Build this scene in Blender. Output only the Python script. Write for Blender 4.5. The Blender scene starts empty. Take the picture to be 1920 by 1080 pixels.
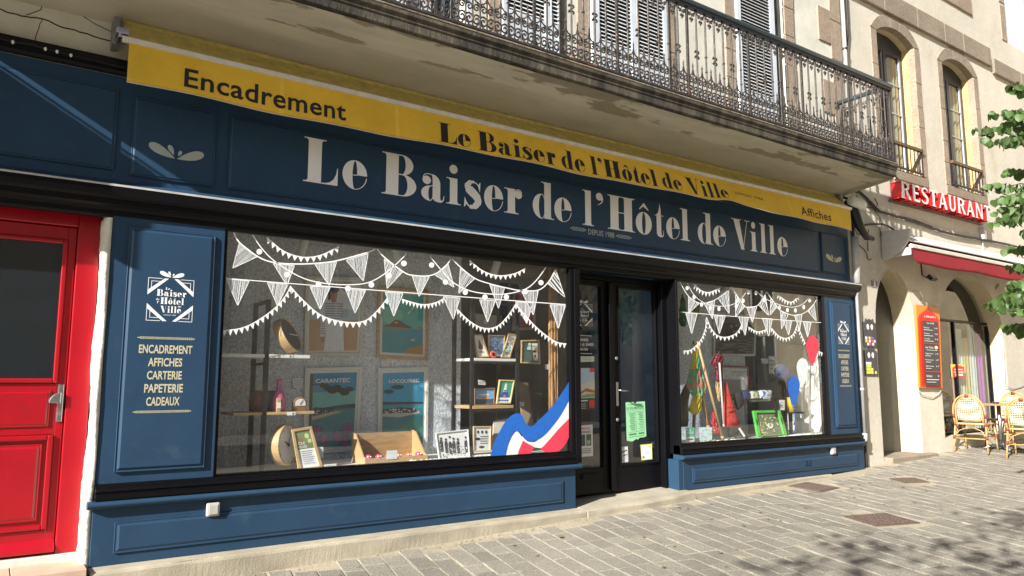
import bpy, bmesh, math, random
from mathutils import Vector, Matrix
from mathutils.geometry import tessellate_polygon
random.seed(7)
R = math.radians
C = bpy.context.scene.collection
S = bpy.context.scene

# ------------------------------------------------------------ camera, sky, sun, exposure
F_PX, PITCH, YAW = 1400.0, R(7.25), R(55.2)
CAM = Vector((0, -6, 1.2))
fh = Vector((math.cos(YAW), math.sin(YAW), 0)); rt = Vector((math.sin(YAW), -math.cos(YAW), 0)); up = Vector((0, 0, 1))
fw = fh*math.cos(PITCH) + up*math.sin(PITCH); uv_ = up*math.cos(PITCH) - fh*math.sin(PITCH)
cd = bpy.data.cameras.new('camera'); cam = bpy.data.objects.new('camera', cd); C.objects.link(cam)
cd.sensor_width = 36; cd.lens = 36*F_PX/1920; cd.clip_start = .05; cd.clip_end = 500
cam.matrix_world = Matrix(((rt.x, uv_.x, -fw.x, CAM.x), (rt.y, uv_.y, -fw.y, CAM.y), (rt.z, uv_.z, -fw.z, CAM.z), (0, 0, 0, 1)))
S.camera = cam
W = bpy.data.worlds.new('World'); S.world = W; W.use_nodes = True
wn = W.node_tree.nodes; wl = W.node_tree.links
sky = wn.new('ShaderNodeTexSky'); sky.sky_type = 'NISHITA'; sky.sun_disc = False
sky.sun_elevation = R(28.3); sky.sun_rotation = R(250.3)
sky.air_density = 1.0; sky.dust_density = 1.5
wn['Background'].inputs[1].default_value = .05
wl.new(sky.outputs[0], wn['Background'].inputs[0])
sd = bpy.data.lights.new('sun', 'SUN'); sd.energy = 5.0; sd.angle = R(.5); sd.color = (1, .955, .88)
sun = bpy.data.objects.new('sun', sd); C.objects.link(sun)
sun.rotation_euler = Vector((2.8, 1, -1.6)).to_track_quat('-Z', 'Y').to_euler(); sun.location = (-20, -12, 20)
S.view_settings.view_transform = 'Standard'; S.view_settings.look = 'None'
S.view_settings.gamma = 1; S.view_settings.use_curve_mapping = False
S.view_settings.exposure = 1.2

# ------------------------------------------------------------ helpers
def at(px, py, y=0.0):
    """survey: the point of the photograph's pixel on the upright plane at depth y"""
    d = fw + rt*((px-960)/F_PX) + uv_*((540-py)/F_PX)
    return CAM + d*((y-CAM.y)/d.y)
def gz(x, y):
    K = [(-9, -.33), (0, -.22), (2.45, -.18), (3.5, -.16), (4.8, -.11), (6.35, -.075), (8.3, -.055), (10, 0), (10.8, .05), (11.8, .08), (13.1, .13), (20, .3), (60, .6)]
    x = max(-9, min(59.9, x))
    for (a, b), (c, d) in zip(K, K[1:]):
        if x <= c:
            g = b+(d-b)*(x-a)/(c-a); break
    return g + .06*(min(y, 0)+.15)

MATS = {}
def M(name, rgb, rough=.6, var=.12, scale=6, bump=0, bscale=80, metal=0, rand=0, coat=0, var2=0, scale2=1.2, spec=None, dark=None, stretch=None):
    m = bpy.data.materials.new(name); m.use_nodes = True; n = m.node_tree.nodes; l = m.node_tree.links
    b = n['Principled BSDF']; b.inputs['Roughness'].default_value = rough; b.inputs['Metallic'].default_value = metal
    b.inputs['Coat Weight'].default_value = coat; b.inputs['Coat Roughness'].default_value = .12
    if spec is not None: b.inputs['Specular IOR Level'].default_value = spec
    g = n.new('ShaderNodeNewGeometry'); pos = g.outputs['Position']
    if stretch:
        mp = n.new('ShaderNodeMapping'); mp.inputs['Scale'].default_value = stretch; l.new(pos, mp.inputs['Vector']); pos = mp.outputs[0]
    def noise(sc, det=5):
        t = n.new('ShaderNodeTexNoise'); t.inputs['Scale'].default_value = sc; t.inputs['Detail'].default_value = det
        t.inputs['Roughness'].default_value = .6; l.new(pos, t.inputs['Vector']); return t.outputs[0]
    def mul(col, fac, amt):
        mr = n.new('ShaderNodeMapRange'); mr.inputs[1].default_value = .3; mr.inputs[2].default_value = .7
        mr.inputs[3].default_value = 1-amt; mr.inputs[4].default_value = 1+amt; l.new(fac, mr.inputs[0])
        v = n.new('ShaderNodeVectorMath'); v.operation = 'SCALE'; l.new(col, v.inputs[0]); l.new(mr.outputs[0], v.inputs['Scale']); return v.outputs[0]
    c = n.new('ShaderNodeRGB'); c.outputs[0].default_value = (*rgb, 1); col = c.outputs[0]
    if dark:   # worn patches: (rgb, scale, lo, hi)
        mr = n.new('ShaderNodeMapRange'); mr.inputs[1].default_value = dark[2]; mr.inputs[2].default_value = dark[3]
        l.new(noise(dark[1], 8), mr.inputs[0]); mx = n.new('ShaderNodeMix'); mx.data_type = 'RGBA'
        l.new(mr.outputs[0], mx.inputs[0]); l.new(col, mx.inputs[6]); mx.inputs[7].default_value = (*dark[0], 1); col = mx.outputs[2]
    if var: col = mul(col, noise(scale), var)
    if var2: col = mul(col, noise(scale2, 3), var2)
    if rand:
        oi = n.new('ShaderNodeObjectInfo'); mr = n.new('ShaderNodeMapRange'); mr.inputs[3].default_value = 1-rand; mr.inputs[4].default_value = 1+rand
        l.new(oi.outputs['Random'], mr.inputs[0]); v = n.new('ShaderNodeVectorMath'); v.operation = 'SCALE'
        l.new(col, v.inputs[0]); l.new(mr.outputs[0], v.inputs['Scale']); col = v.outputs[0]
    l.new(col, b.inputs['Base Color'])
    if bump:
        bp = n.new('ShaderNodeBump'); bp.inputs['Strength'].default_value = bump; bp.inputs['Distance'].default_value = .01
        l.new(noise(bscale, 6), bp.inputs['Height']); l.new(bp.outputs[0], b.inputs['Normal'])
    MATS[name] = m; return m
def flat(name, rgb, rough=.6): return M(name, rgb, rough, var=.05, scale=20)
def glassmat(name, tint, k=1.0):
    m = bpy.data.materials.new(name); m.use_nodes = True; n = m.node_tree.nodes; l = m.node_tree.links
    n.remove(n['Principled BSDF']); o = n['Material Output']
    t = n.new('ShaderNodeBsdfTransparent'); t.inputs[0].default_value = (*tint, 1)
    g = n.new('ShaderNodeBsdfGlossy'); g.inputs['Roughness'].default_value = .015; g.inputs[0].default_value = (.95, .97, 1, 1)
    f = n.new('ShaderNodeLayerWeight'); f.inputs[0].default_value = .5   # Schlick: the same from both sides of the pane
    pw = n.new('ShaderNodeMath'); pw.operation = 'POWER'; pw.inputs[1].default_value = 5; l.new(f.outputs['Facing'], pw.inputs[0])
    mm = n.new('ShaderNodeMath'); mm.operation = 'MULTIPLY_ADD'; mm.inputs[1].default_value = .9; mm.inputs[2].default_value = .06*k; mm.use_clamp = True
    l.new(pw.outputs[0], mm.inputs[0]); x = n.new('ShaderNodeMixShader'); l.new(mm.outputs[0], x.inputs[0]); l.new(t.outputs[0], x.inputs[1]); l.new(g.outputs[0], x.inputs[2])
    
    # a thin uneven film of dust on the pane
    du = n.new('ShaderNodeBsdfDiffuse'); du.inputs[0].default_value = (.75, .75, .72, 1)
    ge = n.new('ShaderNodeNewGeometry'); no = n.new('ShaderNodeTexNoise'); no.inputs['Scale'].default_value = 1.6; no.inputs['Detail'].default_value = 8; no.inputs['Roughness'].default_value = .65; l.new(ge.outputs['Position'], no.inputs['Vector'])
    mr = n.new('ShaderNodeMapRange'); mr.inputs[1].default_value = .4; mr.inputs[2].default_value = .75; mr.inputs[3].default_value = .004; mr.inputs[4].default_value = .032; l.new(no.outputs[0], mr.inputs[0])
    y = n.new('ShaderNodeMixShader'); l.new(mr.outputs[0], y.inputs[0]); l.new(x.outputs[0], y.inputs[1]); l.new(du.outputs[0], y.inputs[2]); l.new(y.outputs[0], o.inputs[0]); return m

BLUE = M('blue_paint', (.0195, .052, .102), .48, .07, 3, .12, 70, spec=.25, var2=.06, scale2=.8, dark=((.05, .085, .13), 5, .60, .85))
BLUEL = BLUE
BLACK = M('black_paint', (.0035, .0036, .005), .38, .1, 5, .05, 60, spec=.2)
BLACKM = M('black_metal', (.012, .012, .014), .45, .15, 12)
WHITE = M('white_letter', (.80, .81, .82), .5, .03, 4)
GREY_L = M('pale_grey_print', (.36, .40, .38), .6, .04)
SAND = M('sand_print', (.50, .47, .33), .6, .04)
PAINTW = M('white_window_paint', (.80, .81, .82), .7, .06, 60)
HATCH = M('white_hatch_paint', (.62, .65, .68), .7, .25, 90)
YEL = M('yellow_canvas', (.74, .47, .035), .75, .07, 5, .15, 300, var2=.06, scale2=2)
YEL2 = M('shaded_yellow_canvas', (.58, .48, .16), .85, .2, 18, .15, 300, dark=((.16, .15, .08), 9, .55, .8))  # shade of the canopy put into the olive tone, plus random dark patches
ALU = M('white_aluminium', (.62, .60, .55), .4, .12, 12)
STEEL = M('brushed_steel', (.55, .56, .58), .3, .1, 40, metal=1)
GREYM = M('grey_bracket', (.22, .23, .25), .45, .1, 20, metal=.5)
REDP = M('red_paint', (.34, .0015, .010), .34, .08, 4, .06, 40, coat=.25, dark=((.22, .012, .012), 7, .62, .9))
PLASTER = M('rough_plaster', (.52, .47, .37), .9, .16, 5, .7, 45, var2=.12, scale2=1.1, dark=((.34, .29, .21), 2.2, .55, .8))
PLASTW = M('white_plaster', (.60, .59, .52), .9, .12, 3, .35, 60, var2=.08, scale2=.9, dark=((.40, .39, .30), 2.5, .58, .85))
PLASTR = M('cream_roughcast', (.60, .56, .475), .9, .10, 22, .8, 70, var2=.14, scale2=.7, dark=((.42, .32, .20), 1.3, .56, .85), stretch=(1, 1, .6))
JAMBY = M('cream_jamb_plaster', (.52, .455, .32), .9, .08, 4, .3, 50, var2=.1, scale2=1)
JAMBW = M('lumpy_white_plaster', (.62, .60, .54), .9, .12, 14, 1.0, 26)
STONE = M('pink_granite', (.315, .25, .19), .9, .3, 38, .6, 60, var2=.15, scale2=2)
STONEG = M('grey_granite', (.265, .22, .165), .9, .3, 42, .7, 60, var2=.15, scale2=2)
STONEY = M('ochre_granite', (.56, .39, .18), .9, .3, 30, .6, 60, var2=.18, scale2=3)
CONC = M('smooth_concrete', (.36, .325, .25), .88, .14, 7, .45, 90, var2=.15, scale2=1.5, dark=((.24, .21, .16), 3.5, .55, .75))
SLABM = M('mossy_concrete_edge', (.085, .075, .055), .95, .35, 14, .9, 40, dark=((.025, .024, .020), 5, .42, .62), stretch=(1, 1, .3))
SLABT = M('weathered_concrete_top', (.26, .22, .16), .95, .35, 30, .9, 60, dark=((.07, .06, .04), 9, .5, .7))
SOFF2 = M('flaked_soffit', (.49, .465, .385), .9, .12, 4, .5, 60, var2=.12, scale2=.6, dark=((.27, .24, .185), 2.6, .51, .535), stretch=(.45, 1.6, 1))
SOFF = M('stained_soffit', (.44, .41, .335), .9, .12, 4, .5, 60, var2=.12, scale2=.6, dark=((.36, .32, .24), 1.6, .50, .75), stretch=(.3, 1, 1))
SHUT = M('pale_blue_shutter_paint', (.58, .64, .71), .55, .08, 10)
SLAT = M('shutter_slat_paint', (.74, .77, .80), .55, .1, 10)
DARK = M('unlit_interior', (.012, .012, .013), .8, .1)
IRON = M('rusty_iron', (.052, .049, .047), .6, .4, 30, .3, 120, metal=.35, dark=((.20, .105, .06), 14, .55, .75))
RAILM = M('handrail_paint', (.035, .05, .06), .3, .1, 10, coat=.5)
PVC = M('grey_pipe', (.42, .42, .41), .45, .12, 8)
PIPED = M('dark_pipe', (.05, .05, .055), .5, .2, 8)
ZINC = M('zinc_grey', (.34, .35, .37), .4, .12, 10, metal=.3)
GLASS = glassmat('shop_glass', (.93, .95, .95), 1.5)
GLASSD = glassmat('door_glass', (.65, .72, .78), 1.6)
GLASSH = glassmat('house_glass', (.65, .68, .66), 1.3)
PAVE = M('granite_sett', (.225, .208, .175), .9, .42, 75, .9, 90, rand=.15, var2=.12, scale2=1.3, dark=((.30, .26, .19), 16, .55, .8))
PAVE_S = M('granite_sett_far', (.235, .215, .18), .85, .30, 55, .5, 90, var2=.2, scale2=5)
JOINT = M('sand_joint', (.36, .315, .23), .95, .2, 30, .5, 120, dark=((.25, .22, .17), 1.1, .5, .75))
RUST = M('rusty_cast_iron', (.125, .090, .070), .7, .35, 30, .9, 110)
TILE = M('doorstep_tile', (.50, .36, .27), .6, .1, 6, .1, 50)
STUCCO = M('grey_textured_panel', (.60, .64, .70), .9, .42, 60, .9, 30, var2=.12, scale2=1, stretch=(1, 1, .7))
WOODL = M('light_oak', (.50, .34, .17), .5, .2, 8, .1, 40, stretch=(1, 1, 6))
WOODB = M('raw_board', (.42, .27, .13), .6, .25, 6, .1, 40, stretch=(1, 6, 6))
WHITEP = M('white_board', (.72, .72, .70), .5, .04)
CARD = M('kraft_cardboard', (.50, .33, .16), .8, .08, 20)
PAPER = M('white_paper', (.78, .78, .76), .7, .03)
NAVYIN = M('navy_interior_wall', (.05, .14, .27), .7, .15, 3)  # blue tone set for what shows in the door glass
SHOPFLOOR = M('shop_floor', (.10, .09, .08), .5, .1)
RATTAN = M('honey_rattan', (.46, .31, .12), .45, .2, 20, .2, 60, coat=.2)
REDB = M('red_binding', (.26, .035, .03), .5, .1)
LEAFM = M('linden_leaf', (.07, .13, .035), .5, .22, 6, rand=.35)
LEAFS = M('linden_leaf_mass', (.06, .115, .028), .5, .3, 5)
BARK = M('tree_bark', (.10, .08, .06), .9, .3, 20, .8, 40)
for m_ in (LEAFM, LEAFS):   # thin leaves let some light through
    n = m_.node_tree.nodes; l = m_.node_tree.links; b = n['Principled BSDF']; tr_ = n.new('ShaderNodeBsdfTranslucent'); tr_.inputs[0].default_value = (.16, .26, .04, 1)
    ad = n.new('ShaderNodeMixShader'); ad.inputs[0].default_value = .28; l.new(b.outputs[0], ad.inputs[1]); l.new(tr_.outputs[0], ad.inputs[2]); l.new(ad.outputs[0], n['Material Output'].inputs[0])
CABLE = M('black_cable', (.012, .012, .012), .5, .1)
REDS = M('red_sign_plastic', (.55, .012, .014), .35, .04)
SIGNW = M('white_sign_face', (.74, .74, .74), .4, .03)
REDC = M('red_canvas', (.25, .008, .018), .8, .08, 8, .2, 200)

def obj_from(me, name, parent=None):
    o = bpy.data.objects.new(name, me); C.objects.link(o)
    if parent is not None: o.parent = parent
    return o
ORIG = {}
def worldloc(p):
    v = Vector((0, 0, 0))
    while p is not None: v += p.location; p = p.parent
    return v
def thing(name, label, cat, loc=(0, 0, 0), group=None):
    o = bpy.data.objects.new(name, None); C.objects.link(o); o.location = loc; o.empty_display_size = .1
    o['label'] = label; o['category'] = cat
    if group: o['group'] = group
    return o
def tag(o, label=None, cat=None, group=None, kind=None):
    for k, v in (('label', label), ('category', cat), ('group', group), ('kind', kind)):
        if v: o[k] = v
    return o
class MB:
    def __init__(s): s.v = []; s.f = []; s.mi = []; s.i = 0
    def add(s, vs, fs):
        b = len(s.v); s.v += [tuple(v) for v in vs]
        for f in fs: s.f.append(tuple(b+k for k in f)); s.mi.append(s.i)
        return s
    def box(s, x0, x1, y0, y1, z0, z1):
        return s.add([(x0, y0, z0), (x1, y0, z0), (x1, y1, z0), (x0, y1, z0), (x0, y0, z1), (x1, y0, z1), (x1, y1, z1), (x0, y1, z1)],
                     [(0, 3, 2, 1), (4, 5, 6, 7), (0, 1, 5, 4), (1, 2, 6, 5), (2, 3, 7, 6), (3, 0, 4, 7)])
    def prism(s, pts, a, b, ax='y'):
        """extrude a closed outline (x,z) along y from a to b; ax x: outline (y,z) along x"""
        n = len(pts)
        if ax == 'y': A = [(p[0], a, p[1]) for p in pts]; B = [(p[0], b, p[1]) for p in pts]
        else: A = [(a, p[0], p[1]) for p in pts]; B = [(b, p[0], p[1]) for p in pts]
        return s.add(A+B, [tuple(range(n)), tuple(range(2*n-1, n-1, -1))]+[(i, i+n, (i+1) % n+n, (i+1) % n) for i in range(n)])
    def solid(s, A, B):
        n = len(A)
        return s.add(list(A)+list(B), [tuple(range(n)), tuple(range(2*n-1, n-1, -1))]+[(i, i+n, (i+1) % n+n, (i+1) % n) for i in range(n)])
    def tube(s, pts, r, n=6):
        pts = [Vector(p) for p in pts]; rings = []; prev = None
        for i, p in enumerate(pts):
            d = (pts[min(i+1, len(pts)-1)]-pts[max(i-1, 0)])
            d = d.normalized() if d.length > 1e-9 else Vector((0, 0, 1))
            a = prev if prev is not None else (Vector((0, 0, 1)) if abs(d.z) < .9 else Vector((1, 0, 0)))
            u = (a-d*a.dot(d))
            u = u.normalized() if u.length > 1e-6 else d.orthogonal().normalized()
            w = d.cross(u); prev = u
            rr = r[i] if isinstance(r, (list, tuple)) else r
            rings.append([p+(u*math.cos(2*math.pi*k/n)+w*math.sin(2*math.pi*k/n))*rr for k in range(n)])
        vs = [v for q in rings for v in q]; m = len(pts)
        fs = [(i*n+k, i*n+(k+1) % n, (i+1)*n+(k+1) % n, (i+1)*n+k) for i in range(m-1) for k in range(n)]
        fs += [tuple(range(n-1, -1, -1)), tuple((m-1)*n+k for k in range(n))]
        return s.add(vs, fs)
    def lathe(s, prof, c, n=16, mat=None):
        vs = []; 
        for r, z in prof:
            for k in range(n):
                v = Vector((r*math.cos(2*math.pi*k/n), r*math.sin(2*math.pi*k/n), z))
                if mat is not None: v = mat @ v
                vs.append(v+Vector(c))
        m = len(prof)
        fs = [(i*n+k, i*n+(k+1) % n, (i+1)*n+(k+1) % n, (i+1)*n+k) for i in range(m-1) for k in range(n)]
        fs += [tuple(range(n-1, -1, -1)), tuple((m-1)*n+k for k in range(n))]
        return s.add(vs, fs)
    def mesh(s, name, mats):
        me = bpy.data.meshes.new(name); me.from_pydata(s.v, [], s.f)
        if not isinstance(mats, (list, tuple)): mats = [mats]
        for m in mats: me.materials.append(m)
        if len(mats) > 1: me.polygons.foreach_set('material_index', s.mi)
        bm = bmesh.new(); bm.from_mesh(me); bmesh.ops.recalc_face_normals(bm, faces=bm.faces); bm.to_mesh(me); bm.free()
        me.update(); return me
    def build(s, name, mats, parent=None, smooth=False, bevel=0, seg=2, **kw):
        off = worldloc(parent) if parent is not None else Vector((0, 0, 0))
        if off.length > 0: s.v = [(v[0]-off.x, v[1]-off.y, v[2]-off.z) for v in s.v]
        me = s.mesh(name, mats)
        o = obj_from(me, name, parent)
        if smooth:
            me.polygons.foreach_set('use_smooth', [True]*len(me.polygons))
        if bevel:
            b = o.modifiers.new('bevel', 'BEVEL'); b.width = bevel; b.segments = seg; b.limit_method = 'ANGLE'; b.angle_limit = R(40)
            if smooth is False: b.harden_normals = False
        return tag(o, **kw)

# ------------------------------------------------------------ flat lettering
TXT = {}
def textgeo(s, bold=0, space=1.0):
    k = (s, bold, space)
    if k not in TXT:
        cu = bpy.data.curves.new('text', 'FONT'); cu.body = s; cu.resolution_u = 3; cu.offset = bold; cu.space_character = space; cu.fill_mode = 'FRONT'
        o = bpy.data.objects.new('text', cu); me = bpy.data.meshes.new_from_object(o)
        vs = [(v.co.x, v.co.y) for v in me.vertices]; fs = [tuple(p.vertices) for p in me.polygons]
        bpy.data.objects.remove(o); bpy.data.curves.remove(cu); bpy.data.meshes.remove(me)
        x0 = min(v[0] for v in vs); x1 = max(v[0] for v in vs); z0 = min(v[1] for v in vs); z1 = max(v[1] for v in vs)
        TXT[k] = ([((x-x0)/(x1-x0), (z-z0)/(z1-z0)) for x, z in vs], fs)
    return TXT[k]
def add_text(mb, s, fn, u0, u1, v0, v1, d=0, bold=.01, space=1.0, d0=None):
    vs, fs = textgeo(s, bold, space); n = len(vs)
    if d0 is None: mb.add([fn(u0+(u1-u0)*a, v0+(v1-v0)*b, d) for a, b in vs], fs); return
    # solid letters
    cnt = {}
    for f in fs:
        for i in range(len(f)):
            e = (f[i], f[(i+1) % len(f)]); cnt[tuple(sorted(e))] = cnt.get(tuple(sorted(e)), 0)+1
    sides = [(f[i], f[(i+1) % len(f)], f[(i+1) % len(f)]+n, f[i]+n) for f in fs for i in range(len(f)) if cnt[tuple(sorted((f[i], f[(i+1) % len(f)])))] == 1]
    A = [fn(u0+(u1-u0)*a, v0+(v1-v0)*b, d) for a, b in vs]; B = [fn(u0+(u1-u0)*a, v0+(v1-v0)*b, d0) for a, b in vs]
    mb.add(A, fs); k = mb.i; mb.i = k+1; mb.add(A+B, sides); mb.i = k
def wall_fn(y): return lambda u, v, d=0: (u, y-d, v)
def arc(cx, cy, rx, ry, a0, a1, n=12): return [(cx+rx*math.cos(R(a0+(a1-a0)*i/n)), cy+ry*math.sin(R(a0+(a1-a0)*i/n))) for i in range(n+1)]
def rect(a, b, c, d): return [(a, c), (b, c), (b, d), (a, d)]
def stroke2(pts, w):
    L = []; Rr = []
    for i, p in enumerate(pts):
        a = pts[max(i-1, 0)]; b = pts[min(i+1, len(pts)-1)]; dx, dy = b[0]-a[0], b[1]-a[1]; l = math.hypot(dx, dy) or 1
        ww = (w[i] if isinstance(w, (list, tuple)) else w)/2; nx, ny = -dy/l*ww, dx/l*ww
        L.append((p[0]+nx, p[1]+ny)); Rr.append((p[0]-nx, p[1]-ny))
    return L+Rr[::-1]
def smooth_pts(pts, n=5):
    out = []
    for i in range(len(pts)-1):
        p0 = pts[max(i-1, 0)]; p1 = pts[i]; p2 = pts[i+1]; p3 = pts[min(i+2, len(pts)-1)]
        for k in range(n):
            t = k/n
            out.append(tuple(.5*((2*p1[j])+(-p0[j]+p2[j])*t+(2*p0[j]-5*p1[j]+4*p2[j]-p3[j])*t*t+(-p0[j]+3*p1[j]-3*p2[j]+p3[j])*t**3) for j in range(len(p1))))
    out.append(tuple(pts[-1])); return out
def stem(a, b, z0, z1, bl=1, br=1, tl=1, tr=0, sw=.10):
    h = .024; g = .06
    P = [rect(a, b, z0, z1)]
    if bl: P.append([(a-sw, z0), (a+.01, z0), (a+.01, z0+g*1.6), (a-.015, z0+g*.75), (a-.04, z0+h), (a-sw, z0+h)])
    if br: P.append([(b+sw, z0), (b-.01, z0), (b-.01, z0+g*1.6), (b+.015, z0+g*.75), (b+.04, z0+h), (b+sw, z0+h)])
    if tl: P.append([(a-sw, z1), (a+.01, z1), (a+.01, z1-g*1.6), (a-.015, z1-g*.75), (a-.04, z1-h), (a-sw, z1-h)])
    if tr: P.append([(b+sw, z1), (b-.01, z1), (b-.01, z1-g*1.6), (b+.015, z1-g*.75), (b+.04, z1-h), (b+sw, z1-h)])
    return P
def cres(cx, cy, ro, ri, yo, yi, a0, a1): return arc(cx, cy, ro, yo, a0, a1)+arc(cx, cy, ri, yi, a1, a0)
X = .66
def glyph(c):
    if c == 'L': return .80, stem(.12, .42, 0, 1, 1, 0, 1, 1)+[[(.42, 0), (.80, 0), (.80, .40), (.785, .40), (.76, .25), (.70, .13), (.62, .06), (.52, .028), (.42, .024)]]
    if c == 'e': return .57, [arc(.285, .325, .285, .34, 90, 270, 16)+arc(.285, .325, .055, .325, 270, 90, 12), arc(.285, .325, .285, .34, 0, 90, 10)+arc(.285, .325, .05, .325, 90, 0, 8), rect(.235, .34, .310, .327), arc(.285, .325, .285, .34, 270, 352, 12)+arc(.285, .325, .262, .325, 352, 270, 12)]
    if c == 'o' or c == 'ô':
        P = [arc(.29, .325, .29, .34, 90, 270, 16)+arc(.29, .325, .065, .325, 270, 90, 12), arc(.29, .325, .29, .34, -90, 90, 16)+arc(.29, .325, .065, .325, 90, -90, 12)]
        if c == 'ô': P.append([(.12, .74), (.29, .94), (.31, .94), (.48, .74), (.45, .73), (.28, .83), (.15, .73)])
        return .58, P
    if c == 'B': return .88, stem(.12, .42, 0, 1, 1, 0, 1, 0)+[arc(.50, .755, .28, .245, -90, 90, 16)+arc(.50, .755, .09, .222, 90, -90, 12), rect(.42, .50, .976, 1), rect(.42, .50, .510, .533),
                       arc(.52, .265, .34, .265, -90, 90, 16)+arc(.52, .265, .12, .242, 90, -90, 12), rect(.42, .52, 0, .023), rect(.42, .52, .506, .529)]
    if c == 'a': return .66, [arc(.17, .50, .115, .105, 0, 360, 16)[:-1], stroke2(smooth_pts([(.065, .53), (.10, .62), (.20, .66), (.31, .645), (.36, .60)]), [.02]*20+[.05]),
                       arc(.30, .43, .24, .235, 0, 90, 10)+arc(.30, .43, .03, .215, 90, 0, 8), rect(.33, .54, .10, .43),
                       arc(.27, .18, .25, .19, 90, 270, 12)+arc(.27, .18, .055, .168, 270, 90, 10), stroke2([(.27, .36), (.34, .39)], .02), stroke2([(.26, .0), (.31, .03), (.34, .12)], .02),
                       [(.33, .12), (.54, .12), (.55, .05), (.58, .035), (.61, .06), (.635, .16), (.655, .16), (.635, .04), (.58, -.01), (.48, -.015), (.38, .01), (.34, .06)]]
    if c == 'i': return .42, stem(.11, .32, 0, X, 1, 1, 1, 0)+[arc(.205, .885, .115, .115, 0, 360, 18)[:-1]]
    if c == 'l': return .42, stem(.11, .32, 0, 1, 1, 1, 1, 0)
    if c == 'd': return .66, stem(.36, .57, 0, 1, 0, 1, 1, 0)+[arc(.28, .325, .28, .34, 90, 270, 16)+arc(.28, .325, .09, .32, 270, 90, 12), arc(.28, .325, .12, .34, 0, 90, 8)+arc(.28, .325, .098, .32, 90, 0, 8), arc(.28, .325, .12, .34, 270, 360, 8)+arc(.28, .325, .098, .32, 360, 270, 8)]
    if c == 'r': return .52, stem(.11, .32, 0, X, 1, 1, 1, 0)+[arc(.415, .52, .105, .11, 0, 360, 16)[:-1], stroke2(smooth_pts([(.31, .46), (.325, .58), (.38, .65), (.46, .645), (.51, .58)]), .022)]
    if c == 's': return .50, [stroke2(smooth_pts([(.44, .42), (.40, .56), (.31, .64), (.20, .645), (.115, .58), (.12, .48), (.22, .39), (.33, .30), (.39, .19), (.35, .08), (.24, .01), (.13, .03), (.06, .12), (.02, .22)]), [.015]*6+[.03]*6+[.07]*4+[.12]*5+[.18]*5+[.23]*7+[.22]*5+[.19]*6+[.16]*5+[.10]*5+[.04]*6+[.02]*7),
                       [(.44, .40), (.455, .66), (.435, .66), (.38, .57)], [(.015, .24), (0, -.01), (.02, -.01), (.09, .09)]]
    if c == 'H': return 1.02, stem(.12, .41, 0, 1, 1, 1, 1, 1)+stem(.61, .90, 0, 1, 1, 1, 1, 1)+[rect(.41, .61, .505, .530)]
    if c == 't': return .44, [rect(.11, .32, .10, .64), [(0, .63), (.10, .66), (.19, .74), (.24, .90), (.25, 1.0), (.262, 1.0), (.30, .86), (.32, .63)], rect(.32, .43, .635, .655),
                       [(.11, .11), (.32, .11), (.33, .05), (.36, .03), (.39, .06), (.415, .20), (.435, .20), (.42, .04), (.36, -.01), (.24, -.015), (.15, .02), (.115, .07)]]
    if c == 'V': return 1.0, [[(.12, 1), (.44, 1), (.68, .0), (.50, .0)], stroke2([(.60, .10), (.64, .10), (.86, .99)], .026), rect(0, .54, .976, .999), rect(.72, 1.0, .976, .999)]
    if c == '’': return .25, [arc(.12, .88, .115, .115, 0, 360, 16)[:-1], stroke2(smooth_pts([(.22, .88), (.215, .76), (.15, .68), (.07, .64)]), [.05]*5+[.035]*5+[.02]*6)]
    return .3, []
def add_glyph(mb, c, fn, u0, u1, z0, h, d=0):
    w, P = glyph(c)
    for i, p in enumerate(P):
        q = [fn(u0+(u1-u0)*a/w, z0+h*b, d+.0004*i) for a, b in p]
        mb.add(q, [tuple(range(len(q)))]) if len(q) <= 4 else tess(mb, q, p)
def tess(mb, q, p2):
    tri = tessellate_polygon([[Vector((a, b, 0)) for a, b in p2]])
    mb.add(q, [tuple(t) for t in tri])
def didone(mb, s, fn, u0, u1, z0, h, d=0):
    ws = [glyph(c)[0]+.05 if c != ' ' else .26 for c in s]; k = (u1-u0)/(sum(ws)-.05); u = u0
    for c, w in zip(s, ws):
        if c != ' ': add_glyph(mb, c, fn, u, u+(w-.05)*k, z0, h, d)
        u += w*k

# ------------------------------------------------------------ ground
def structure(o): o['kind'] = 'structure'; return o
def sheet(name, x0, x1, y0, y1, nx, ny, dz, mat, fz=gz):
    vs = [(x0+(x1-x0)*i/nx, y0+(y1-y0)*j/ny) for j in range(ny+1) for i in range(nx+1)]
    fs = [(j*(nx+1)+i, j*(nx+1)+i+1, (j+1)*(nx+1)+i+1, (j+1)*(nx+1)+i) for j in range(ny) for i in range(nx)]
    m = MB().add([(x, y, fz(x, y)+dz) for x, y in vs], fs)
    return structure(m.build(name, mat, smooth=True))
pav = sheet('pavement', -9, 30, -14, .35, 156, 58, -.002, JOINT)
structure(MB().box(-150, 180, -160, 60, -1.3, -1.15).build('ground', M('distant_ground', (.2, .19, .17), .9, .1)))
a80 = R(80); dr = Vector((math.cos(a80), math.sin(a80))); pr_ = Vector((math.sin(a80), -math.cos(a80)))
def sett_mesh(rng):
    o = [(-.5, -.5), (.5, -.5), (.5, .5), (-.5, .5)]
    j = [(a+rng.uniform(-.02, .02), b+rng.uniform(-.025, .025)) for a, b in o]
    vs = [(a, b, -.03) for a, b in j]+[(a, b, -.006) for a, b in j]+[(a*.93, b*.95, 0+rng.uniform(-.002, .002)) for a, b in j]
    fs = [(8, 9, 10, 11)]+[(i, (i+1) % 4, (i+1) % 4+4, i+4) for i in range(4)]+[(i+4, (i+1) % 4+4, (i+1) % 4+8, i+8) for i in range(4)]
    return vs, fs
rng = random.Random(3)
SV = [sett_mesh(rng) for _ in range(8)]
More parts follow.
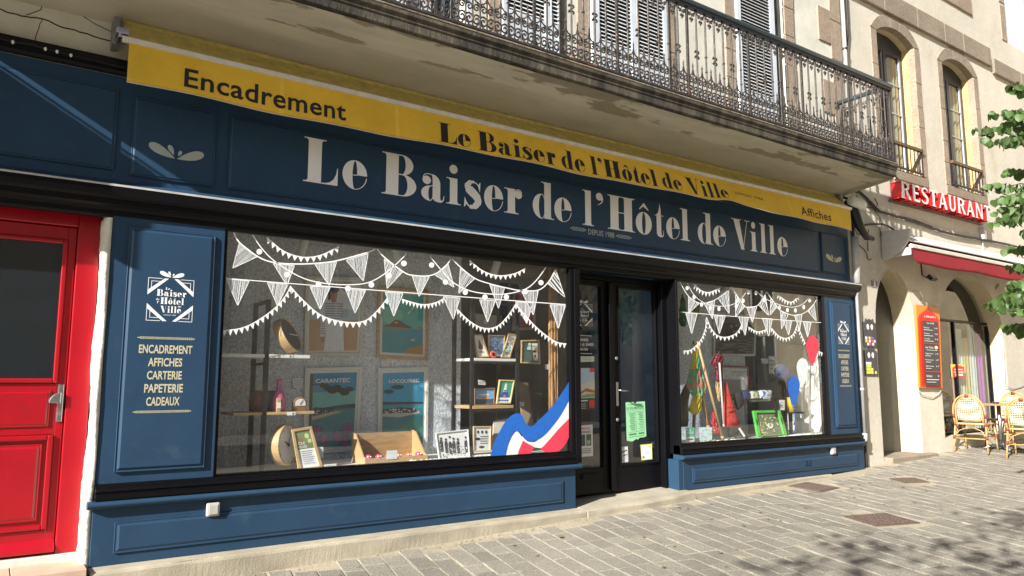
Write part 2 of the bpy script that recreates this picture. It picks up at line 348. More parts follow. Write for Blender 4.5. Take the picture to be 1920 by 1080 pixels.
covers = [('rusty cast iron access cover in the paving, the largest and nearest one', [(1590, 970), (1650, 988), (1712, 978), (1655, 964)]), ('rusty cast iron access cover close to the right window plinth', [(1478, 911), (1532, 921), (1567, 917), (1525, 906)]), ('small pale iron access cover set farther along the paving', [(1676, 899), (1700, 906), (1736, 903), (1710, 897)])]
def onground(px, py):
    d = fw + rt*((px-960)/F_PX) + uv_*((540-py)/F_PX); t = 1
    for _ in range(40):
        p = CAM+d*t; t += (gz(p.x, p.y)-p.z)/d.z*.9
    return CAM+d*t
cov = []
for lab, q in covers:
    P = [onground(*p) for p in q]; c = sum((p for p in P), Vector())/4
    w = ((P[1]-P[0]).length+(P[2]-P[3]).length)/2; l = ((P[2]-P[1]).length+(P[3]-P[0]).length)/2
    cov.append((lab, c, w*.5, l*.5, (P[1]-P[0]).normalized()))
setts = []; ri = 0; r = -3.0
while r < 21:
    wdt = .165+rng.uniform(-.008, .012); s = -8.0+rng.uniform(0, .2)
    while s < 3.2:
        ln = rng.uniform(.17, .34); cx = pr_.x*(r+wdt/2)+dr.x*(s+ln/2); cy = pr_.y*(r+wdt/2)+dr.y*(s+ln/2)
        lim = -.34 if cx < 4.9 else (-.33 if cx < 6.5 else (-.30 if cx < 10.2 else -.12))
        if cy < lim and cy > -7.8 and cx > -2:
            if not any(abs((cx-c.x)*_d.x+(cy-c.y)*_d.y) < hw+.115 and abs(-(cx-c.x)*_d.y+(cy-c.y)*_d.x) < hl+.10 for _, c, hw, hl, _d in cov):
                v = Vector((cx, cy, gz(cx, cy)))-CAM; k = v.dot(fw)
                if k > .3:
                    sx = 960+F_PX*v.dot(rt)/k; sy = 540-F_PX*v.dot(uv_)/k; vis = -60 < sx < 1990 and sy < 1130
                else: vis = False
                setts.append((0 if vis else 1, v.length, cx, cy, wdt, ln, rng.random()))
        s += ln+.006
    r += wdt+.010
setts.sort(); setts = [q for q in setts if q[0] == 0 or q[1] < 9]
gm = []
for vs, fs in SV:
    m = MB(); m.add(vs, fs); gm.append(m.mesh('sett', PAVE))
rest = MB(); pi = Vector((pav.location.x, pav.location.y, pav.location.z))
for n, (vis, dist, cx, cy, wdt, ln, q) in enumerate(setts):
    z = gz(cx, cy)+.004+(q-.5)*.008; e = .1
    gx = (gz(cx+e, cy)-gz(cx-e, cy))/(2*e); gy = .06 if cy < 0 else 0
    nrm = Vector((-gx+(q-.5)*.03, -gy+((q*7) % 1-.5)*.03, 1)).normalized()
    xa = Vector((pr_.x, pr_.y, 0)); xa = (xa-nrm*xa.dot(nrm)).normalized(); ya = nrm.cross(xa)
    mt = Matrix(((xa.x*wdt, ya.x*ln, nrm.x, cx), (xa.y*wdt, ya.y*ln, nrm.y, cy), (xa.z*wdt, ya.z*ln, nrm.z, z), (0, 0, 0, 1)))
    if n < 300 and vis == 0:
        o = obj_from(gm[n % 8], 'sett', pav); o.matrix_local = mt
    else:
        vs, fs = SV[int(q*8) % 8]; rest.add([mt @ Vector(v) for v in vs], fs)
o = rest.build('far_setts', PAVE_S, pav); o['kind'] = 'stuff'
for lab, c, hw, hl, d in cov:
    t = thing('access_cover', lab, 'drain cover', (c.x, c.y, gz(c.x, c.y)), 'iron access covers in the paving')
    yv = Vector((-d.y, d.x, 0)); m = MB(); g = MB()
    def cp(a, b, dz): 
        p = c+Vector((d.x, d.y, 0))*a+yv*b; return (p.x, p.y, gz(p.x, p.y)+dz)
    m.solid([cp(-hw, -hl, .010), cp(hw, -hl, .010), cp(hw, hl, .010), cp(-hw, hl, .010)], [cp(-hw, -hl, -.03), cp(hw, -hl, -.03), cp(hw, hl, -.03), cp(-hw, hl, -.03)])
    m.build('plate', RUST, t)
    nn = 9
    for i in range(nn):
        for j in range(nn):
            a = -hw+hw*2*(i+.5)/nn; b = -hl+hl*2*(j+.5)/nn; s_ = hw/nn*.55; s2 = hl/nn*.55
            g.solid([cp(a-s_, b-s2, .016), cp(a+s_, b-s2, .016), cp(a+s_, b+s2, .016), cp(a-s_, b+s2, .016)], [cp(a-s_, b-s2, .009), cp(a+s_, b-s2, .009), cp(a+s_, b+s2, .009), cp(a-s_, b+s2, .009)])
    g.build('tread', RUST, t)
    fr = MB()
    for (a0, a1, b0, b1) in ((-hw-.03, -hw-.004, -hl-.03, hl+.03), (hw+.004, hw+.03, -hl-.03, hl+.03), (-hw, hw, -hl-.03, -hl-.004), (-hw, hw, hl+.004, hl+.03)):
        fr.solid([cp(a0, b0, .008), cp(a1, b0, .008), cp(a1, b1, .008), cp(a0, b1, .008)], [cp(a0, b0, -.03), cp(a1, b0, -.03), cp(a1, b1, -.03), cp(a0, b1, -.03)])
    fr.build('frame', RUST, t)
# concrete base along the shopfront and the door step
def loft(xs, sec, name, mat):
    m = MB(); vs = []; k = len(sec(xs[0]))
    for x in xs: vs += [(x, y, z) for y, z in sec(x)]
    n = len(xs)
    m.add(vs, [(i*k+j, i*k+(j+1) % k, (i+1)*k+(j+1) % k, (i+1)*k+j) for i in range(n-1) for j in range(k)]+[tuple(range(k)), tuple((n-1)*k+j for j in range(k))])
    return structure(m.build(name, mat, smooth=False))
def lin(a, b, n): return [a+(b-a)*i/n for i in range(n+1)]
def rough(x, s): return .004*math.sin(x*5+s)+.003*math.sin(x*13+2*s)+.0*s
loft(lin(.64, 4.925, 90), lambda x: [(-.205+rough(x, 1), gz(x, 0)-.08), (-.203+rough(x, 2), -.068+rough(x, 3)*.5), (-.196+rough(x, 2), -.050), (-.186+rough(x, 4), -.044), (.1, -.038), (.1, gz(x, 0)-.1)], 'concrete_base', CONC)
def zs(x): return -.045+.05*max(0, min(1, (x-5.0)/1.4))
loft(lin(4.935, 6.50, 40), lambda x: [(-.235+rough(x, 5)*1.6+.02*abs(x-5.7), gz(x, 0)-.08), (-.228+rough(x, 6)*1.6+.02*abs(x-5.7), zs(x)-.030), (-.21+rough(x, 6)*1.6, zs(x)-.010), (-.18+rough(x, 7), zs(x)), (.3, zs(x)+.03), (.3, gz(x, 0)-.1)], 'door_step', CONC)
loft(lin(6.505, 9.3, 60), lambda x: [(-.205+rough(x, 8)+.04*(x-6.5), gz(x, 0)-.08), (-.20+rough(x, 9)+.04*(x-6.5), -.016+rough(x, 2)), (-.185+rough(x, 9)+.04*(x-6.5), -.004), (.1, .004), (.1, gz(x, 0)-.1)], 'concrete_base', CONC)

# ------------------------------------------------------------ shopfront
shop = thing('shopfront', 'dark blue painted shopfront with white serif lettering and two display windows', 'shopfront', (.64, 0, 0))
def P2(poly, y): return [(lambda p: (p.x, p.z))(at(a, b, y)) for a, b in poly]
def raised(x0, x1, z0, z1, y, d, name, mat=BLUE, b=.022, parent=shop):
    """panel proud of the board with a sloping border"""
    m = MB(); A = [(x0, z0), (x1, z0), (x1, z1), (x0, z1)]
    I = [(x0+b, z0+b), (x1-b, z0+b), (x1-b, z1-b), (x0+b, z1-b)]
    vs = [(a, y, c) for a, c in A]+[(a, y-d*.75, c) for a, c in A]+[(a, y-d*.55, c) for a, c in [(x0+b*.45, z0+b*.45), (x1-b*.45, z0+b*.45), (x1-b*.45, z1-b*.45), (x0+b*.45, z1-b*.45)]]+[(a, y-d, c) for a, c in I]
    fs = [(i+4*k, (i+1) % 4+4*k, (i+1) % 4+4*k+4, i+4*k+4) for k in range(3) for i in range(4)]+[(12, 13, 14, 15)]
    return m.add(vs, fs).build(name, mat, parent, bevel=.0025, seg=1)
def molding(prof, x0, x1, name, mat, parent=shop, bevel=.003): return MB().prism(prof, x0, x1, 'x').build(name, mat, parent, bevel=bevel)
# plinths (left and right)
for (x0, x1, zb) in ((.645, 4.905, -.04), (6.47, 10.12, .005)):
    MB().box(x0, x1, -.06, .06, zb, .345).build('plinth', BLUE, shop, bevel=.004)
    raised(x0+.14, x1-.17, zb+.075, .245, -.06, .018, 'plinth_panel', b=.03)
    molding([(.05, .345), (-.085, .345), (-.105, .352), (-.118, .366), (-.118, .378), (-.105, .392), (.05, .398)], x0-.04, x1+(.05 if x0 < 1 else .02), 'plinth_cap', BLUE)
# sills: black stepped mouldings
for x0, x1 in ((.65, 4.93), (6.44, 10.14)):
    molding([(.05, .398), (-.085, .398), (-.09, .425), (-.07, .436), (-.07, .448), (-.082, .456), (-.072, .478), (-.045, .484), (-.045, .502), (.05, .502)], x0, x1, 'sill_moulding', BLACK)
# pilasters
MB().box(.65, 1.43, -.03, .06, .502, 2.40).build('pilaster', BLUE, shop, bevel=.004)
raised(.76, 1.355, .58, 2.325, -.03, .028, 'pilaster_panel', b=.03)
MB().box(9.40, 10.13, -.03, .06, .502, 2.42).build('pilaster', BLUE, shop, bevel=.004)
raised(9.53, 10.01, .60, 2.33, -.03, .028, 'pilaster_panel', b=.03)
MB().box(10.133, 10.19, -.045, .06, .40, 2.42).build('corner_post', BLACK, shop, bevel=.004)
# fascia
MB().box(-3.0, 10.13, -.005, .04, 2.66, 3.45).build('fascia_board', BLUE, shop)
raised(-2.2, .63, 2.735, 3.345, -.005, .022, 'fascia_panel', b=.02)
raised(.74, 1.325, 2.715, 3.315, -.005, .022, 'fascia_panel', b=.02)
raised(1.43, 9.34, 2.72, 3.31, -.005, .022, 'fascia_panel', b=.02)
raised(9.42, 10.02, 2.73, 3.31, -.005, .022, 'fascia_panel', b=.02)
molding([(.04, 2.595), (-.128, 2.597), (-.128, 2.603), (-.006, 2.66), (.04, 2.66)], -3.0, 10.19, 'cornice_ledge', BLUE)
molding([(.04, 2.385), (-.02, 2.385), (-.035, 2.40), (-.035, 2.425), (-.055, 2.43), (-.065, 2.455), (-.085, 2.47), (-.085, 2.50), (-.105, 2.505), (-.125, 2.525), (-.135, 2.56), (-.135, 2.585), (-.13, 2.5965), (.04, 2.5945)], -3.0, 10.19, 'cornice', BLACK)
m = molding([(-.131, 2.5975), (-.1385, 2.5905), (-.1385, 2.6035), (-.131, 2.6075)], -3.0, 10.19, 'cornice_lip', M('pale_lip_edge', (.45, .45, .43), .3, .2, 6, coat=.4), bevel=0)  # pale strip along the cornice edge, lighter than the moulding
molding([(.04, 3.455), (-.03, 3.455), (-.05, 3.475), (-.05, 3.50), (-.07, 3.51), (-.08, 3.54), (-.08, 3.555), (.04, 3.565)], -3.0, 10.13, 'top_moulding', BLACK)
# window framing
for (x0, x1) in ((1.43, 4.93), (6.47, 9.40)):
    m = MB(); m.box(x0, x0+.022, -.02, .07, .502, 2.385); m.box(x1-.05, x1, -.035, .07, .502, 2.385); m.box(x0+.022, x1-.05, -.015, .05, .502, .518)
    m.build('window_frame', BLACK, shop, bevel=.003)
MB().box(4.93, 5.0, -.05, .25, .40, 2.385).build('door_post', BLACK, shop, bevel=.004)
m = MB(); m.box(6.36, 6.44, .10, .26, -.02, 2.39); m.box(6.44, 6.47, -.05, .12, .40, 2.385); m.build('door_post', BLACK, shop, bevel=.004)
MB().box(6.40, 6.468, -.055, .24, -.02, .345).build('plinth_return', BLUE, shop, bevel=.004)
g1 = MB().add([(1.45, .0, .518), (4.88, .0, .518), (4.88, .0, 2.385), (1.45, .0, 2.385)], [(0, 1, 2, 3)]).build('window_glass', GLASS, shop)
g2 = MB().add([(6.49, .0, .518), (9.35, .0, .518), (9.35, .0, 2.385), (6.49, .0, 2.385)], [(0, 1, 2, 3)]).build('window_glass', GLASS, shop)
# socket boxes and vent on the plinth
for x, z, lab in ((1.425, .275, 'small grey square box on the left plinth under the cornice'), (9.35, .30, 'small grey square box on the right plinth')):
    t = thing('socket_box', 'small grey weatherproof box on the '+('left' if x < 5 else 'right')+' blue plinth of the shop', 'outlet box', (x, -.062, z), 'small grey boxes on the plinth')
    MB().box(x-.047, x+.047, -.098, -.062, z-.05, z+.05).build('casing', PVC, t, bevel=.012, seg=3)
    MB().box(x-.032, x+.032, -.106, -.0985, z-.035, z+.035).build('lid', PVC, t, bevel=.004)
t = thing('air_vent', 'painted blue vent grille on the right plinth panel', 'vent', (8.77, -.08, .18))
m = MB(); m.box(8.70, 8.765, -.084, -.0785, .14, .215); m.box(8.775, 8.84, -.084, -.0785, .14, .215); m.build('plate', BLUE, t)
for k in range(6):
    for xx in (8.706, 8.781): MB().box(xx, xx+.053, -.089, -.0845, .146+k*.0115, .1515+k*.0115).build('slat', BLUE, t)

# main sign letters, each measured where it stands
main = [('L', 566.7, 633), ('e', 641.7, 688), ('B', 714, 781.7), ('a', 788, 833.4), ('i', 836, 864), ('s', 870, 903.7), ('e', 907.5, 943.3), ('r', 944.7, 978.7), ('d', 998.7, 1038.3), ('e', 1039.3, 1071.7), ('l', 1091.5, 1113.5), ('’', 1117.5, 1131.4),
        ('H', 1138.3, 1191), ('ô', 1192, 1222), ('t', 1226.7, 1244.7), ('e', 1249, 1274.3), ('l', 1275, 1293.3), ('d', 1308, 1336), ('e', 1337, 1360.6), ('V', 1371.3, 1406), ('i', 1405.8, 1420), ('l', 1424, 1437.6), ('l', 1440.5, 1453.8), ('e', 1457, 1476.3)]
for c, a, b in main:
    cy = 330+(a-570)*.135; x0 = at(a, cy, -.03).x; x1 = at(b, cy+6, -.03).x
    m = MB(); add_glyph(m, c, wall_fn(-.030), x0, x1, 2.872, .383); m.build('letter', WHITE, shop)
m = MB(); a = at(1103, 443, -.03); b = at(1152, 450, -.03); add_text(m, 'DEPUIS 1988', wall_fn(-.030), a.x, b.x, 2.775, 2.835, bold=.012)
m.build('lettering', GREY_L, shop)
def chain(m, u0, u1, v, h, n, fn, d=0):
    w = (u1-u0)/n
    for k in range(n):
        c = u0+w*(k+.5)
        if k in (0, n-1): m.add([fn(*p, d) for p in stroke2([(c-w*.5, v), (c+w*.5, v)], h*.3)], [(0, 1, 2, 3)]); continue
        for i in range(8):
            o_ = arc(c, v, w*.42, h*.5, i*45, i*45+45, 1); i_ = arc(c, v, w*.2, h*.22, i*45+45, i*45, 1)
            m.add([fn(*p, d+.0002*(k % 2)) for p in o_+i_], [(0, 1, 2, 3)])
m = MB(); chain(m, at(1070, 440, -.03).x, at(1099, 440, -.03).x, 2.815, .045, 10, wall_fn(-.030)); chain(m, at(1155, 450, -.03).x, at(1184, 450, -.03).x, 2.805, .045, 10, wall_fn(-.030)); m.build('ornament', GREY_L, shop)
def drop(c, ang, L, w):
    p = []
    for i in range(17):
        t = i/16*2*math.pi; s = (1-math.cos(t))/2; p.append((L*s, w*.5*math.sin(t)*s**.55))
    return [(c[0]+a*math.cos(R(ang))-b*math.sin(R(ang)), c[1]+a*math.sin(R(ang))+b*math.cos(R(ang))) for a, b in p[:-1]]
def bow(m, cx, cz, s, fn, d=0):
    for ang, L, w, o_ in ((155, 1.0, .46, .03), (20, 1.0, .46, .03), (118, .40, .24, .16), (62, .24, .17, .14)):
        q = drop((cx+o_*s*math.cos(R(ang)), cz+o_*s*math.sin(R(ang))), ang, L*s, w*s); tess(m, [fn(a, b, d) for a, b in q], q)
m = MB(); bow(m, 1.043, 2.885, .205, wall_fn(-.030)); m.build('bow_emblem', GREY_L, shop)
m = MB(); bow(m, 9.70, 2.90, .20, wall_fn(-.030)); m.build('bow_emblem', SAND, shop)
def logo(m, u0, u1, v0, v1, fn):
    """square emblem: ribbon corners, bow above, shop name inside"""
    w = u1-u0; h = v1-v0; T = lambda a, b: (u0+w*a, v0+h*b)
    def poly(p, d=0): m.add([fn(*T(*q), d) for q in p], [tuple(range(len(p)))])
    b = .07
    for sx in (0, 1):
        for sz in (0, 1):
            f = lambda a, c: (a if not sx else 1-a, c if not sz else 1-c)
            poly([f(0, .40), f(0, .29), f(.35, .0), f(.44, .0)], .0002)
            for o_, L in ((0.0, .30), (.07, .21)):
                poly([f(o_, o_), f(o_+L, o_), f(o_+L, o_+.012), f(o_, o_+.012)]); poly([f(o_, o_+.012), f(o_+.012, o_+.012), f(o_+.012, o_+L), f(o_, o_+L)])
    bow(m, u0+w*.5, v0+h*1.03, w*.28, fn)
    g = lambda a: u0+w*a
    didone(m, 'Baiser', fn, g(.19), g(.84), v0+h*.585, h*.155); didone(m, 'Hôtel', fn, g(.28), g(.80), v0+h*.40, h*.155); didone(m, 'Ville', fn, g(.28), g(.74), v0+h*.20, h*.155)
    didone(m, 'Le', fn, g(.38), g(.48), v0+h*.735, h*.06); didone(m, 'de', fn, g(.19), g(.26), v0+h*.48, h*.05); didone(m, 'l’', fn, g(.21), g(.26), v0+h*.41, h*.05); didone(m, 'de', fn, g(.67), g(.74), v0+h*.335, h*.045)
    add_text(m, 'DEPUIS 1988', fn, g(.37), g(.63), v0+h*.135, v0+h*.155)
yp = -.0595
m = MB(); logo(m, .90, 1.215, 1.65, 1.965, wall_fn(yp)); m.build('logo', WHITE, shop)
m = MB(); logo(m, 9.66, 9.92, 1.74, 2.02, wall_fn(yp)); m.build('logo', WHITE, shop)
for (xc, wd, zt, dz, hh, mt) in ((1.047, .36, 1.475, .094, .062, SAND), (9.775, .27, 1.60, .086, .058, SAND)):
    for k, (s, f) in enumerate((('ENCADREMENT', 1), ('AFFICHES', .64), ('CARTERIE', .65), ('PAPETERIE', .72), ('CADEAUX', .62))):
        m = MB(); add_text(m, s, wall_fn(yp), xc-wd*f/2, xc+wd*f/2, zt-hh-dz*k, zt-dz*k, bold=.022); m.build('lettering', mt, shop)
    m = MB(); chain(m, xc-wd*.54, xc+wd*.54, zt+.05, .02, 26, wall_fn(yp)); chain(m, xc-wd*.54, xc+wd*.54, zt-dz*5-.01, .02, 26, wall_fn(yp)); m.build('ornament', mt, shop)

# door: two leaves, black, glazed
def leaf(x0, x1, gx0, gx1, gz0, gz1, y):
    d = MB(); d.box(x0, gx0, y, y+.05, .03, 2.33); d.box(gx1, x1, y, y+.05, .03, 2.33); d.box(gx0, gx1, y, y+.05, gz1, 2.33); d.box(gx0, gx1, y, y+.05, .03, gz0)
    l = d.build('door_leaf', BLACK, shop, bevel=.004)
    b = MB(); e = .018
    for q in ((gx0-e, gx1+e, gz0-e, gz0), (gx0-e, gx1+e, gz1, gz1+e), (gx0-e, gx0, gz0, gz1), (gx1, gx1+e, gz0, gz1)): b.box(q[0], q[1], y-.014, y-.001, q[2], q[3])
    b.build('bead', BLACK, l, bevel=.003)
    MB().add([(gx0, y+.02, gz0), (gx1, y+.02, gz0), (gx1, y+.02, gz1), (gx0, y+.02, gz1)], [(0, 1, 2, 3)]).build('door_glass', GLASSD, l)
    return l
yd = .20
xa = at(1075, 700, yd).x; xm = at(1144, 700, yd).x; xb = at(1240, 700, yd).x
l1 = leaf(5.0, xm, at(1078, 700, yd).x, at(1128, 700, yd).x, at(1110, 878, yd).z, at(1110, 535, yd).z, yd)
l2 = leaf(xm+.006, 6.36, at(1160, 700, yd).x, at(1228, 700, yd).x, at(1190, 868, yd).z, at(1190, 543, yd).z, yd-.015)
MB().box(5.0, 6.36, yd-.02, yd+.08, 2.335, 2.395).build('door_head', BLACK, shop, bevel=.003)
MB().box(xm-.035, xm+.03, yd-.042, yd-.017, .05, 2.31).build('door_astragal', BLACK, shop, bevel=.008)
q = at(1112, 880, yd); m = MB(); m.box(5.19, 5.42, yd-.010, yd-.001, .19, .25); m.box(5.205, 5.405, yd-.017, yd-.011, .198, .242); m.build('letter_flap', BLACK, l1, bevel=.003)
xh = at(1152, 733, yd).x
m = MB(); m.box(xh-.016, xh+.016, yd-.052, yd-.043, .95, 1.21); m.build('lock_plate', STEEL, shop, bevel=.003)
m = MB(); m.tube([(xh, yd-.05, 1.12), (xh, yd-.10, 1.12), (xh+.02, yd-.105, 1.118), (xh+.12, yd-.105, 1.112)], .0095, 8); m.build('door_handle', STEEL, shop, smooth=True)
m = MB()
for z in (.80, 1.47): m.lathe([(.02, 0), (.02, .008), (.014, .012)], (xh-.004, yd-.044, z), 14, Matrix.Rotation(R(90), 4, 'X'))
m.build('lock_rose', GREYM, shop, smooth=True)

# ------------------------------------------------------------ white paint on the panes
GY = .0
def gp(px, py, d=.0015):
    p = at(px, py, GY); return (p.x, GY-d, p.z)
def pstroke(m, pts, w, d=.0015, sm=4):
    if sm and len(pts) > 2: pts = smooth_pts(pts, sm)
    o = stroke2(pts, w); n = len(pts)
    m.add([gp(*p, d) for p in o], [(i, i+1, 2*n-2-i, 2*n-1-i) for i in range(n-1)])
def pennant(a, b, c, par, w=1.25):
    m = MB(); m.i = 0
    for p, q in ((a, b), (b, c), (c, a)): pstroke(m, [p, q], w, .0022, 0)
    m.i = 1; n = max(6, int(abs(b[0]-a[0])/2.2)); rr = random.Random(int(a[0]*7))
    # slanted hatching inside the triangle
    A, B, Cc = Vector(a), Vector(b), Vector(c); dv = (A-Cc)*.35+(B-Cc)*.65; dv.normalize(); nv = Vector((-dv.y, dv.x))
    pr = [v.dot(nv) for v in (A, B, Cc)]; lo, hi = min(pr), max(pr)
    for k in range(n):
        t = lo+(hi-lo)*(k+.5+rr.uniform(-.2, .2))/n; hits = []
        for p, q in ((A, B), (B, Cc), (Cc, A)):
            u, v = p.dot(nv)-t, q.dot(nv)-t
            if u*v < 0: hits.append(p+(q-p)*(u/(u-v)))
        if len(hits) == 2 and (hits[0]-hits[1]).length > 2:
            h0, h1 = hits; ww = (hi-lo)/n*rr.uniform(.38, .75); pstroke(m, [tuple(h0), tuple(h1)], ww, .0016, 0)
    return m.build('pennant', [PAINTW, HATCH], par)
def small_bunting(pts, n, size, par, w=1.8):
    m = MB(); P = smooth_pts(pts, 8); pstroke(m, P, w, .0024, 0)
    L = [0]
    for p, q in zip(P, P[1:]): L.append(L[-1]+math.hypot(q[0]-p[0], q[1]-p[1]))
    def pt(s):
        for i in range(len(P)-1):
            if s <= L[i+1]: t = (s-L[i])/(L[i+1]-L[i]); return Vector((P[i][0]+(P[i+1][0]-P[i][0])*t, P[i][1]+(P[i+1][1]-P[i][1])*t))
        return Vector(P[-1])
    for k in range(n):
        s0 = L[-1]*(k+.06)/n; s1 = L[-1]*(k+.94)/n; a = pt(s0); b = pt(s1); d = (b-a).normalized(); nn = Vector((-d.y, d.x))
        c = (a+b)/2+(nn*.6+Vector((0, .8)))*size*.8; m.add([gp(*a, .0018), gp(*b, .0018), gp(*c, .0018)], [(0, 1, 2)])
    return m.build('small_bunting', PAINTW, par)
def cord(pts, par, w=1.7, name='painted_cord', dots=(), ry=5.2, rx=None, dw=.0):
    m = MB(); pstroke(m, pts, w, .0028)
    for i, (a, b) in enumerate(dots):
        q = arc(a, b, rx or ry, ry, 0, 360, 14)[:-1]; m.add([gp(*p, .0032) for p in q], [tuple(range(len(q)))])
    return m.build(name, PAINTW, par)
for t in [((449, 455), (483, 481), (436, 503)), ((512, 494), (552, 498), (538, 535.5)), ((590, 495.5), (631, 491), (617, 535.5)), ((649, 488), (690, 475.5), (681, 527)), ((720, 485.5), (755.5, 509), (725.5, 541)),
          ((424, 523), (467, 527), (445.5, 573)), ((501, 530), (540, 533), (520, 573)), ((581, 537), (619, 538.5), (600, 580)), ((648, 542.5), (685.5, 544.5), (665.5, 587)), ((722, 548), (755.5, 550), (738, 593)),
          ((772.6, 517.4), (805, 518.4), (785.8, 556)), ((815.4, 515.4), (839.8, 494), (851, 538.8)), ((863, 503), (889.7, 522.5), (860, 550)), ((918, 533.7), (945.7, 539.8), (934.5, 578.5)), ((977.3, 545), (1009, 545), (999.7, 590.7)), ((1041.5, 505), (1027, 531.7), (1058.8, 557)),
          ((830.6, 556), (862, 559), (850, 599)), ((899, 562), (928.4, 564), (914, 604)), ((966, 566), (998.7, 568), (987.5, 607)), ((1031, 571.4), (1060, 572.4), (1046.6, 616))]: pennant(*t, g1)
cord([(438, 436), (449, 455), (483, 481), (512, 492), (552, 495), (590, 494), (631, 489), (690, 473), (703, 467)], g1, 2.4)
cord([(707, 467), (720, 482), (755, 509), (772, 516), (805, 517), (830, 505), (845, 486)], g1, 2.2)
cord([(848, 486), (863, 501), (890, 522), (918, 532), (946, 539), (977, 545), (1009, 544), (1027, 530), (1041, 508)], g1, 2)
cord([(473, 440), (490, 465), (515, 490), (560, 518), (600, 530), (650, 534), (690, 530), (720, 514), (745, 493), (762, 476)], g1, 1.9, 'painted_garland', [(486, 472), (538, 515), (597, 533), (652, 541), (696, 534), (729, 517), (757, 494)], 5.4)
cord([(806, 481), (830, 510), (850, 530), (880, 545), (915, 551), (950, 551), (985, 542), (1005, 526), (1023, 502)], g1, 1.9, 'painted_garland', [(809, 497), (835, 529), (872, 548), (909, 557), (949, 557), (985, 547), (1014, 530)], 5)
cord([(417, 521.5), (740, 547), (1060, 571)], g1, 1.6)
for pts, n, s in ([[(500, 445), (530, 470), (565, 482), (600, 479), (636, 462)], 13, 9], [[(880, 488), (905, 508), (935, 517), (965, 513), (985, 503)], 13, 7.5], [[(415, 620), (450, 616), (480, 603), (515, 578), (535, 555), (545, 536)], 15, 9.5],
                  [[(545, 538), (565, 560), (600, 590), (640, 603), (680, 603), (705, 585), (727, 558)], 20, 9.5], [[(753, 561), (790, 571), (815, 568), (832, 560)], 12, 8], [[(857, 580), (880, 602), (905, 615), (930, 613), (950, 595), (967, 570)], 19, 8], [[(967, 570), (985, 592), (1010, 618), (1040, 640), (1062, 645)], 16, 8]): small_bunting(pts, n, s, g1)
for t in [((1290.7, 556), (1310, 569.6), (1291, 587)), ((1320, 569), (1339.6, 563), (1336, 598.5)), ((1346, 559), (1366, 544.4), (1367, 588)), ((1379, 552), (1396, 575), (1379, 594)), ((1285.5, 586.6), (1307, 588), (1296.6, 626)), ((1339, 592), (1359.6, 592.6), (1348.5, 626)),
          ((1384.7, 594), (1403, 595), (1397, 629)), ((1400, 576), (1418.7, 574.4), (1410.4, 605)), ((1422, 571.7), (1434.7, 553.6), (1441, 592)), ((1445, 558), (1457, 574.4), (1443.7, 591)), ((1463, 582), (1477.8, 589), (1465, 617.5)), ((1489, 591), (1503.5, 589), (1499, 620)),
          ((1514, 582.8), (1525.7, 570), (1530.5, 602)), ((1429, 596.7), (1448, 598), (1441, 630.7)), ((1468, 600), (1484.7, 601), (1478.5, 628.6)), ((1505.6, 603), (1521, 604.3), (1514, 632.8))]: pennant(*t, g2, 1.1)
cord([(1274, 528), (1291, 556), (1310, 568), (1325, 569), (1346, 559), (1366, 544), (1371, 538)], g2, 1.3)
cord([(1371, 538), (1380, 552), (1397, 575), (1410, 576), (1422, 571), (1434, 553), (1437, 547)], g2, 1.3)
cord([(1438, 548), (1447, 562), (1460, 580), (1478, 589), (1495, 591), (1514, 583), (1527, 568), (1531, 558)], g2, 1.3)
cord([(1276, 585), (1410, 596), (1541, 605)], g2, 1.1)
cord([(1288, 530), (1300, 552), (1320, 568), (1345, 574), (1370, 572), (1388, 562), (1400, 545)], g2, 1.1, 'painted_garland', [(1288, 540), (1301, 557), (1315, 571), (1331, 578), (1347.6, 579), (1380, 574), (1393, 564), (1403, 548)], 4.2, 2.9)
cord([(1419, 547), (1435, 560), (1460, 571), (1485, 576), (1505, 570), (1517, 557)], g2, 1.1, 'painted_garland', [(1417, 549), (1432, 563), (1461, 577), (1476, 581.5), (1491, 582), (1506.6, 576), (1517.6, 563)], 4.2, 2.7)
for pts, n, s in ([[(1301, 533), (1315, 545), (1330, 548), (1350, 540)], 9, 8], [[(1457, 552), (1472, 563), (1485, 566), (1497, 555)], 9, 7], [[(1279, 658), (1295, 656), (1312, 640), (1322, 617), (1324, 594)], 13, 7.5], [[(1324, 594), (1333, 615), (1345, 629), (1362, 632), (1380, 625), (1390, 610)], 13, 7],
                  [[(1403, 613), (1420, 622), (1436, 618)], 7, 6], [[(1446, 615), (1460, 630), (1475, 634), (1488, 625), (1494, 608)], 13, 7], [[(1494, 608), (1500, 622), (1510, 645)], 6, 6.5], [[(1534, 659), (1543, 662)], 2, 7]): small_bunting(pts, n, s, g2, 1.3)
def gpoly(name, polys, cols, par):
    m = MB()
    for i, (k, p) in enumerate(polys):
        m.i = k; tess(m, [gp(a, b, .004+.0005*i) for a, b in p], p)
    return m.build(name, cols, par)
FBLUE = M('flag_blue_paint', (.012, .12, .50), .6, .12, 30); FRED = M('flag_red_paint', (.68, .045, .09), .6, .12, 30); FWH = M('flag_white_paint', (.76, .76, .77), .7, .06, 30)
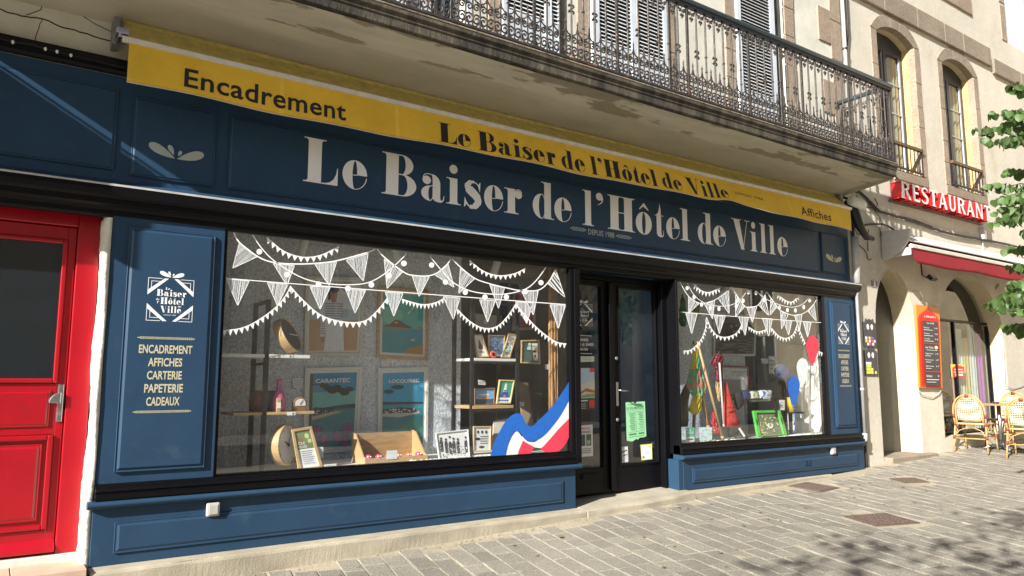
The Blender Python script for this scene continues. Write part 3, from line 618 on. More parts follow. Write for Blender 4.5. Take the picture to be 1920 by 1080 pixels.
gpoly('tricolour_ribbon', [
    (1, smooth_pts([(947, 857), (952, 836), (960, 818), (967.5, 809), (973, 812), (978, 820), (980, 827)], 4)+[(972, 845), (969, 857)]),
    (1, smooth_pts([(978, 817), (988, 827), (1000, 829), (1008, 825), (1030, 805), (1050, 778), (1066, 749)], 4)+[(1066, 786)]+smooth_pts([(1066, 786), (1050, 801), (1035, 818), (1020, 835), (1014, 840), (1000, 838), (986, 832), (976, 820)], 4)),
    (2, [(969, 857), (974, 840), (980, 826), (990, 832), (1002, 838.5), (997, 846), (993, 857)]),
    (2, smooth_pts([(1066, 785), (1050, 801), (1035, 818), (1020, 835), (1012, 841)], 4)+smooth_pts([(1018, 846), (1030, 849), (1048, 845), (1060, 832), (1066, 820)], 4)),
    (0, smooth_pts([(918.5, 857), (924, 835), (933, 815), (942, 798), (950, 786), (961, 777.5), (970, 775), (978.4, 779), (984, 791), (991, 799), (999, 798), (1009, 788), (1022, 776), (1040, 755), (1055, 733), (1066, 716)], 4)+
        smooth_pts([(1066, 751), (1050, 780), (1030, 806), (1018, 818), (1007, 825), (994, 827.5), (984, 823), (976, 813), (967, 808.5), (960, 815), (952, 835), (947, 857)], 4))], [FBLUE, FWH, FRED], g1)
def balloon(name, cx, t, b, rx, mat, tail=None):
    m = MB(); cy = t+rx*1.5; q = arc(cx, cy, rx, rx*1.5, 0, -180, 14); q = arc(cx, cy, rx, cy-t, 0, 180, 16)
    q = [(cx+(x-cx), 2*cy-y) for x, y in q] + smooth_pts([(cx-rx, cy), (cx-rx*.86, cy+rx*1.0), (cx-rx*.4, b-6), (cx-1.2, b-2)], 4)[1:]+[(cx-3, b+2), (cx+3, b+2)]+smooth_pts([(cx+1.2, b-2), (cx+rx*.4, b-6), (cx+rx*.86, cy+rx*1.0), (cx+rx, cy)], 4)[:-1]
    tess(m, [gp(x, y, .005) for x, y in q], q)
    if tail: pstroke(m, tail, 1.0, .004, 4)
    o = m.build(name, mat, g2); return o
balloon('painted_balloon', 1522.6, 629.5, 684, 11.8, FRED); balloon('painted_balloon', 1504, 671.5, 724, 11.2, M('thin_white_paint', (.62, .66, .70), .7, .1, 30)); balloon('painted_balloon', 1487.6, 705, 763, 11.6, FBLUE, [(1487.6, 765), (1490, 790), (1489, 815)])

# ------------------------------------------------------------ display windows inside
SH = structure
ctx = MB().add([(-3, .06, 0), (-3, 4, 0), (-3, 4, 2.9), (-3, .06, 2.9)], [(0, 1, 2, 3)])
r_ = MB(); r_.box(1.0, 10.1, 4.0, 4.1, -.1, 2.95); r_.box(10.12, 10.2, .07, 4.1, -.1, 2.95); r_.box(1.0, 1.06, .07, 4.1, -.1, 2.95)
room = r_.build('shop_room_wall', NAVYIN); tag(room, kind='structure')
o = MB().box(1.0, 10.2, .26, 4.1, -.12, -.02).build('shop_floor', SHOPFLOOR); SH(o)
o = MB().box(1.0, 10.2, .07, 4.1, 2.95, 3.0).build('shop_ceiling', M('shop_ceiling_paint', (.45, .43, .40), .8, .1)); SH(o)
YB = .72
o = MB().box(1.08, 4.02, YB, YB+.04, .40, 2.9).build('display_back_panel', STUCCO); SH(o)
o = MB().box(1.08, 4.93, .07, .74, .44, .50).build('display_floor', WHITEP); SH(o)
o = MB().box(6.47, 10.12, .07, .74, .44, .50).build('display_floor', WHITEP); SH(o)
o = MB().box(7.25, 8.62, YB, YB+.04, .40, 2.9).build('display_back_panel', STUCCO); SH(o)
m = MB(); m.box(1.06, 1.10, .07, .72, .5, 2.9); o = m.build('display_side_panel', STUCCO); SH(o)
m = MB(); m.box(9.9, 9.95, .07, 1.5, .5, 2.9); o = m.build('display_side_panel', M('white_side_panel', (.6, .6, .57), .7, .1)); SH(o)

def quadfn(q):
    """bilinear map over four corners TL TR BR BL; d lifts towards the viewer"""
    TL, TR, BR, BL = [Vector(p) for p in q]; n = (TR-TL).cross(BL-TL).normalized()
    if n.y > 0: n = -n
    def f(u, v, d=0):
        return tuple((BL*(1-u)+BR*u)*(1-v)+(TL*(1-u)+TR*u)*v+n*d)
    return f
COLS = {}
def col(rgb):
    k = tuple(round(c, 3) for c in rgb)
    if k not in COLS: COLS[k] = M('print_ink_%d' % len(COLS), tuple(min(.82, c*1.75) for c in rgb), .55, .07, 25)
    return COLS[k]
def patches(name, fn, items, par, d0=.002):
    """flat printed artwork: items (rgb, [(u,v)...]) or (rgb, 'text', u0,u1,v0,v1)"""
    mats = []; m = MB()
    for i, it in enumerate(items):
        c = col(it[0])
        if c not in mats: mats.append(c)
        m.i = mats.index(c); d = d0+.0004*i
        if isinstance(it[1], str): add_text(m, it[1], fn, it[2], it[3], it[4], it[5], d, bold=it[6] if len(it) > 6 else .012)
        else: tess(m, [fn(a, b, d) for a, b in it[1]], it[1])
    return m.build(name, mats, par)
def frame_thing(px, y, label, fw_, fmat, art, cat='picture', name='framed_picture', group=None, mount=0, depth=.018, tilt=0):
    q = [at(a, b, y) for a, b in px]
    if tilt:
        q[0].y += tilt; q[1].y += tilt
    fn = quadfn(q); c = (q[2]+q[3])/2
    t = thing(name, label, cat, tuple(c), group)
    Wd = (q[1]-q[0]).length; H = (q[0]-q[3]).length; a = fw_/Wd; b = fw_/H
    m = MB()
    for (u0, u1, v0, v1) in ((0, a, 0, 1), (1-a, 1, 0, 1), (a, 1-a, 0, b), (a, 1-a, 1-b, 1)):
        m.solid([fn(u0, v0, depth), fn(u1, v0, depth), fn(u1, v1, depth), fn(u0, v1, depth)], [fn(u0, v0, 0), fn(u1, v0, 0), fn(u1, v1, 0), fn(u0, v1, 0)])
    m.build('frame', fmat, t, bevel=.002, seg=1)
    m = MB().solid([fn(a, b, .004), fn(1-a, b, .004), fn(1-a, 1-b, .004), fn(a, 1-b, .004)], [fn(a, b, 0), fn(1-a, b, 0), fn(1-a, 1-b, 0), fn(a, 1-b, 0)])
    m.build('mount', PAPER, t)
    a2 = a+mount/Wd; b2 = b+mount/H
    f2 = lambda u, v, d=0: fn(a2+(1-2*a2)*u, b2+(1-2*b2)*v, d+.005)
    patches('print', f2, art, t)
    return t
full = [(0, 0), (1, 0), (1, 1), (0, 1)]
def el(cx, cy, rx, ry, n=14): return arc(cx, cy, rx, ry, 0, 360, n)[:-1]
rr = random.Random(5)
def scribble(c, n, x0, x1, y0, y1, w, h):
    return [(c, el(rr.uniform(x0, x1), rr.uniform(y0, y1), w*rr.uniform(.5, 1.2), h*rr.uniform(.5, 1.2), 8)) for _ in range(n)]
sea = (.02, .13, .16); sky_ = (.05, .24, .33)
frame_thing([(572, 517), (684, 520), (677, 667), (569, 668)], YB-.01, 'white framed poster of a person in a striped top, upper left on the grey panel', .03, ALU, [((.42, .45, .50), full), ((.26, .32, .36), [(0, .42), (1, .42), (1, .60), (0, .60)]), ((.30, .19, .11), [(0, 0), (1, 0), (1, .44), (0, .44)]),
     ((.42, .44, .50), [(.30, 0), (.72, 0), (.68, .42), (.62, .50), (.36, .50)]), ((.40, .42, .46), [(.22, .60), (.34, .70), (.46, .72), (.60, .70), (.66, .60), (.62, .44), (.36, .44), (.31, .20), (.22, .20)]),
     ((.40, .42, .46), [(.56, .70), (.62, .62), (.86, .70), (.84, .76), (.70, .92), (.66, .90), (.72, .77)]), ((.24, .13, .08), el(.47, .80, .075, .09)), ((.24, .13, .08), [(.42, .70), (.53, .70), (.52, .78), (.43, .78)]), ((.24, .13, .08), el(.64, .92, .05, .03)),
     ((.02, .02, .025), el(.46, .885, .115, .055)), ((.02, .02, .025), [(.35, .84), (.40, .88), (.40, .74), (.36, .72)]), ((.24, .13, .08), [(.23, .12), (.30, .12), (.31, .20), (.23, .20)])]
     + [((.08, .09, .14), [(.30, .46+k*.035), (.66, .46+k*.035), (.66, .47+k*.035), (.30, .47+k*.035)]) for k in range(7)]
     + [((.08, .09, .14), [(.225, .24+k*.035), (.31, .24+k*.035), (.31, .25+k*.035), (.225, .25+k*.035)]) for k in range(7)]
     + [((.1, .12, .16), 'MARINIÈRE', .30, .82, .955, .995, .005)], 'poster', mount=.02)
frame_thing([(708, 536), (803, 545), (801, 676), (705, 671)], YB-.01, 'oak framed poster of an islet on a green sea, upper right on the panel', .03, WOODL, [((.05, .26, .24), full), ((.035, .17, .20), [(0, 0), (1, 0), (1, .42), (0, .42)]), ((.02, .17, .24), [(.4, .30), (1, .26), (1, .42), (.3, .42)]), ((.13, .32, .26), el(.22, .62, .26, .16)),
     ((.07, .05, .035), [(.03, .44), (.18, .48), (.30, .56), (.42, .55), (.56, .49), (.70, .45), (.70, .42), (0, .42)]), ((.26, .11, .06), [(.0, .43), (.68, .43), (.60, .40), (.1, .41)]), ((.26, .11, .06), [(.78, .44), (.95, .46), (1, .43), (.74, .43)]), ((.30, .30, .26), el(.33, .505, .05, .012)),
     ((.25, .14, .06), [(.50, 0), (1, 0), (1, .20), (.85, .12), (.66, .10)]), ((.5, .55, .5), [(.62, .70), (.74, .76), (.76, .80), (.70, .76), (.66, .68), (.60, .66)]), ((.5, .55, .5), [(.70, .22), (.78, .22), (.80, .30), (.77, .24), (.69, .24)])], 'poster', mount=.028)
tree_ = [((.015, .025, .02), el(.30+.09*k, .83-.03*(k % 3)-.01*k, .10, .035)) for k in range(7)]
frame_thing([(571, 690), (679, 687), (670, 846), (567, 851)], YB-.01, 'white framed travel poster titled CARANTEC with pine and pink flowers', .03, WHITEP, [((.025, .16, .30), full), ((.10, .28, .27), [(0, .52), (1, .52), (1, .74), (0, .74)]), (sea, [(0, 0), (1, 0), (1, .53), (0, .53)]), ((.012, .03, .035), [(.1, .50), (1, .51), (1, .57), (.7, .56), (.3, .53), (.1, .54)]),
     ((.32, .26, .15), [(.02, .36), (.3, .40), (.75, .47), (.5, .475), (.15, .44), (.02, .44)]), ((.012, .03, .03), [(.08, .42), (.55, .475), (.5, .51), (.2, .50), (.06, .48)]), ((.05, .035, .03), [(.0, .20), (.05, .20), (.07, .98), (.0, 1.0)]), ((.015, .025, .02), stroke2([(.05, .84), (.25, .86), (.75, .70)], .014))]
     + tree_ + scribble((.34, .32, .28), 12, .08, .5, .45, .49, .02, .008) + [((.16, .05, .13), el(a, b, .10, .075)) for a, b in ((.18, .22), (.34, .10), (.62, .13), (.85, .24), (.10, .08), (.80, .07))] + scribble((.30, .12, .22), 22, .05, .95, .04, .28, .018, .012)
     + [((.62, .60, .56), 'CARANTEC', .10, .84, .865, .925, .03)], 'poster', mount=.022)
frame_thing([(708, 690), (803, 687), (800, 843), (707, 846)], YB-.01, 'white framed travel poster titled LOCQUIREC with a turquoise bay', .03, WHITEP, [((.03, .22, .38), full), (sea, [(0, 0), (1, 0), (1, .50), (0, .50)]), ((.02, .04, .05), [(0, .56), (1, .55), (1, .585), (0, .60)]), ((.03, .18, .24), [(0, .5), (1, .5), (1, .555), (0, .56)]),
     ((.30, .30, .26), [(0, .40), (.4, .38), (.9, .43), (.9, .46), (0, .45)]), ((.03, .04, .045), [(0, .44), (.85, .44), (.8, .50), (.4, .52), (.1, .50), (0, .50)]), ((.03, .15, .12), [(.1, .0), (1, 0), (1, .26), (.7, .36), (.3, .22)]), ((.01, .05, .05), el(.35, .80, .16, .03)), ((.01, .05, .05), el(.14, .74, .12, .03))]
     + scribble((.38, .38, .36), 26, .05, .78, .44, .50, .025, .01) + [((.62, .60, .56), 'LOCQUIREC', .13, .87, .85, .91, .03)], 'poster', mount=.022)
# price cards on the panel
def card(px, y, label, name='price_card', cat='price card', mat=None, grp='small price cards in the window'):
    q = [at(a, b, y) for a, b in px]; fn = quadfn(q); t = thing(name, label, cat, tuple((q[2]+q[3])/2), grp)
    MB().solid([fn(0, 0, .003), fn(1, 0, .003), fn(1, 1, .003), fn(0, 1, .003)], [fn(0, 0, 0), fn(1, 0, 0), fn(1, 1, 0), fn(0, 1, 0)]).build('card', mat or PAPER, t)
    patches('print', fn, [((.25, .25, .27), stroke2([(.15, v), (.8, v)], .07)) for v in (.75, .5, .28)], t, .0035)
card([(548, 709), (568, 709), (568, 727), (549, 727)], YB-.01, 'white price card left of the CARANTEC poster')
card([(715, 676), (729, 677), (729, 687), (715, 686)], YB-.01, 'small card hanging under the oak framed sea poster')
card([(577, 675), (593, 676), (593, 684), (576, 683)], YB-.01, 'small card under the striped top poster')
card([(607, 871), (631, 869), (630, 879), (608, 881)], .10, 'small white card on the window floor by the framed notice')
card([(1022, 683), (1034, 684), (1033, 694), (1022, 692)], .30, 'white label hanging under the picture right of the black shelf upright')
card([(968, 753), (983, 754), (982, 762), (968, 761)], .22, 'small label in front of the wooden shelf with two pictures')
card([(1461, 750), (1471, 750), (1471, 769), (1462, 769)], .25, 'white tag on the display table in the right window')
card([(896, 712), (910, 714), (910, 722), (897, 721)], .5, 'pale label on the grey wall above the sea view picture')

# black metal shelves
def shelf_stand(label, posts, shelves, y0, y1, name='display_stand'):
    t = thing(name, label, 'shelf', (posts[0][0], y0, .5))
    for (x, zt, y) in posts: MB().box(x-.019, x+.019, y-.014, y+.014, .502, zt).build('upright', BLACKM, t, bevel=.002)
    for (x0, x1, z, th, mat) in shelves: MB().box(x0, x1, y0, y1, z-th, z).build('shelf', mat, t, bevel=.002)
    return t
ys0, ys1 = .12, .50
xl = at(499, 700, ys0).x; xr = at(553, 700, ys1).x
zt = at(499, 561, ys0).z
t = shelf_stand('black metal stand with a white and a wooden shelf at the left of the window', [(xl, zt, ys0+.014), (xl, zt, ys1-.014)], [(xl-.42, xl+.36, at(540, 665, ys0).z, .028, WHITEP), (at(437, 773, ys0).x, at(590, 770, ys0).x, at(540, 772, ys0).z, .022, WOODL)], ys0, ys1)
m = MB(); m.box(xl-.012, xl+.012, ys0+.03, ys1-.03, zt-.03, zt); m.box(xl-.012, xl+.012, ys0+.03, ys1-.03, at(540, 680, ys0).z-.02, at(540, 680, ys0).z); m.build('crossbar', BLACKM, t, bevel=.002)
xl2 = at(887, 700, .12).x; xr2 = at(972, 700, .12).x
t = shelf_stand('black metal stand with three shelves of small framed prints', [(xl2, 2.05, .14), (xr2, at(972, 585, .12).z, .14), (xl2, 2.05, .48), (xr2, at(972, 585, .12).z, .48)],
    [(xl2+.015, xr2-.03, at(930, 672, .12).z, .026, WHITEP), (xl2+.0, at(963, 762, .12).x, at(930, 760, .12).z, .03, WOODL), (xl2-.0, xr2+.02, at(930, 851, .10).z, .03, WHITEP)], .12, .50)
m = MB()
for z in (at(930, 672, .12).z-.04, 2.02, at(930, 760, .12).z-.045): m.box(xl2+.014, xr2-.014, .128, .152, z-.012, z+.008)
m.build('crossbar', BLACKM, t)

# clocks
def round_clock(c, rad, axis, label, face, rim, hands=True, name='wall_clock', thick=.05):
    t = thing(name, label, 'clock', (c[0], c[1], c[2]-rad)); mt = Vector((0, 0, 1)).rotation_difference(Vector(axis).normalized()).to_matrix().to_4x4()
    MB().lathe([(rad, -thick), (rad, thick*.5), (rad*.93, thick*.5), (rad*.93, thick*.3), (rad*.2, thick*.3)], c, 36, mt).build('rim', rim, t, smooth=False, bevel=.002)
    MB().lathe([(rad*.925, thick*.3), (rad*.925, thick*.31), (.001, thick*.315)], c, 36, mt).build('dial', face, t)
    if hands:
        m = MB(); cc = Vector(c)
        xu = mt @ Vector((1, 0, 0)); yu = mt @ Vector((0, 1, 0)); n = (mt @ Vector((0, 0, 1)))
        upv = Vector((0, 0, 1)); upv = (upv-n*upv.dot(n)).normalized(); rv = upv.cross(n)
        if rv.x < 0: rv = -rv
        for ang, L, w in ((58, .42, .03), (-52, .36, .045)) if False else ((28, .62, .022), (-60, .36, .035)):
            d = upv*math.cos(R(ang))+rv*math.sin(R(ang)); s = n.cross(d); o_ = cc+n*thick*.40
            m.solid([o_-s*w*rad-d*.1*rad, o_+s*w*rad-d*.1*rad, o_+s*w*rad*.6+d*L*rad, o_-s*w*rad*.6+d*L*rad], [p+n*.003 for p in (o_-s*w*rad-d*.1*rad, o_+s*w*rad-d*.1*rad, o_+s*w*rad*.6+d*L*rad, o_-s*w*rad*.6+d*L*rad)])
        m.build('hand', BLACKM, t)
        m = MB()
        for k in range(12):
            d = upv*math.cos(R(30*k))+rv*math.sin(R(30*k)); s = n.cross(d)*.012*rad; o_ = cc+n*thick*.33
            m.add([o_+d*rad*.76-s, o_+d*rad*.76+s, o_+d*rad*.86+s, o_+d*rad*.86-s], [(0, 1, 2, 3)])
        m.build('hour_marks', BLACKM, t)
    return t
FACE = M('clock_dial', (.70, .70, .70), .4, .02); FACED = M('dark_dial', (.03, .035, .04), .25, .05)
c = at(537, 834, .22); t = round_clock(tuple(c), .166, (.66, -.75, .06), 'light wood clock with a white dial standing on the window floor', FACE, WOODL)
c = at(541, 629, .26); t = round_clock(tuple(c), .160, (.68, -.60, .45), 'wood rimmed clock with a dark dial leaning on the white shelf', FACED, WOODL, hands=False)
m = MB(); o_ = Vector(c)+Vector((.68, -.60, .45)).normalized()*.022; m.add([o_+Vector((-.01, 0, .0)), o_+Vector((.07, .02, -.012)), o_+Vector((.07, .02, -.005)), o_+Vector((-.01, 0, .006))], [(0, 1, 2, 3)]); m.build('hand', PAPER, t)
# shelf objects
zs_ = at(540, 772, ys0).z
def lathe_thing(name, label, cat, px, y, zb, prof, mat, n=20):
    x = at(px, 740, y).x; t = thing(name, label, cat, (x, y, zb)); MB().lathe(prof, (x, y, zb), n).build('body', mat, t, smooth=True); return t
t = lathe_thing('vase', 'pink glass bottle vase on the wooden shelf', 'vase', 523, .20, zs_, [(.045, 0), (.058, .03), (.060, .07), (.050, .12), (.028, .17), (.021, .21), (.022, .245), (.030, .262), (.024, .262)], M('pink_glass', (.50, .08, .22), .15, .1, coat=.5))
m = MB(); x = at(523, 740, .2).x; m.lathe([(.024, 0), (.022, .004)], (x, .2, zs_+.262), 16); m.build('rim', M('pink_rim', (.55, .12, .25), .3), t)
m = MB(); x = at(522, 770, .13).x; m.box(x-.015, x+.018, .125, .15, zs_, zs_+.11)
t = thing('wooden_box', 'small upright oak block in front of the pink vase', 'box', (x, .13, zs_)); m.build('body', WOODL, t, bevel=.003); MB().box(x-.013, x+.016, .1235, .1245, zs_+.03, zs_+.075).build('label', PAPER, t)
x = at(486, 740, .30).x; t = thing('vase', 'rust brown round vase behind the black upright on the wooden shelf', 'vase', (x, .3, zs_))
MB().lathe([(.05, 0), (.075, .04), (.082, .09), (.07, .14), (.045, .165)], (x, .3, zs_), 20).build('body', M('rust_ceramic', (.16, .045, .02), .4, .1), t, smooth=True); MB().lathe([(.045, .165), (.040, .172), (.035, .165)], (x, .3, zs_), 20).build('rim', M('rust_rim', (.12, .03, .015), .4), t, smooth=True)
x = at(505, 740, .34).x; t = thing('speaker', 'black rounded box behind the pink vase', 'speaker', (x, .34, zs_))
MB().box(x-.10, x+.08, .28, .40, zs_+.01, zs_+.17).build('body', BLACKM, t, bevel=.02, seg=3); MB().box(x-.085, x+.065, .274, .279, zs_+.025, zs_+.155).build('front', M('speaker_cloth', (.02, .02, .02), .9), t, bevel=.01); MB().box(x-.08, x+.06, .29, .39, zs_, zs_+.009).build('foot', BLACKM, t)
x = at(562, 750, .20).x; t = thing('table_clock', 'small arched wooden barometer clock on the shelf end', 'clock', (x, .2, zs_))
q = [(x-.055, zs_), (x+.055, zs_)]+arc(x, zs_+.062, .055, .055, 0, 180, 14); MB().prism(q, .18, .23).build('case', M('walnut', (.22, .11, .05), .5, .2, 10), t, bevel=.003)
q = arc(x, zs_+.060, .043, .043, 0, 180, 14)+[(x-.043, zs_+.045), (x+.043, zs_+.045)]; MB().prism(q, .176, .1795).build('dial', FACE, t)
m = MB(); m.prism(stroke2([(x, zs_+.06), (x+.02, zs_+.09)], .003), .173, .1755); m.lathe([(.005, 0), (.005, .003)], (x, .176, zs_+.06), 8, Matrix.Rotation(R(90), 4, 'X')); m.build('hand', BLACKM, t)
for (px, py, nm) in ((541, 666, 'white'), (546, 773.5, 'wooden')):
    p = at(px, py, ys0); t = thing('price_card', 'white price label on the edge of the %s shelf' % nm, 'price card', (p.x, ys0, p.z), 'small price cards in the window')
    MB().box(p.x-.035, p.x+.035, ys0-.004, ys0-.001, p.z-.022, p.z+.004).build('card', PAPER, t); MB().box(p.x+.01, p.x+.02, ys0-.006, ys0-.0045, p.z-.016, p.z-.003).build('print', BLACKM, t)
frame_thing([(549, 806), (587, 800), (605, 878), (559, 884)], .13, 'oak framed notice with white text sheet leaning beside the clock', .022, WOODL, [((.10, .13, .05), full), ((.66, .68, .74), [(0, 0), (1, 0), (1, .50), (0, .50)]), ((.30, .36, .18), el(.72, .84, .14, .07)), ((.30, .36, .18), el(.82, .70, .12, .06)), ((.16, .07, .03), el(.25, .70, .14, .12)), ((.6, .6, .6), 'CHI', .1, .5, .62, .70), ((.6, .6, .6), 'HOSE', .1, .6, .53, .60)]
            + [((.10, .10, .25), stroke2([(.15+.03*(k % 2), .44-k*.055), (.85-.06*(k % 3), .44-k*.055)], .012)) for k in range(7)], 'notice', 'framed_notice', tilt=.05)
# cardboard display with keyrings
t = thing('counter_display', 'kraft wooden tray display of little red and pink toys', 'display tray', tuple(at(740, 875, .2)))
z0 = .502; x0 = at(683, 860, .12).x; x1 = at(800, 860, .12).x
for xx in (x0, x1-.012): MB().prism([(.10, z0), (.40, z0), (.40, z0+.26), (.33, z0+.25), (.14, z0+.06), (.10, z0+.06)], xx, xx+.012, 'x').build('side', CARD, t)
MB().box(x0+.012, x1-.012, .388, .40, z0, z0+.25).build('back', WOODB, t); MB().box(x0+.012, x1-.012, .10, .112, z0, z0+.05).build('front', CARD, t); MB().box(x0+.012, x1-.012, .112, .388, z0+.02, z0+.026).build('tray', CARD, t)
for k, cc in enumerate([(.5, .03, .12), (.45, .03, .10), (.30, .05, .16), (.55, .06, .03), (.5, .08, .04), (.45, .03, .10)]):
    x = x0+.06+k*(x1-x0-.12)/5; tt = thing('keyring_toy', ['pink', 'rose', 'purple', 'orange', 'vermilion', 'raspberry'][k]+' little toy lying in the kraft tray', 'toy', (x, .17, z0+.027))
    MB().lathe([(.012, 0), (.027, .012), (.03, .028), (.02, .045), (.006, .052)], (x, .17, z0+.027), 12).build('body', col(cc), tt, smooth=True)
    m = MB(); m.lathe([(.006, 0), (.009, .006), (.005, .012)], (x-.012, .148, z0+.055), 8); m.lathe([(.006, 0), (.009, .006), (.005, .012)], (x+.012, .148, z0+.055), 8); m.build('eye', PAPER, tt, smooth=True)
MB().box(x0+.20, x0+.30, .095, .0985, z0+.035, z0+.11).build('price_sign', col((.42, .58, .52)), t)
frame_thing([(818, 812), (880, 805), (880, 858), (822, 862)], .10, 'black and white photograph of a group of people on a white board', .012, WHITEP, [((.62, .62, .63), full), ((.30, .30, .31), [(0, .0), (.25, .1), (.3, 0)])]
    + [((.05, .05, .055), [(x-.05, y), (x+.05, y), (x+.055, y+.40), (x+.03, y+.50), (x-.03, y+.50), (x-.055, y+.38)]) for x, y in ((.12, .25), (.27, .18), (.40, .14), (.52, .16), (.66, .14), (.93, .16))] + [((.05, .05, .055), el(x, y, .035, .05)) for x, y in ((.12, .80), (.27, .74), (.40, .82), (.52, .74), (.66, .70), (.93, .74))] + scribble((.45, .45, .46), 30, .05, .95, .15, .65, .02, .03) + scribble((.08, .08, .08), 24, .05, .95, .05, .6, .025, .03), 'photograph', 'framed_photograph', tilt=.03)
# small framed prints on the right stand
def ship(): return [((.50, .46, .44), full), ((.10, .035, .03), [(.30, .45), (.55, .85), (.75, .50), (.80, .42), (.25, .42)]), ((.14, .06, .04), el(.5, .38, .26, .06)), ((.10, .10, .16), el(.5, .2, .3, .03))]
frame_thing([(887, 627), (905, 627), (916, 670), (893, 670)], .17, 'tilted oak framed print of a red sailing ship on the top white shelf', .012, WOODL, ship(), tilt=.02)
frame_thing([(914, 628), (946, 629), (943, 668), (916, 668)], .22, 'oak framed blue sea print at the back of the top white shelf', .010, WOODL, [((.10, .17, .27), full)]+scribble((.28, .36, .45), 30, .05, .95, .1, .95, .10, .02)+scribble((.03, .07, .14), 26, .05, .95, .05, .95, .10, .02))
frame_thing([(953, 625), (968, 627), (955, 671), (938, 670)], .15, 'bright oak framed print of boats leaning right on the top white shelf', .012, WOODL, [((.50, .50, .48), full)]+scribble((.05, .12, .2), 16, .1, .9, .1, .9, .14, .03)+scribble((.25, .45, .42), 12, .1, .9, .05, .4, .16, .03)+scribble((.6, .6, .6), 12, .1, .9, .5, .9, .10, .04))
frame_thing([(976, 638), (1010, 637), (1012, 683), (975, 681)], .30, 'oak framed dark green print right of the black upright', .014, WOODL, [((.04, .07, .06), full), ((.36, .48, .42), [(.30, .60), (.40, .92), (.55, .92), (.55, .60)]), ((.5, .45, .36), [(.7, .1), (.95, .1), (.95, .9), (.6, .9)]), ((.25, .02, .03), el(.78, .3, .08, .08)), ((.03, .03, .03), el(.75, .52, .12, .06))])
frame_thing([(889, 728), (927, 727), (926, 759), (888, 759)], .20, 'walnut framed print of a blue sky over a harbour on the wooden shelf', .012, M('walnut_frame', (.25, .12, .07), .5, .1), [((.10, .26, .55), full), ((.02, .06, .12), [(0, 0), (1, 0), (1, .34), (0, .34)]), ((.38, .20, .12), [(.1, .30), (.9, .32), (.8, .46), (.55, .5), (.3, .48), (.15, .42)]), ((.45, .48, .5), el(.5, .62, .3, .06))])
frame_thing([(937, 712), (966, 713), (956, 757), (929, 757)], .14, 'yellow oak framed print of a lighthouse figure on green, wooden shelf', .014, M('pale_oak', (.62, .48, .22), .5, .1), [((.03, .18, .12), full), ((.62, .62, .6), [(.35, .45), (.62, .45), (.56, .85), (.48, .92), (.42, .85)]), ((.02, .05, .2), [(.1, .2), (.9, .2), (.7, .5), (.3, .5)]), ((.6, .6, .58), [(.0, .0), (1, 0), (1, .22), (0, .22)]), ((.01, .01, .02), el(.5, .55, .12, .03)), ((.5, .12, .08), el(.5, .3, .1, .05))]+[((.02, .06, .25), el(x_, .09, .09, .04)) for x_ in (.2, .4, .6, .8)], tilt=.02)
frame_thing([(886, 799), (920, 799), (919, 846), (886, 847)], .13, 'oak framed black and white striped print on the bottom shelf', .012, M('pale_oak_b', (.55, .42, .22), .5, .1), [((.62, .62, .6), full), ((.02, .02, .02), el(.5, .14, .18, .06))]+[((.02, .02, .02), stroke2([(.4, v), (.9, v)], .03)) for v in (.3, .4, .5, .6)]+[((.02, .02, .02), el(x, .8, .07, .07)) for x in (.25, .5, .75)]+[((.02, .02, .02), [(.08, .45), (.35, .45), (.35, .55), (.08, .55)])])
t = thing('framed_canvas', 'cream canvas leaning behind the painted tricolour ribbon', 'picture', tuple(at(935, 850, .2)))
q = [at(924, 790, .22), at(952, 785, .22), at(945, 850, .16), at(922, 852, .16)]; fn = quadfn(q); MB().solid([fn(0, 0, .02), fn(1, 0, .02), fn(1, 1, .02), fn(0, 1, .02)], [fn(0, 0), fn(1, 0), fn(1, 1), fn(0, 1)]).build('board', M('cream_board', (.56, .50, .40), .7), t); MB().solid([fn(.08, .05, .022), fn(.92, .05, .022), fn(.92, .95, .022), fn(.08, .95, .022)], [fn(.08, .05, .0205), fn(.92, .05, .0205), fn(.92, .95, .0205), fn(.08, .95, .0205)]).build('print', M('cream_print', (.60, .55, .44), .7), t)
x = at(925, 663, .13).x; zz = at(930, 672, .12).z; t = thing('round_badge', 'round red badge lying in front of the blue print on the top shelf', 'badge', (x, .13, zz))
MB().lathe([(.037, 0), (.037, .006), (.032, .010)], (x, .135, zz+.038), 20, Matrix.Rotation(R(80), 4, 'X')).build('disc', col((.60, .06, .05)), t); MB().lathe([(.018, 0), (.018, .002)], (x, .124, zz+.04), 12, Matrix.Rotation(R(80), 4, 'X')).build('face', BLACKM, t)
frame_thing([(961, 548), (1003, 546), (1003, 618), (960, 620)], 1.0, 'red picture in a pale frame behind the bunting, near the door', .03, M('pale_wood_frame', (.45, .38, .30), .5), [((.24, .025, .03), full)]+scribble((.10, .01, .02), 20, .1, .9, .1, .9, .06, .04))
frame_thing([(888, 586), (942, 590), (940, 618), (888, 616)], .69, 'small dark framed grey picture on the panel above the shelf prints', .012, BLACKM, [((.20, .20, .19), full), ((.42, .40, .36), el(.4, .45, .08, .2))])
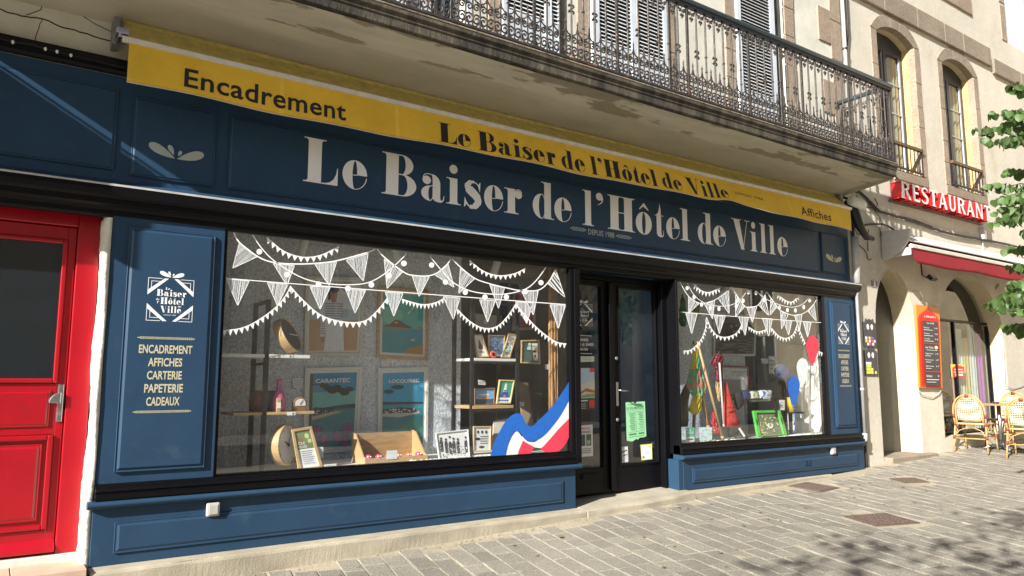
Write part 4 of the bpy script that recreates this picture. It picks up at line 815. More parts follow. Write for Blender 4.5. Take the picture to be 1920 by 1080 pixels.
# curtain / driftwood post and boards at the right end
t = thing('wooden_post', 'weathered wooden trunk post standing inside by the door', 'post', tuple(at(1040, 700, .3)))
m = MB(); x = at(1040, 700, .3).x
for k in range(7):
    xx = x-.06+k*.02; m.tube([(xx+.01*math.sin(k), .30+.02*math.cos(k*2), .5), (xx+.015*math.sin(k*3), .31, 1.3), (xx+.01*math.cos(k), .30, 2.9)], [.02, .017+.005*(k % 2), .014], 7)
m.build('trunk', M('orange_driftwood', (.42, .22, .09), .7, .35, 14, .4, 40, stretch=(4, 4, .6)), t, smooth=True)
m = MB(); m.box(x+.10, x+.125, .28, .31, .5, 2.9); m.build('batten', WHITEP, t)
for k, (a, b, c_, d, lab) in enumerate(((968, 718, 1000, 800, 'beige board leaning behind the shelves'), (994, 738, 1028, 792, 'dark grey framed canvas leaning behind the shelves'))):
    q = [at(a, b, .6), at(a+20, b, .6), at(c_, d, .5), at(a+12, d, .5)]; fn = quadfn(q); t = thing('leaning_board', lab, 'board', tuple(at(c_-10, d, .5)))
    MB().solid([fn(0, 0, .02), fn(1, 0, .02), fn(1, 1, .02), fn(0, 1, .02)], [fn(0, 0), fn(1, 0), fn(1, 1), fn(0, 1)]).build('board', [M('beige_board', (.26, .19, .14), .7), M('grey_board', (.04, .045, .05), .6)][k], t); MB().solid([fn(.1, .05, .022), fn(.9, .05, .022), fn(.9, .95, .022), fn(.1, .95, .022)], [fn(.1, .05, .0205), fn(.9, .05, .0205), fn(.9, .95, .0205), fn(.1, .95, .0205)]).build('face', [M('beige_face', (.30, .23, .17), .7), M('grey_face', (.055, .06, .07), .6)][k], t)
# ceiling spots
for (a, b, y, ang, lab) in ((570, 455, .5, 10, 'leftmost'), (745, 480, .45, -25, 'middle'), (930, 500, .5, 12, 'rightmost'), (1355, 545, .5, 40, 'left one'), (1500, 560, .5, -40, 'right one')):
    p = at(a, b, y); t = thing('spot_lamp', 'white cylinder spot lamp at the window ceiling, '+(lab+' of the three in the left window' if 'most' in lab or lab == 'middle' else 'the '+lab+' in the right window'), 'spot lamp', tuple(p))
    mt = Matrix.Rotation(R(ang), 4, 'Y') @ Matrix.Rotation(R(12), 4, 'X')
    MB().lathe([(.040, .10), (.040, -.12), (.034, -.12), (.034, -.10), (.005, -.10)], tuple(p), 16, mt).build('shade', WHITEP, t, smooth=False); MB().tube([tuple(p+Vector((0, .02, .1))), (p.x, p.y+.03, 2.95)], .008, 6).build('stem', WHITEP, t)

# right window objects
frame_thing([(1337, 585), (1417, 590), (1415, 668), (1336, 668)], YB-.01, 'large black and white wave photograph in a pale frame, right window', .035, ALU, [((.035, .04, .045), full)]+scribble((.10, .11, .12), 40, .02, .98, .02, .42, .14, .018)+scribble((.01, .012, .014), 18, .1, .9, .5, .9, .14, .08)+scribble((.09, .10, .10), 14, .3, .8, .45, .8, .05, .04), 'photograph', 'framed_photograph')
frame_thing([(1352, 685), (1402, 687), (1401, 742), (1352, 742)], .66, 'dark red framed lace picture on the grey panel', .015, M('dark_red_frame', (.22, .015, .02), .5), [((.20, .21, .20), full), ((.42, .44, .42), [(.02, .55), (.98, .55), (.98, .95), (.02, .95)])]+scribble((.30, .32, .30), 20, .1, .9, .56, .9, .07, .04))
frame_thing([(1443, 605), (1522, 612), (1520, 675), (1443, 672)], 1.4, 'dark teal seascape painting at the back of the right window', .03, BLACKM, [((.012, .05, .055), full), ((.006, .012, .016), [(0, .5), (1, .55), (1, 1), (0, 1)])]+scribble((.02, .12, .12), 30, .02, .98, .05, .5, .12, .02)+[((.10, .045, .03), [(.45, .5), (.52, .5), (.66, .2), (.60, .18)])], 'painting', 'framed_painting')
MB_ = MB()
t = thing('green_tray', 'green serving tray with a flower pattern standing in the right window', 'tray', tuple(at(1440, 820, .15)))
q = [at(1409, 771, .24), at(1460, 770, .24), at(1473, 816, .12), at(1418, 820, .12)]; fn = quadfn(q)
GREENP = M('bright_green_plastic', (.07, .42, .06), .35, .05, coat=.3)
m = MB(); b = .11
for (u0, u1, v0, v1) in ((0, b, 0, 1), (1-b, 1, 0, 1), (b, 1-b, 0, .03), (b, 1-b, .90, 1)): m.solid([fn(u0, v0, .03), fn(u1, v0, .03), fn(u1, v1, .03), fn(u0, v1, .03)], [fn(u0, v0, 0), fn(u1, v0, 0), fn(u1, v1, 0), fn(u0, v1, 0)])
m.build('rim', GREENP, t, bevel=.004)
patches('base', lambda u, v, d=0: fn(b+(1-2*b)*u, .03+.87*v, d+.004), [((.10, .11, .07), full)]+scribble((.34, .30, .08), 26, .08, .92, .05, .9, .05, .04)+scribble((.36, .38, .34), 16, .08, .92, .05, .9, .04, .035)+[((.42, .42, .36), el(.5, .42, .13, .13)), ((.25, .18, .05), el(.5, .42, .06, .06))]+scribble((.07, .17, .08), 22, .05, .95, .05, .95, .05, .02), t)
m = MB()
for u in (.02, .905): m.add([fn(u+.02, .42, .0315), fn(u+.055, .42, .0315), fn(u+.055, .66, .0315), fn(u+.02, .66, .0315)], [(0, 1, 2, 3)])
m.build('handle_slot', DARK, t)
# low display table with bags
p0 = at(1388, 747, .25); p1 = at(1450, 747, .25)
t = thing('display_table', 'small black side table carrying cloth pouches in the right window', 'table', (p0.x, .25, .5))
MB().box(p0.x, p1.x, .18, .5, p0.z-.02, p0.z).build('table_top', BLACKM, t, bevel=.002)
for xx in (p0.x+.02, p1.x-.04):
    for yy in (.19, .47): MB().box(xx, xx+.02, yy, yy+.02, .5, p0.z-.02).build('leg', BLACKM, t)
def pouch(px, y, label, mat, name='cloth_pouch'):
    q = [at(a, b, y) for a, b in px]; fn = quadfn(q); t = thing(name, label, 'bag', tuple((q[2]+q[3])/2)); m = MB(); n = 8; vs = []; 
    for s in (1, -1):
        for j in range(n+1):
            for i in range(n+1):
                u, v = i/n, j/n; e = (max(0, 1-abs(2*u-1)**3)*max(0, 1-abs(2*v-1)**3))**.5; vs.append(fn(u, v, s*.05*e+.006*math.sin(9*u+5*v)*e))
    K = (n+1)**2; fs = []
    for s in range(2):
        for j in range(n):
            for i in range(n): a = s*K+j*(n+1)+i; fs.append((a, a+1, a+n+2, a+n+1))
    m.add(vs, fs); m.build('body', mat, t, smooth=True)
    zz = MB(); 
    zz.tube([fn(.04, .97, 0), fn(.5, 1.0, 0), fn(.96, .97, 0)], .006, 6); zz.build('zip', BLACKM, t); return t
def patmat(name, base, c2, c3, sc=22):
    m = M(name, base, .75, .1, 12, .3, 60, dark=(c2, sc, .53, .56)); n = m.node_tree.nodes; l = m.node_tree.links
    b = n['Principled BSDF']; src = b.inputs['Base Color'].links[0].from_socket
    v = n.new('ShaderNodeTexVoronoi'); v.inputs['Scale'].default_value = sc*1.3; g = n.new('ShaderNodeNewGeometry'); l.new(g.outputs['Position'], v.inputs['Vector'])
    mr = n.new('ShaderNodeMapRange'); mr.inputs[1].default_value = .22; mr.inputs[2].default_value = .18; l.new(v.outputs['Distance'], mr.inputs[0])
    x = n.new('ShaderNodeMix'); x.data_type = 'RGBA'; l.new(mr.outputs[0], x.inputs[0]); l.new(src, x.inputs[6]); x.inputs[7].default_value = (*c3, 1); l.new(x.outputs[2], b.inputs['Base Color']); return m
pouch([(1390, 732), (1408, 731), (1409, 752), (1391, 753)], .28, 'dark navy cloth bag at the left end of the display table', M('navy_cloth', (.015, .025, .09), .8, .2, 20))
pouch([(1405, 733), (1421, 732), (1421, 753), (1406, 754)], .24, 'multicoloured patterned pouch in the middle of the display table', patmat('tropical_cloth', (.45, .42, .34), (.06, .25, .10), (.45, .12, .06), 26))
pouch([(1421, 731), (1447, 731), (1446, 752), (1421, 753)], .22, 'white pouch with blue flowers at the right end of the display table', patmat('blue_flower_cloth', (.62, .64, .64), (.04, .10, .30), (.10, .30, .20), 20))
# two shelf stand with hat box and yellow cup
x = at(1466, 760, .35).x
t = thing('display_stand', 'tall black stand holding the round box and the yellow cup', 'stand', (x, .35, .5))
zt = at(1466, 711, .35).z; zm = at(1480, 772, .35).z
for xx in (x-.03, x+.05, x+.16): MB().box(xx, xx+.035, .33, .37, .5, zt-.02 if xx < x+.1 else zm-.02).build('upright', BLACKM, t, bevel=.002)
MB().box(x-.13, x+.13, .22, .48, zt-.02, zt).build('shelf', BLACKM, t, bevel=.002); MB().box(x-.02, x+.33, .22, .48, zm-.02, zm).build('shelf', BLACKM, t, bevel=.002)
c = Vector((x+.0, .33, zt+.105)); t = thing('round_box', 'round navy blue and yellow box on the tall black stand', 'box', (x, .33, zt))
mt = Vector((0, 0, 1)).rotation_difference(Vector((-.75, -.65, 0)).normalized()).to_matrix().to_4x4()
MB().lathe([(.098, -.05), (.098, .04), (.03, .045)], tuple(c), 26, mt).build('body', M('navy_box', (.012, .03, .10), .4), t, bevel=.003); MB().lathe([(.101, -.12), (.101, -.051), (.05, -.05)], tuple(c), 26, mt).build('lid', M('yellow_box', (.55, .42, .06), .5), t)
x2 = at(1480, 750, .33).x; t = thing('cup', 'yellow dotted tumbler on the lower shelf of the black stand', 'cup', (x2, .33, zm))
MB().lathe([(.045, 0), (.055, .12), (.057, .19), (.052, .19), (.045, .02)], (x2, .30, zm), 22).build('body', patmat('yellow_cup', (.60, .42, .03), (.60, .42, .03), (.35, .22, .02), 60), t, smooth=True); MB().lathe([(.058, .188), (.058, .196), (.05, .196)], (x2, .30, zm), 22).build('rim', YEL, t, smooth=True)
# white drape panel at the right
t = thing('white_curtain', 'tall white fabric panel hanging behind the painted balloons', 'curtain', tuple(at(1520, 800, .55)))
m = MB(); n = 26; A = []
for j in range(13):
    for i in range(n+1):
        u = i/n; z = .5+1.25*j/12; x = at(1490, 760, .55).x+u*.72; x += (1-u)*.30*(j/12)**2; A.append((x, .56+.018*math.sin(u*26)+.01*math.sin(u*51+j), z))
m.add(A, [(j*(n+1)+i, j*(n+1)+i+1, (j+1)*(n+1)+i+1, (j+1)*(n+1)+i) for j in range(12) for i in range(n)]); m.build('cloth', M('white_linen', (.68, .68, .64), .85, .04), t, smooth=True)
m = MB(); m.tube([(at(1490, 760, .55).x, .56, 1.76), (at(1490, 760, .55).x+.75, .56, 1.76)], .01); m.build('rod', BLACKM, t)
# red patterned lantern / kite cloth
q = [(1357, 718), (1362, 718), (1392, 802), (1357, 802)]
t = thing('patterned_bag', 'coral red tapering patterned fabric hung on a white pole', 'fabric', tuple(at(1372, 802, .2)))
A = at(1358, 716, .24); B1 = at(1359, 801, .18); B2 = at(1391, 803, .18)
m = MB(); top = A; n = 10; vs = []
for j in range(7):
    v = j/6
    for k in range(n):
        a = 2*math.pi*k/n; cx_ = A.x*(1-v)+(B1.x+B2.x)/2*v; rx = .008+(B2.x-B1.x)*.5*v; vs.append((cx_+rx*math.cos(a), .22+(.01+.06*v)*math.sin(a)+.006*math.cos(3*a), A.z*(1-v)+B1.z*v))
m.add(vs, [(j*n+k, j*n+(k+1) % n, (j+1)*n+(k+1) % n, (j+1)*n+k) for j in range(6) for k in range(n)]+[tuple(range(n)), tuple(6*n+k for k in range(n))]); m.build('cloth', patmat('coral_print', (.58, .05, .04), (.42, .03, .03), (.20, .16, .03), 24), t, smooth=True)
m = MB(); zc = at(1370, 764, .15).z; m.box(at(1359, 764, .15).x, at(1383, 764, .15).x, .135, .145, zc-.006, zc); m.build('strap', BLACKM, t)
def pole(a, b, y, r, mat, label, name='pole', y2=None):
    p = at(*a, y); q = at(*b, y2 if y2 else y); t = thing(name, label, 'pole', tuple(q)); MB().tube([p, q], r, 8).build('shaft', mat, t, smooth=True)
    MB().tube([q+(p-q).normalized()*.0, q+(p-q).normalized()*.03], r*1.25, 8).build('tip', mat, t, smooth=True)
pole((1349, 680), (1357, 800), .16, .011, ALU, 'white metal pole beside the coral fabric')
pole((1307, 640), (1355, 822), .14, .016, WOODL, 'long pale wooden easel leg crossing the right window', 'easel_leg')
pole((1312, 720), (1328, 802), .2, .020, WOODL, 'shorter pale wooden easel leg behind the long one', 'easel_leg')
pole((1303, 750), (1300, 822), .3, .02, WOODB, 'darker wooden easel leg at the left of the right window', 'easel_leg')
# hanging umbrellas and scarves: folded cloth hanging in rows (y px, left px, right px)
def drape(rows, y, label, mat, name, cat='cloth', folds=4, depth=.02, tip=None, tipmat=None):
    t = thing(name, label, cat, tuple(at((rows[-1][1]+rows[-1][2])/2, rows[-1][0], y))); m = MB(); n = 18; P = smooth_pts([tuple(map(float, r)) for r in rows], 4); vs = []
    for py, xa_, xb_ in P:
        A = at(xa_, py, y); B = at(xb_, py, y)
        for i in range(n+1):
            u = i/n; w2 = min(1, (B-A).length/.08); vs.append((A.x+(B.x-A.x)*u, y-.02*math.sin(math.pi*u)-depth*w2*.5*math.sin(u*math.pi*2*folds+py*.02)-.006*math.sin(u*17+py*.3), A.z+(B.z-A.z)*u))
    K = n+1; m.add(vs, [(j*K+i, j*K+i+1, (j+1)*K+i+1, (j+1)*K+i) for j in range(len(P)-1) for i in range(n)])
    o = m.build('cloth', mat, t, smooth=True); o.modifiers.new('thick', 'SOLIDIFY').thickness = .006
    c0 = at((rows[0][1]+rows[0][2])/2, rows[0][0], y); MB().tube([tuple(c0+Vector((0, 0, -.02))), tuple(c0+Vector((0, 0, .04)))], .010, 8).build('tie', tipmat or BLACKM, t, smooth=True)
    return t
drape([(664, 1345, 1350), (669, 1337, 1356), (680, 1331, 1354), (688, 1338, 1353), (700, 1339, 1353), (714, 1341, 1351)], .2, 'dark red floral folded umbrella hanging by the white pole', patmat('burgundy_floral', (.22, .010, .03), (.14, .008, .02), (.60, .35, .37), 28), 'folded_umbrella', 'umbrella')
drape([(712, 1342, 1351), (735, 1342, 1350), (752, 1344, 1348)], .21, 'tan and cream folded cloth hanging beneath the dark red one', patmat('tan_cloth', (.50, .34, .12), (.40, .25, .10), (.60, .5, .34), 12), 'folded_cloth')
drape([(772, 1336, 1342), (785, 1334, 1346), (800, 1336, 1348), (813, 1340, 1347)], .18, 'red and white floral folded umbrella low behind the easel leg', patmat('red_floral', (.40, .02, .03), (.30, .01, .02), (.60, .45, .42), 26), 'folded_umbrella', 'umbrella')
drape([(645, 1297, 1303), (660, 1295, 1309), (680, 1294, 1312), (698, 1292, 1314)], .16, 'yellow, pale blue and green silk scarf hanging from the easel', patmat('yellow_green_silk', (.60, .50, .05), (.06, .36, .22), (.40, .55, .52), 9), 'silk_scarf')
drape([(692, 1292, 1314), (705, 1290, 1318), (722, 1287, 1324), (735, 1292, 1323), (744, 1300, 1318)], .15, 'green, coral and white patterned scarf below the yellow one', patmat('green_pink_silk', (.10, .34, .18), (.55, .16, .12), (.50, .52, .42), 11), 'silk_scarf')
drape([(736, 1302, 1311), (748, 1298, 1315), (764, 1292, 1314), (772, 1294, 1311), (777, 1300, 1306)], .15, 'bright yellow bag with a black mark hanging on the easel', patmat('yellow_bag', (.70, .54, .02), (.66, .50, .02), (.04, .04, .02), 5), 'yellow_bag', 'bag')
drape([(558, 1278, 1281), (575, 1275, 1286), (600, 1274, 1287), (612, 1277, 1284)], .25, 'dark green folded parasol at the upper left of the right window', M('dark_green_cloth', (.012, .12, .06), .7, .2), 'folded_umbrella', 'umbrella')
drape([(562, 1306, 1313), (576, 1303, 1312), (592, 1300, 1308)], .25, 'olive yellow folded parasol beside the green one', M('olive_cloth', (.30, .28, .02), .7, .2), 'folded_umbrella', 'umbrella')
drape([(700, 1300, 1308), (740, 1276, 1292), (800, 1272, 1290)], .35, 'grey beige cloth hanging at the left edge of the right window', M('grey_beige_cloth', (.25, .22, .17), .8, .2), 'folded_cloth')
def leaflet(px, y, label, art, grp='leaflets standing at the foot of the right window'):
    q = [at(a, b, y) for a, b in px]; fn = quadfn(q); t = thing('leaflet', label, 'leaflet', tuple((q[2]+q[3])/2), grp)
    MB().solid([fn(0, 0, .001), fn(1, 0, .001), fn(1, 1, .001), fn(0, 1, .001)], [fn(0, 0, 0), fn(1, 0, 0), fn(1, 1, 0), fn(0, 1, 0)]).build('sheet', PAPER, t); patches('print', fn, art, t, .0015); return t
leaflet([(1286, 802), (1302, 801), (1302, 828), (1286, 829)], .03, 'green leaflet with white writing at the corner of the right window', [((.02, .25, .17), [(0, .35), (1, .35), (1, 1), (0, 1)]), ((.65, .65, .63), 'ÉCO', .1, .6, .78, .94), ((.65, .65, .63), 'ATOUR', .1, .9, .55, .72), ((.02, .10, .08), el(.5, .18, .4, .06))])
leaflet([(1311, 801), (1335, 801), (1335, 825), (1312, 827)], .03, 'pale blue leaflet with small drawings beside the green one', [((.35, .50, .58), full)]+scribble((.12, .25, .42), 9, .1, .9, .1, .9, .06, .04)+scribble((.55, .40, .48), 5, .1, .9, .5, .9, .12, .06))
t = thing('display_sheet', 'black display foot and small white sheet under the coral fabric', 'stand', tuple(at(1375, 815, .2)))
m = MB(); a = at(1358, 804, .2); b = at(1392, 806, .2); m.tube([a, at(1380, 820, .25)], .012); m.tube([b, at(1368, 820, .25)], .012); m.build('leg', BLACKM, t); MB().tube([at(1386, 803, .15), at(1396, 818, .12)], .014, 8).build('pin', ALU, t)

# ------------------------------------------------------------ notices on the door
def sheet_on(px, y, label, art, base=PAPER, outline=None, cat='poster', name='door_poster'):
    q = [at(a, b, y) for a, b in px]; fn = quadfn(q); t = thing(name, label, cat, tuple((q[2]+q[3])/2))
    if outline: m = MB(); tess(m, [fn(u, v, .001) for u, v in outline], outline); m.build('sheet', base, t)
    else: MB().solid([fn(0, 0, .001), fn(1, 0, .001), fn(1, 1, .001), fn(0, 1, .001)], [fn(0, 0, 0), fn(1, 0, 0), fn(1, 1, 0), fn(0, 1, 0)]).build('sheet', base, t)
    patches('print', fn, art, t, .0016); return t
yg = yd
zz = []
n = 9
for k in range(n): zz += [(k/n+.02, 1.0), (k/n+.07, .985)] if not k == 4 else [(k/n-.01, .985), (k/n+.02, .955), (k/n+.08, .955), (k/n+.12, .985)]
outl = zz+[(1, 1), (1, .06), (.85, .04), (.66, .05), (.56, .0), (.50, .03), (.42, .015), (.30, -.02), (.12, .0), (0, .03)]
ink = (.03, .10, .05)
sheet_on([(1172, 754), (1209, 752), (1212, 822), (1175, 828)], yg-.013+.01, 'mint green ticket shaped poster titled LA SALAMANDRE on the right door', [(ink, 'LA SALAMANDRE', .05, .93, .80, .88, .02), (ink, stroke2([(.08, .775), (.92, .775)], .006)), (ink, stroke2([(.08, .73), (.92, .73)], .006)), (ink, stroke2([(.5, .73), (.5, .24)], .008)), (ink, stroke2([(.08, .22), (.92, .22)], .005)), (ink, stroke2([(.12, .165), (.5, .165)], .03)), (ink, stroke2([(.6, .165), (.88, .165)], .03)), (ink, stroke2([(.1, .10), (.9, .10)], .008)), (ink, stroke2([(.12, .93), (.35, .93)], .008)), (ink, stroke2([(.65, .93), (.88, .93)], .008))]
    + [(ink, stroke2([(.14+.03*(k % 3), .69-k*.05), (.44-.03*(k % 2), .69-k*.05)], .012)) for k in range(9)]+[(ink, stroke2([(.58+.03*(k % 3), .70-k*.045), (.86-.04*(k % 2), .70-k*.045)], .012)) for k in range(10)], M('mint_paper', (.32, .66, .38), .7, .03), outl)
sheet_on([(1164, 838), (1177, 837), (1178, 866), (1165, 868)], yg-.003, 'narrow grey leaflet low on the left of the right door', [((.35, .36, .38), full), ((.03, .03, .035), [(.1, .62), (.85, .72), (.85, .80), (.1, .70)]), ((.03, .03, .035), [(.25, .38), (.8, .46), (.8, .52), (.25, .44)])]+scribble((.12, .12, .12), 10, .1, .9, .1, .9, .08, .02), cat='leaflet', name='leaflet')
sheet_on([(1201, 834), (1222, 832), (1223, 861), (1203, 863)], yg-.003, 'white sheet with a yellow border low on the right door', [((.60, .50, .06), full), ((.72, .72, .70), [(.08, .04), (.96, .06), (.92, .96), (.06, .94)]), ((.60, .50, .06), el(.82, .82, .14, .10)), ((.12, .16, .10), el(.18, .18, .11, .09))]+[((.35, .40, .48), stroke2([(.3, .6-k*.07), (.75, .6-k*.07)], .02)) for k in range(4)], cat='leaflet', name='leaflet')
yl = yd+.018
sheet_on([(1084, 798), (1111, 796), (1112, 855), (1085, 857)], yl, 'white notice with two photographs low on the left door', [((.35, .05, .10), 'PERDUE', .2, .8, .86, .92, .03), ((.05, .06, .05), [(.12, .34), (.46, .34), (.46, .70), (.12, .70)]), ((.05, .10, .04), [(.54, .34), (.88, .34), (.88, .70), (.54, .70)]), ((.25, .27, .25), el(.7, .45, .12, .08))]+[((.1, .1, .1), stroke2([(.12, v), (.85, v)], .018)) for v in (.80, .76, .24, .18, .12)], cat='notice', name='notice')
sheet_on([(1083, 690), (1114, 690), (1116, 768), (1084, 770)], yl, 'landscape poster with a dark caption band on the left door', [((.30, .38, .50), full), ((.40, .42, .38), [(0, .30), (1, .30), (1, .72), (0, .60)]), ((.34, .10, .06), [(0, .40), (.5, .52), (1, .46), (1, .40), (.4, .44), (0, .34)]), ((.16, .26, .08), [(0, .30), (1, .30), (1, .40), (0, .34)]), ((.03, .035, .05), [(0, 0), (1, 0), (1, .28), (0, .28)]), ((.45, .03, .03), [(.65, .05), (.95, .05), (.95, .24), (.65, .24)]), ((.60, .62, .63), stroke2([(.05, .225), (.55, .225)], .03)), ((.45, .05, .05), [(.72, .90), (.98, .90), (.98, 1), (.72, 1)])]+[((.4, .4, .42), stroke2([(.06, v), (.45, v)], .012)) for v in (.15, .10, .05)])
sheet_on([(1079, 668), (1114, 668), (1114, 678), (1080, 679)], yl, 'pale strip card above the landscape poster on the left door', [((.42, .44, .38), full)]+[((.15, .2, .15), stroke2([(.1, v), (.9, v)], .08)) for v in (.7, .35)], cat='card', name='strip_card')
# opening hours lettering and logo on the glass
m = MB(); f = wall_fn(yd+.0185)
def dtext(s, a, b, c, d): p = at(a, b, yd+.0185); q = at(c, d, yd+.0185); add_text(m, s, f, p.x, q.x, q.z, p.z, bold=.03)
dtext('HORAIRES', 1083, 634, 1103, 640); m.build('lettering', PAINTW, l1); m = MB(); dtext('MARDI', 1077, 643, 1089, 649); m.build('lettering', PAINTW, l1); m = MB(); dtext('AU', 1091.5, 643, 1096, 649); m.build('lettering', PAINTW, l1); m = MB(); dtext('SAMEDI', 1098.5, 643, 1113, 649); m.build('lettering', PAINTW, l1); m = MB(); dtext('10H-19H', 1084, 652, 1102, 658); m.build('lettering', PAINTW, l1); m = MB()
for yv in (629, 663): p = at(1078, yv, yd+.0185); q = at(1110, yv, yd+.0185); m.add([f(p.x, p.z), f(q.x, p.z), f(q.x, p.z+.006), f(p.x, p.z+.006)], [(0, 1, 2, 3)])
m.build('rule', PAINTW, l1)
m = MB(); p = at(1075, 565, yd+.018); q = at(1111, 612, yd+.018); logo(m, p.x, q.x, q.z, p.z-.02, wall_fn(yd+.018)); m.build('logo', PAINTW, l1)

# ------------------------------------------------------------ yellow awning
aw = thing('awning', 'retracted yellow shop awning with black lettering on its valance', 'awning', (.64, -.3, 3.6))
def vdef(x):   # how far the valance hem leans out
    K = [(.6, .0), (2.2, .02), (4.5, .06), (6.5, .10), (7.6, .12), (8.6, .06), (9.7, .0)]
    for (a, b), (c, d) in zip(K, K[1:]):
        if x <= c: return b+(d-b)*max(0, (x-a)/(c-a))
    return 0
def hem(x): return .010*math.sin(x*2.2)+.006*math.sin(x*6.1+1)-.045*math.exp(-((x-6.35)/.5)**2)*0+.035*math.exp(-((x-7.0)/.22)**2)-.02*math.exp(-((x-6.45)/.4)**2)
def vfn(u, v, d=0):
    s = (3.60-v)/.30; return (u, -.305-s*vdef(u)-.006*math.sin(u*3.3)*s-d, v+hem(u)*max(0, s)**2)
def strip(fn, x0, x1, nx, v0, v1, nv, name, mat, par, th=.003):
    m = MB(); vs = []; K = (nx+1)*(nv+1)
    for d in (0, -th):
        for j in range(nv+1):
            for i in range(nx+1): vs.append(fn(x0+(x1-x0)*i/nx, v0+(v1-v0)*j/nv, d))
    fs = []
    for s in range(2):
        for j in range(nv):
            for i in range(nx): a = s*K+j*(nx+1)+i; fs.append((a, a+1, a+nx+2, a+nx+1))
    for i in range(nx): fs.append((i, i+1, K+i+1, K+i))
    m.add(vs, fs); return m.build(name, mat, par, smooth=True)
strip(vfn, .645, 9.72, 160, 3.305, 3.605, 8, 'valance', YEL, aw)
MB().prism([(-.32, 3.60), (-.29, 3.595), (-.28, 3.62), (-.295, 3.645), (-.325, 3.635)], .60, 9.74, 'x').build('front_bar', ALU, aw, bevel=.004)
def cfn(u, v, d=0):   # v 0..1 from the bar up to the roller
    sag = .012*math.sin(v*math.pi); return (u, -.30+.22*v+d*0, 3.64+.20*v-sag-.002*math.sin(u*40)*(1-v)+d)
strip(cfn, .62, 9.74, 120, 0, 1, 6, 'canopy_cloth', YEL2, aw)
MB().tube([(.62, -.05, 3.83), (9.74, -.05, 3.83)], .045, 14).build('roller', YEL2, aw, smooth=True)
m = MB(); m.box(.555, .60, -.16, 0, 3.63, 3.84); m.box(.60, .625, -.13, -.0, 3.70, 3.83); m.build('bracket', GREYM, aw, bevel=.008); m = MB(); m.box(.56, .64, -.31, -.10, 3.655, 3.70); m.box(.575, .60, -.30, -.16, 3.63, 3.66); m.build('arm', STEEL, aw, bevel=.006)
m = MB(); m.box(9.745, 9.80, -.16, 0, 3.63, 3.86); m.build('bracket', GREYM, aw, bevel=.008)
for xs_ in (1.72, 2.72, 4.62, 6.62, 8.25): strip(lambda u, v, d=0: vfn(u, v, d+.0012), xs_, xs_+.035, 1, 3.306, 3.60, 8, 'seam', M('yellow_seam', (.80, .53, .06), .75, .07, 5) if 'yellow_seam' not in MATS else MATS['yellow_seam'], aw, .001)
MB().tube([vfn(.645+9.075*i/160, 3.303, .001) for i in range(161)], .0035, 5).build('hem_piping', ALU, aw, smooth=True)
BLK = M('black_print', (.012, .011, .012), .7, .05)
m = MB(); add_text(m, 'Encadrement', vfn, 1.02, 2.27, 3.352, 3.352+.152, .002, bold=.016, space=1.05); m.build('lettering', BLK, aw)
m = MB(); add_text(m, 'Affiches', vfn, 8.50, 9.22, 3.365, 3.365+.12, .002, bold=.014, space=1.05); m.build('lettering', BLK, aw)
m = MB(); add_text(m, 'DEPUIS 1988', vfn, 7.18, 7.70, 3.440, 3.474, .002, bold=.008, space=1.3); m.build('lettering', BLK, aw)
full_ = 'Le Baiser de l’Hôtel de Ville'; gw = [glyph(c)[0]+.05 if c != ' ' else .26 for c in full_]; kk = (7.03-3.14)/(sum(gw)-.05); uu = 3.14; i0 = 0
for word in full_.split(' '):
    ww_ = sum(gw[i0:i0+len(word)]); m = MB(); didone(m, word, vfn, uu, uu+(ww_-.05)*kk, 3.332, .195, .002); m.build('lettering', BLK, aw); uu += (ww_+.26)*kk; i0 += len(word)+1

# ------------------------------------------------------------ balcony
bal = thing('balcony', 'long stone balcony with scrolled wrought iron railing above the awning', 'balcony', (0, -.85, 4.0))
XL, XR = -1.09, 9.95
slabp = [(-.85, 3.985), (-.865, 4.0), (-.865, 4.06), (-.875, 4.075), (-.875, 4.10), (-.895, 4.115), (-.895, 4.148), (.05, 4.16), (.05, 4.0)]
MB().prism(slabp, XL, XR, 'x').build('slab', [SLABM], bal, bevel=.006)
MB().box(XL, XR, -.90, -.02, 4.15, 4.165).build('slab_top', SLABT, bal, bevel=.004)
# plastered underside falling slightly to the wall, wavy where plaster has flaked
m = MB(); nx, ny = 110, 14; vs = []
for j in range(ny+1):
    for i in range(nx+1):
        x = XL+(XR-.03-XL)*i/nx; t = j/ny; y = -.845+t*.86; z = 3.978-.02*t-.075*t**3-(.05*max(0, t-.75)/.25); vs.append((x, y, z+.003*math.sin(x*3+y*7)))
m.add(vs, [(j*(nx+1)+i, j*(nx+1)+i+1, (j+1)*(nx+1)+i+1, (j+1)*(nx+1)+i) for j in range(ny) for i in range(nx)])
m.mi = [1 if j < 6 else 0 for j in range(ny) for i in range(nx)]; m.build('soffit', [SOFF, SOFF2], bal, smooth=True)
MB().solid([(XR-.035, -.85, 3.95), (XR-.035, .0, 3.86), (XR-.035, .0, 4.02), (XR-.035, -.85, 4.02)], [(XR, -.85, 3.96), (XR, .0, 3.88), (XR, .0, 4.02), (XR, -.85, 4.02)]).build('end_rib', SOFF, bal, bevel=.004)
YR = -.80; XE = 10.02; XS = 2.25
def spiral(c, r0, a0, turns, n, plane, ccw=1, ex=1.0):
    out = []
    for i in range(n+1):
        t = i/n; a = R(a0)+ccw*2*math.pi*turns*t; r = r0*(1-t)**.8*.9+r0*.1
        out.append(plane(c[0]+r*math.cos(a), c[1]+r*math.sin(a)))
    return out
XZ = lambda u, v: (u, 0, v)
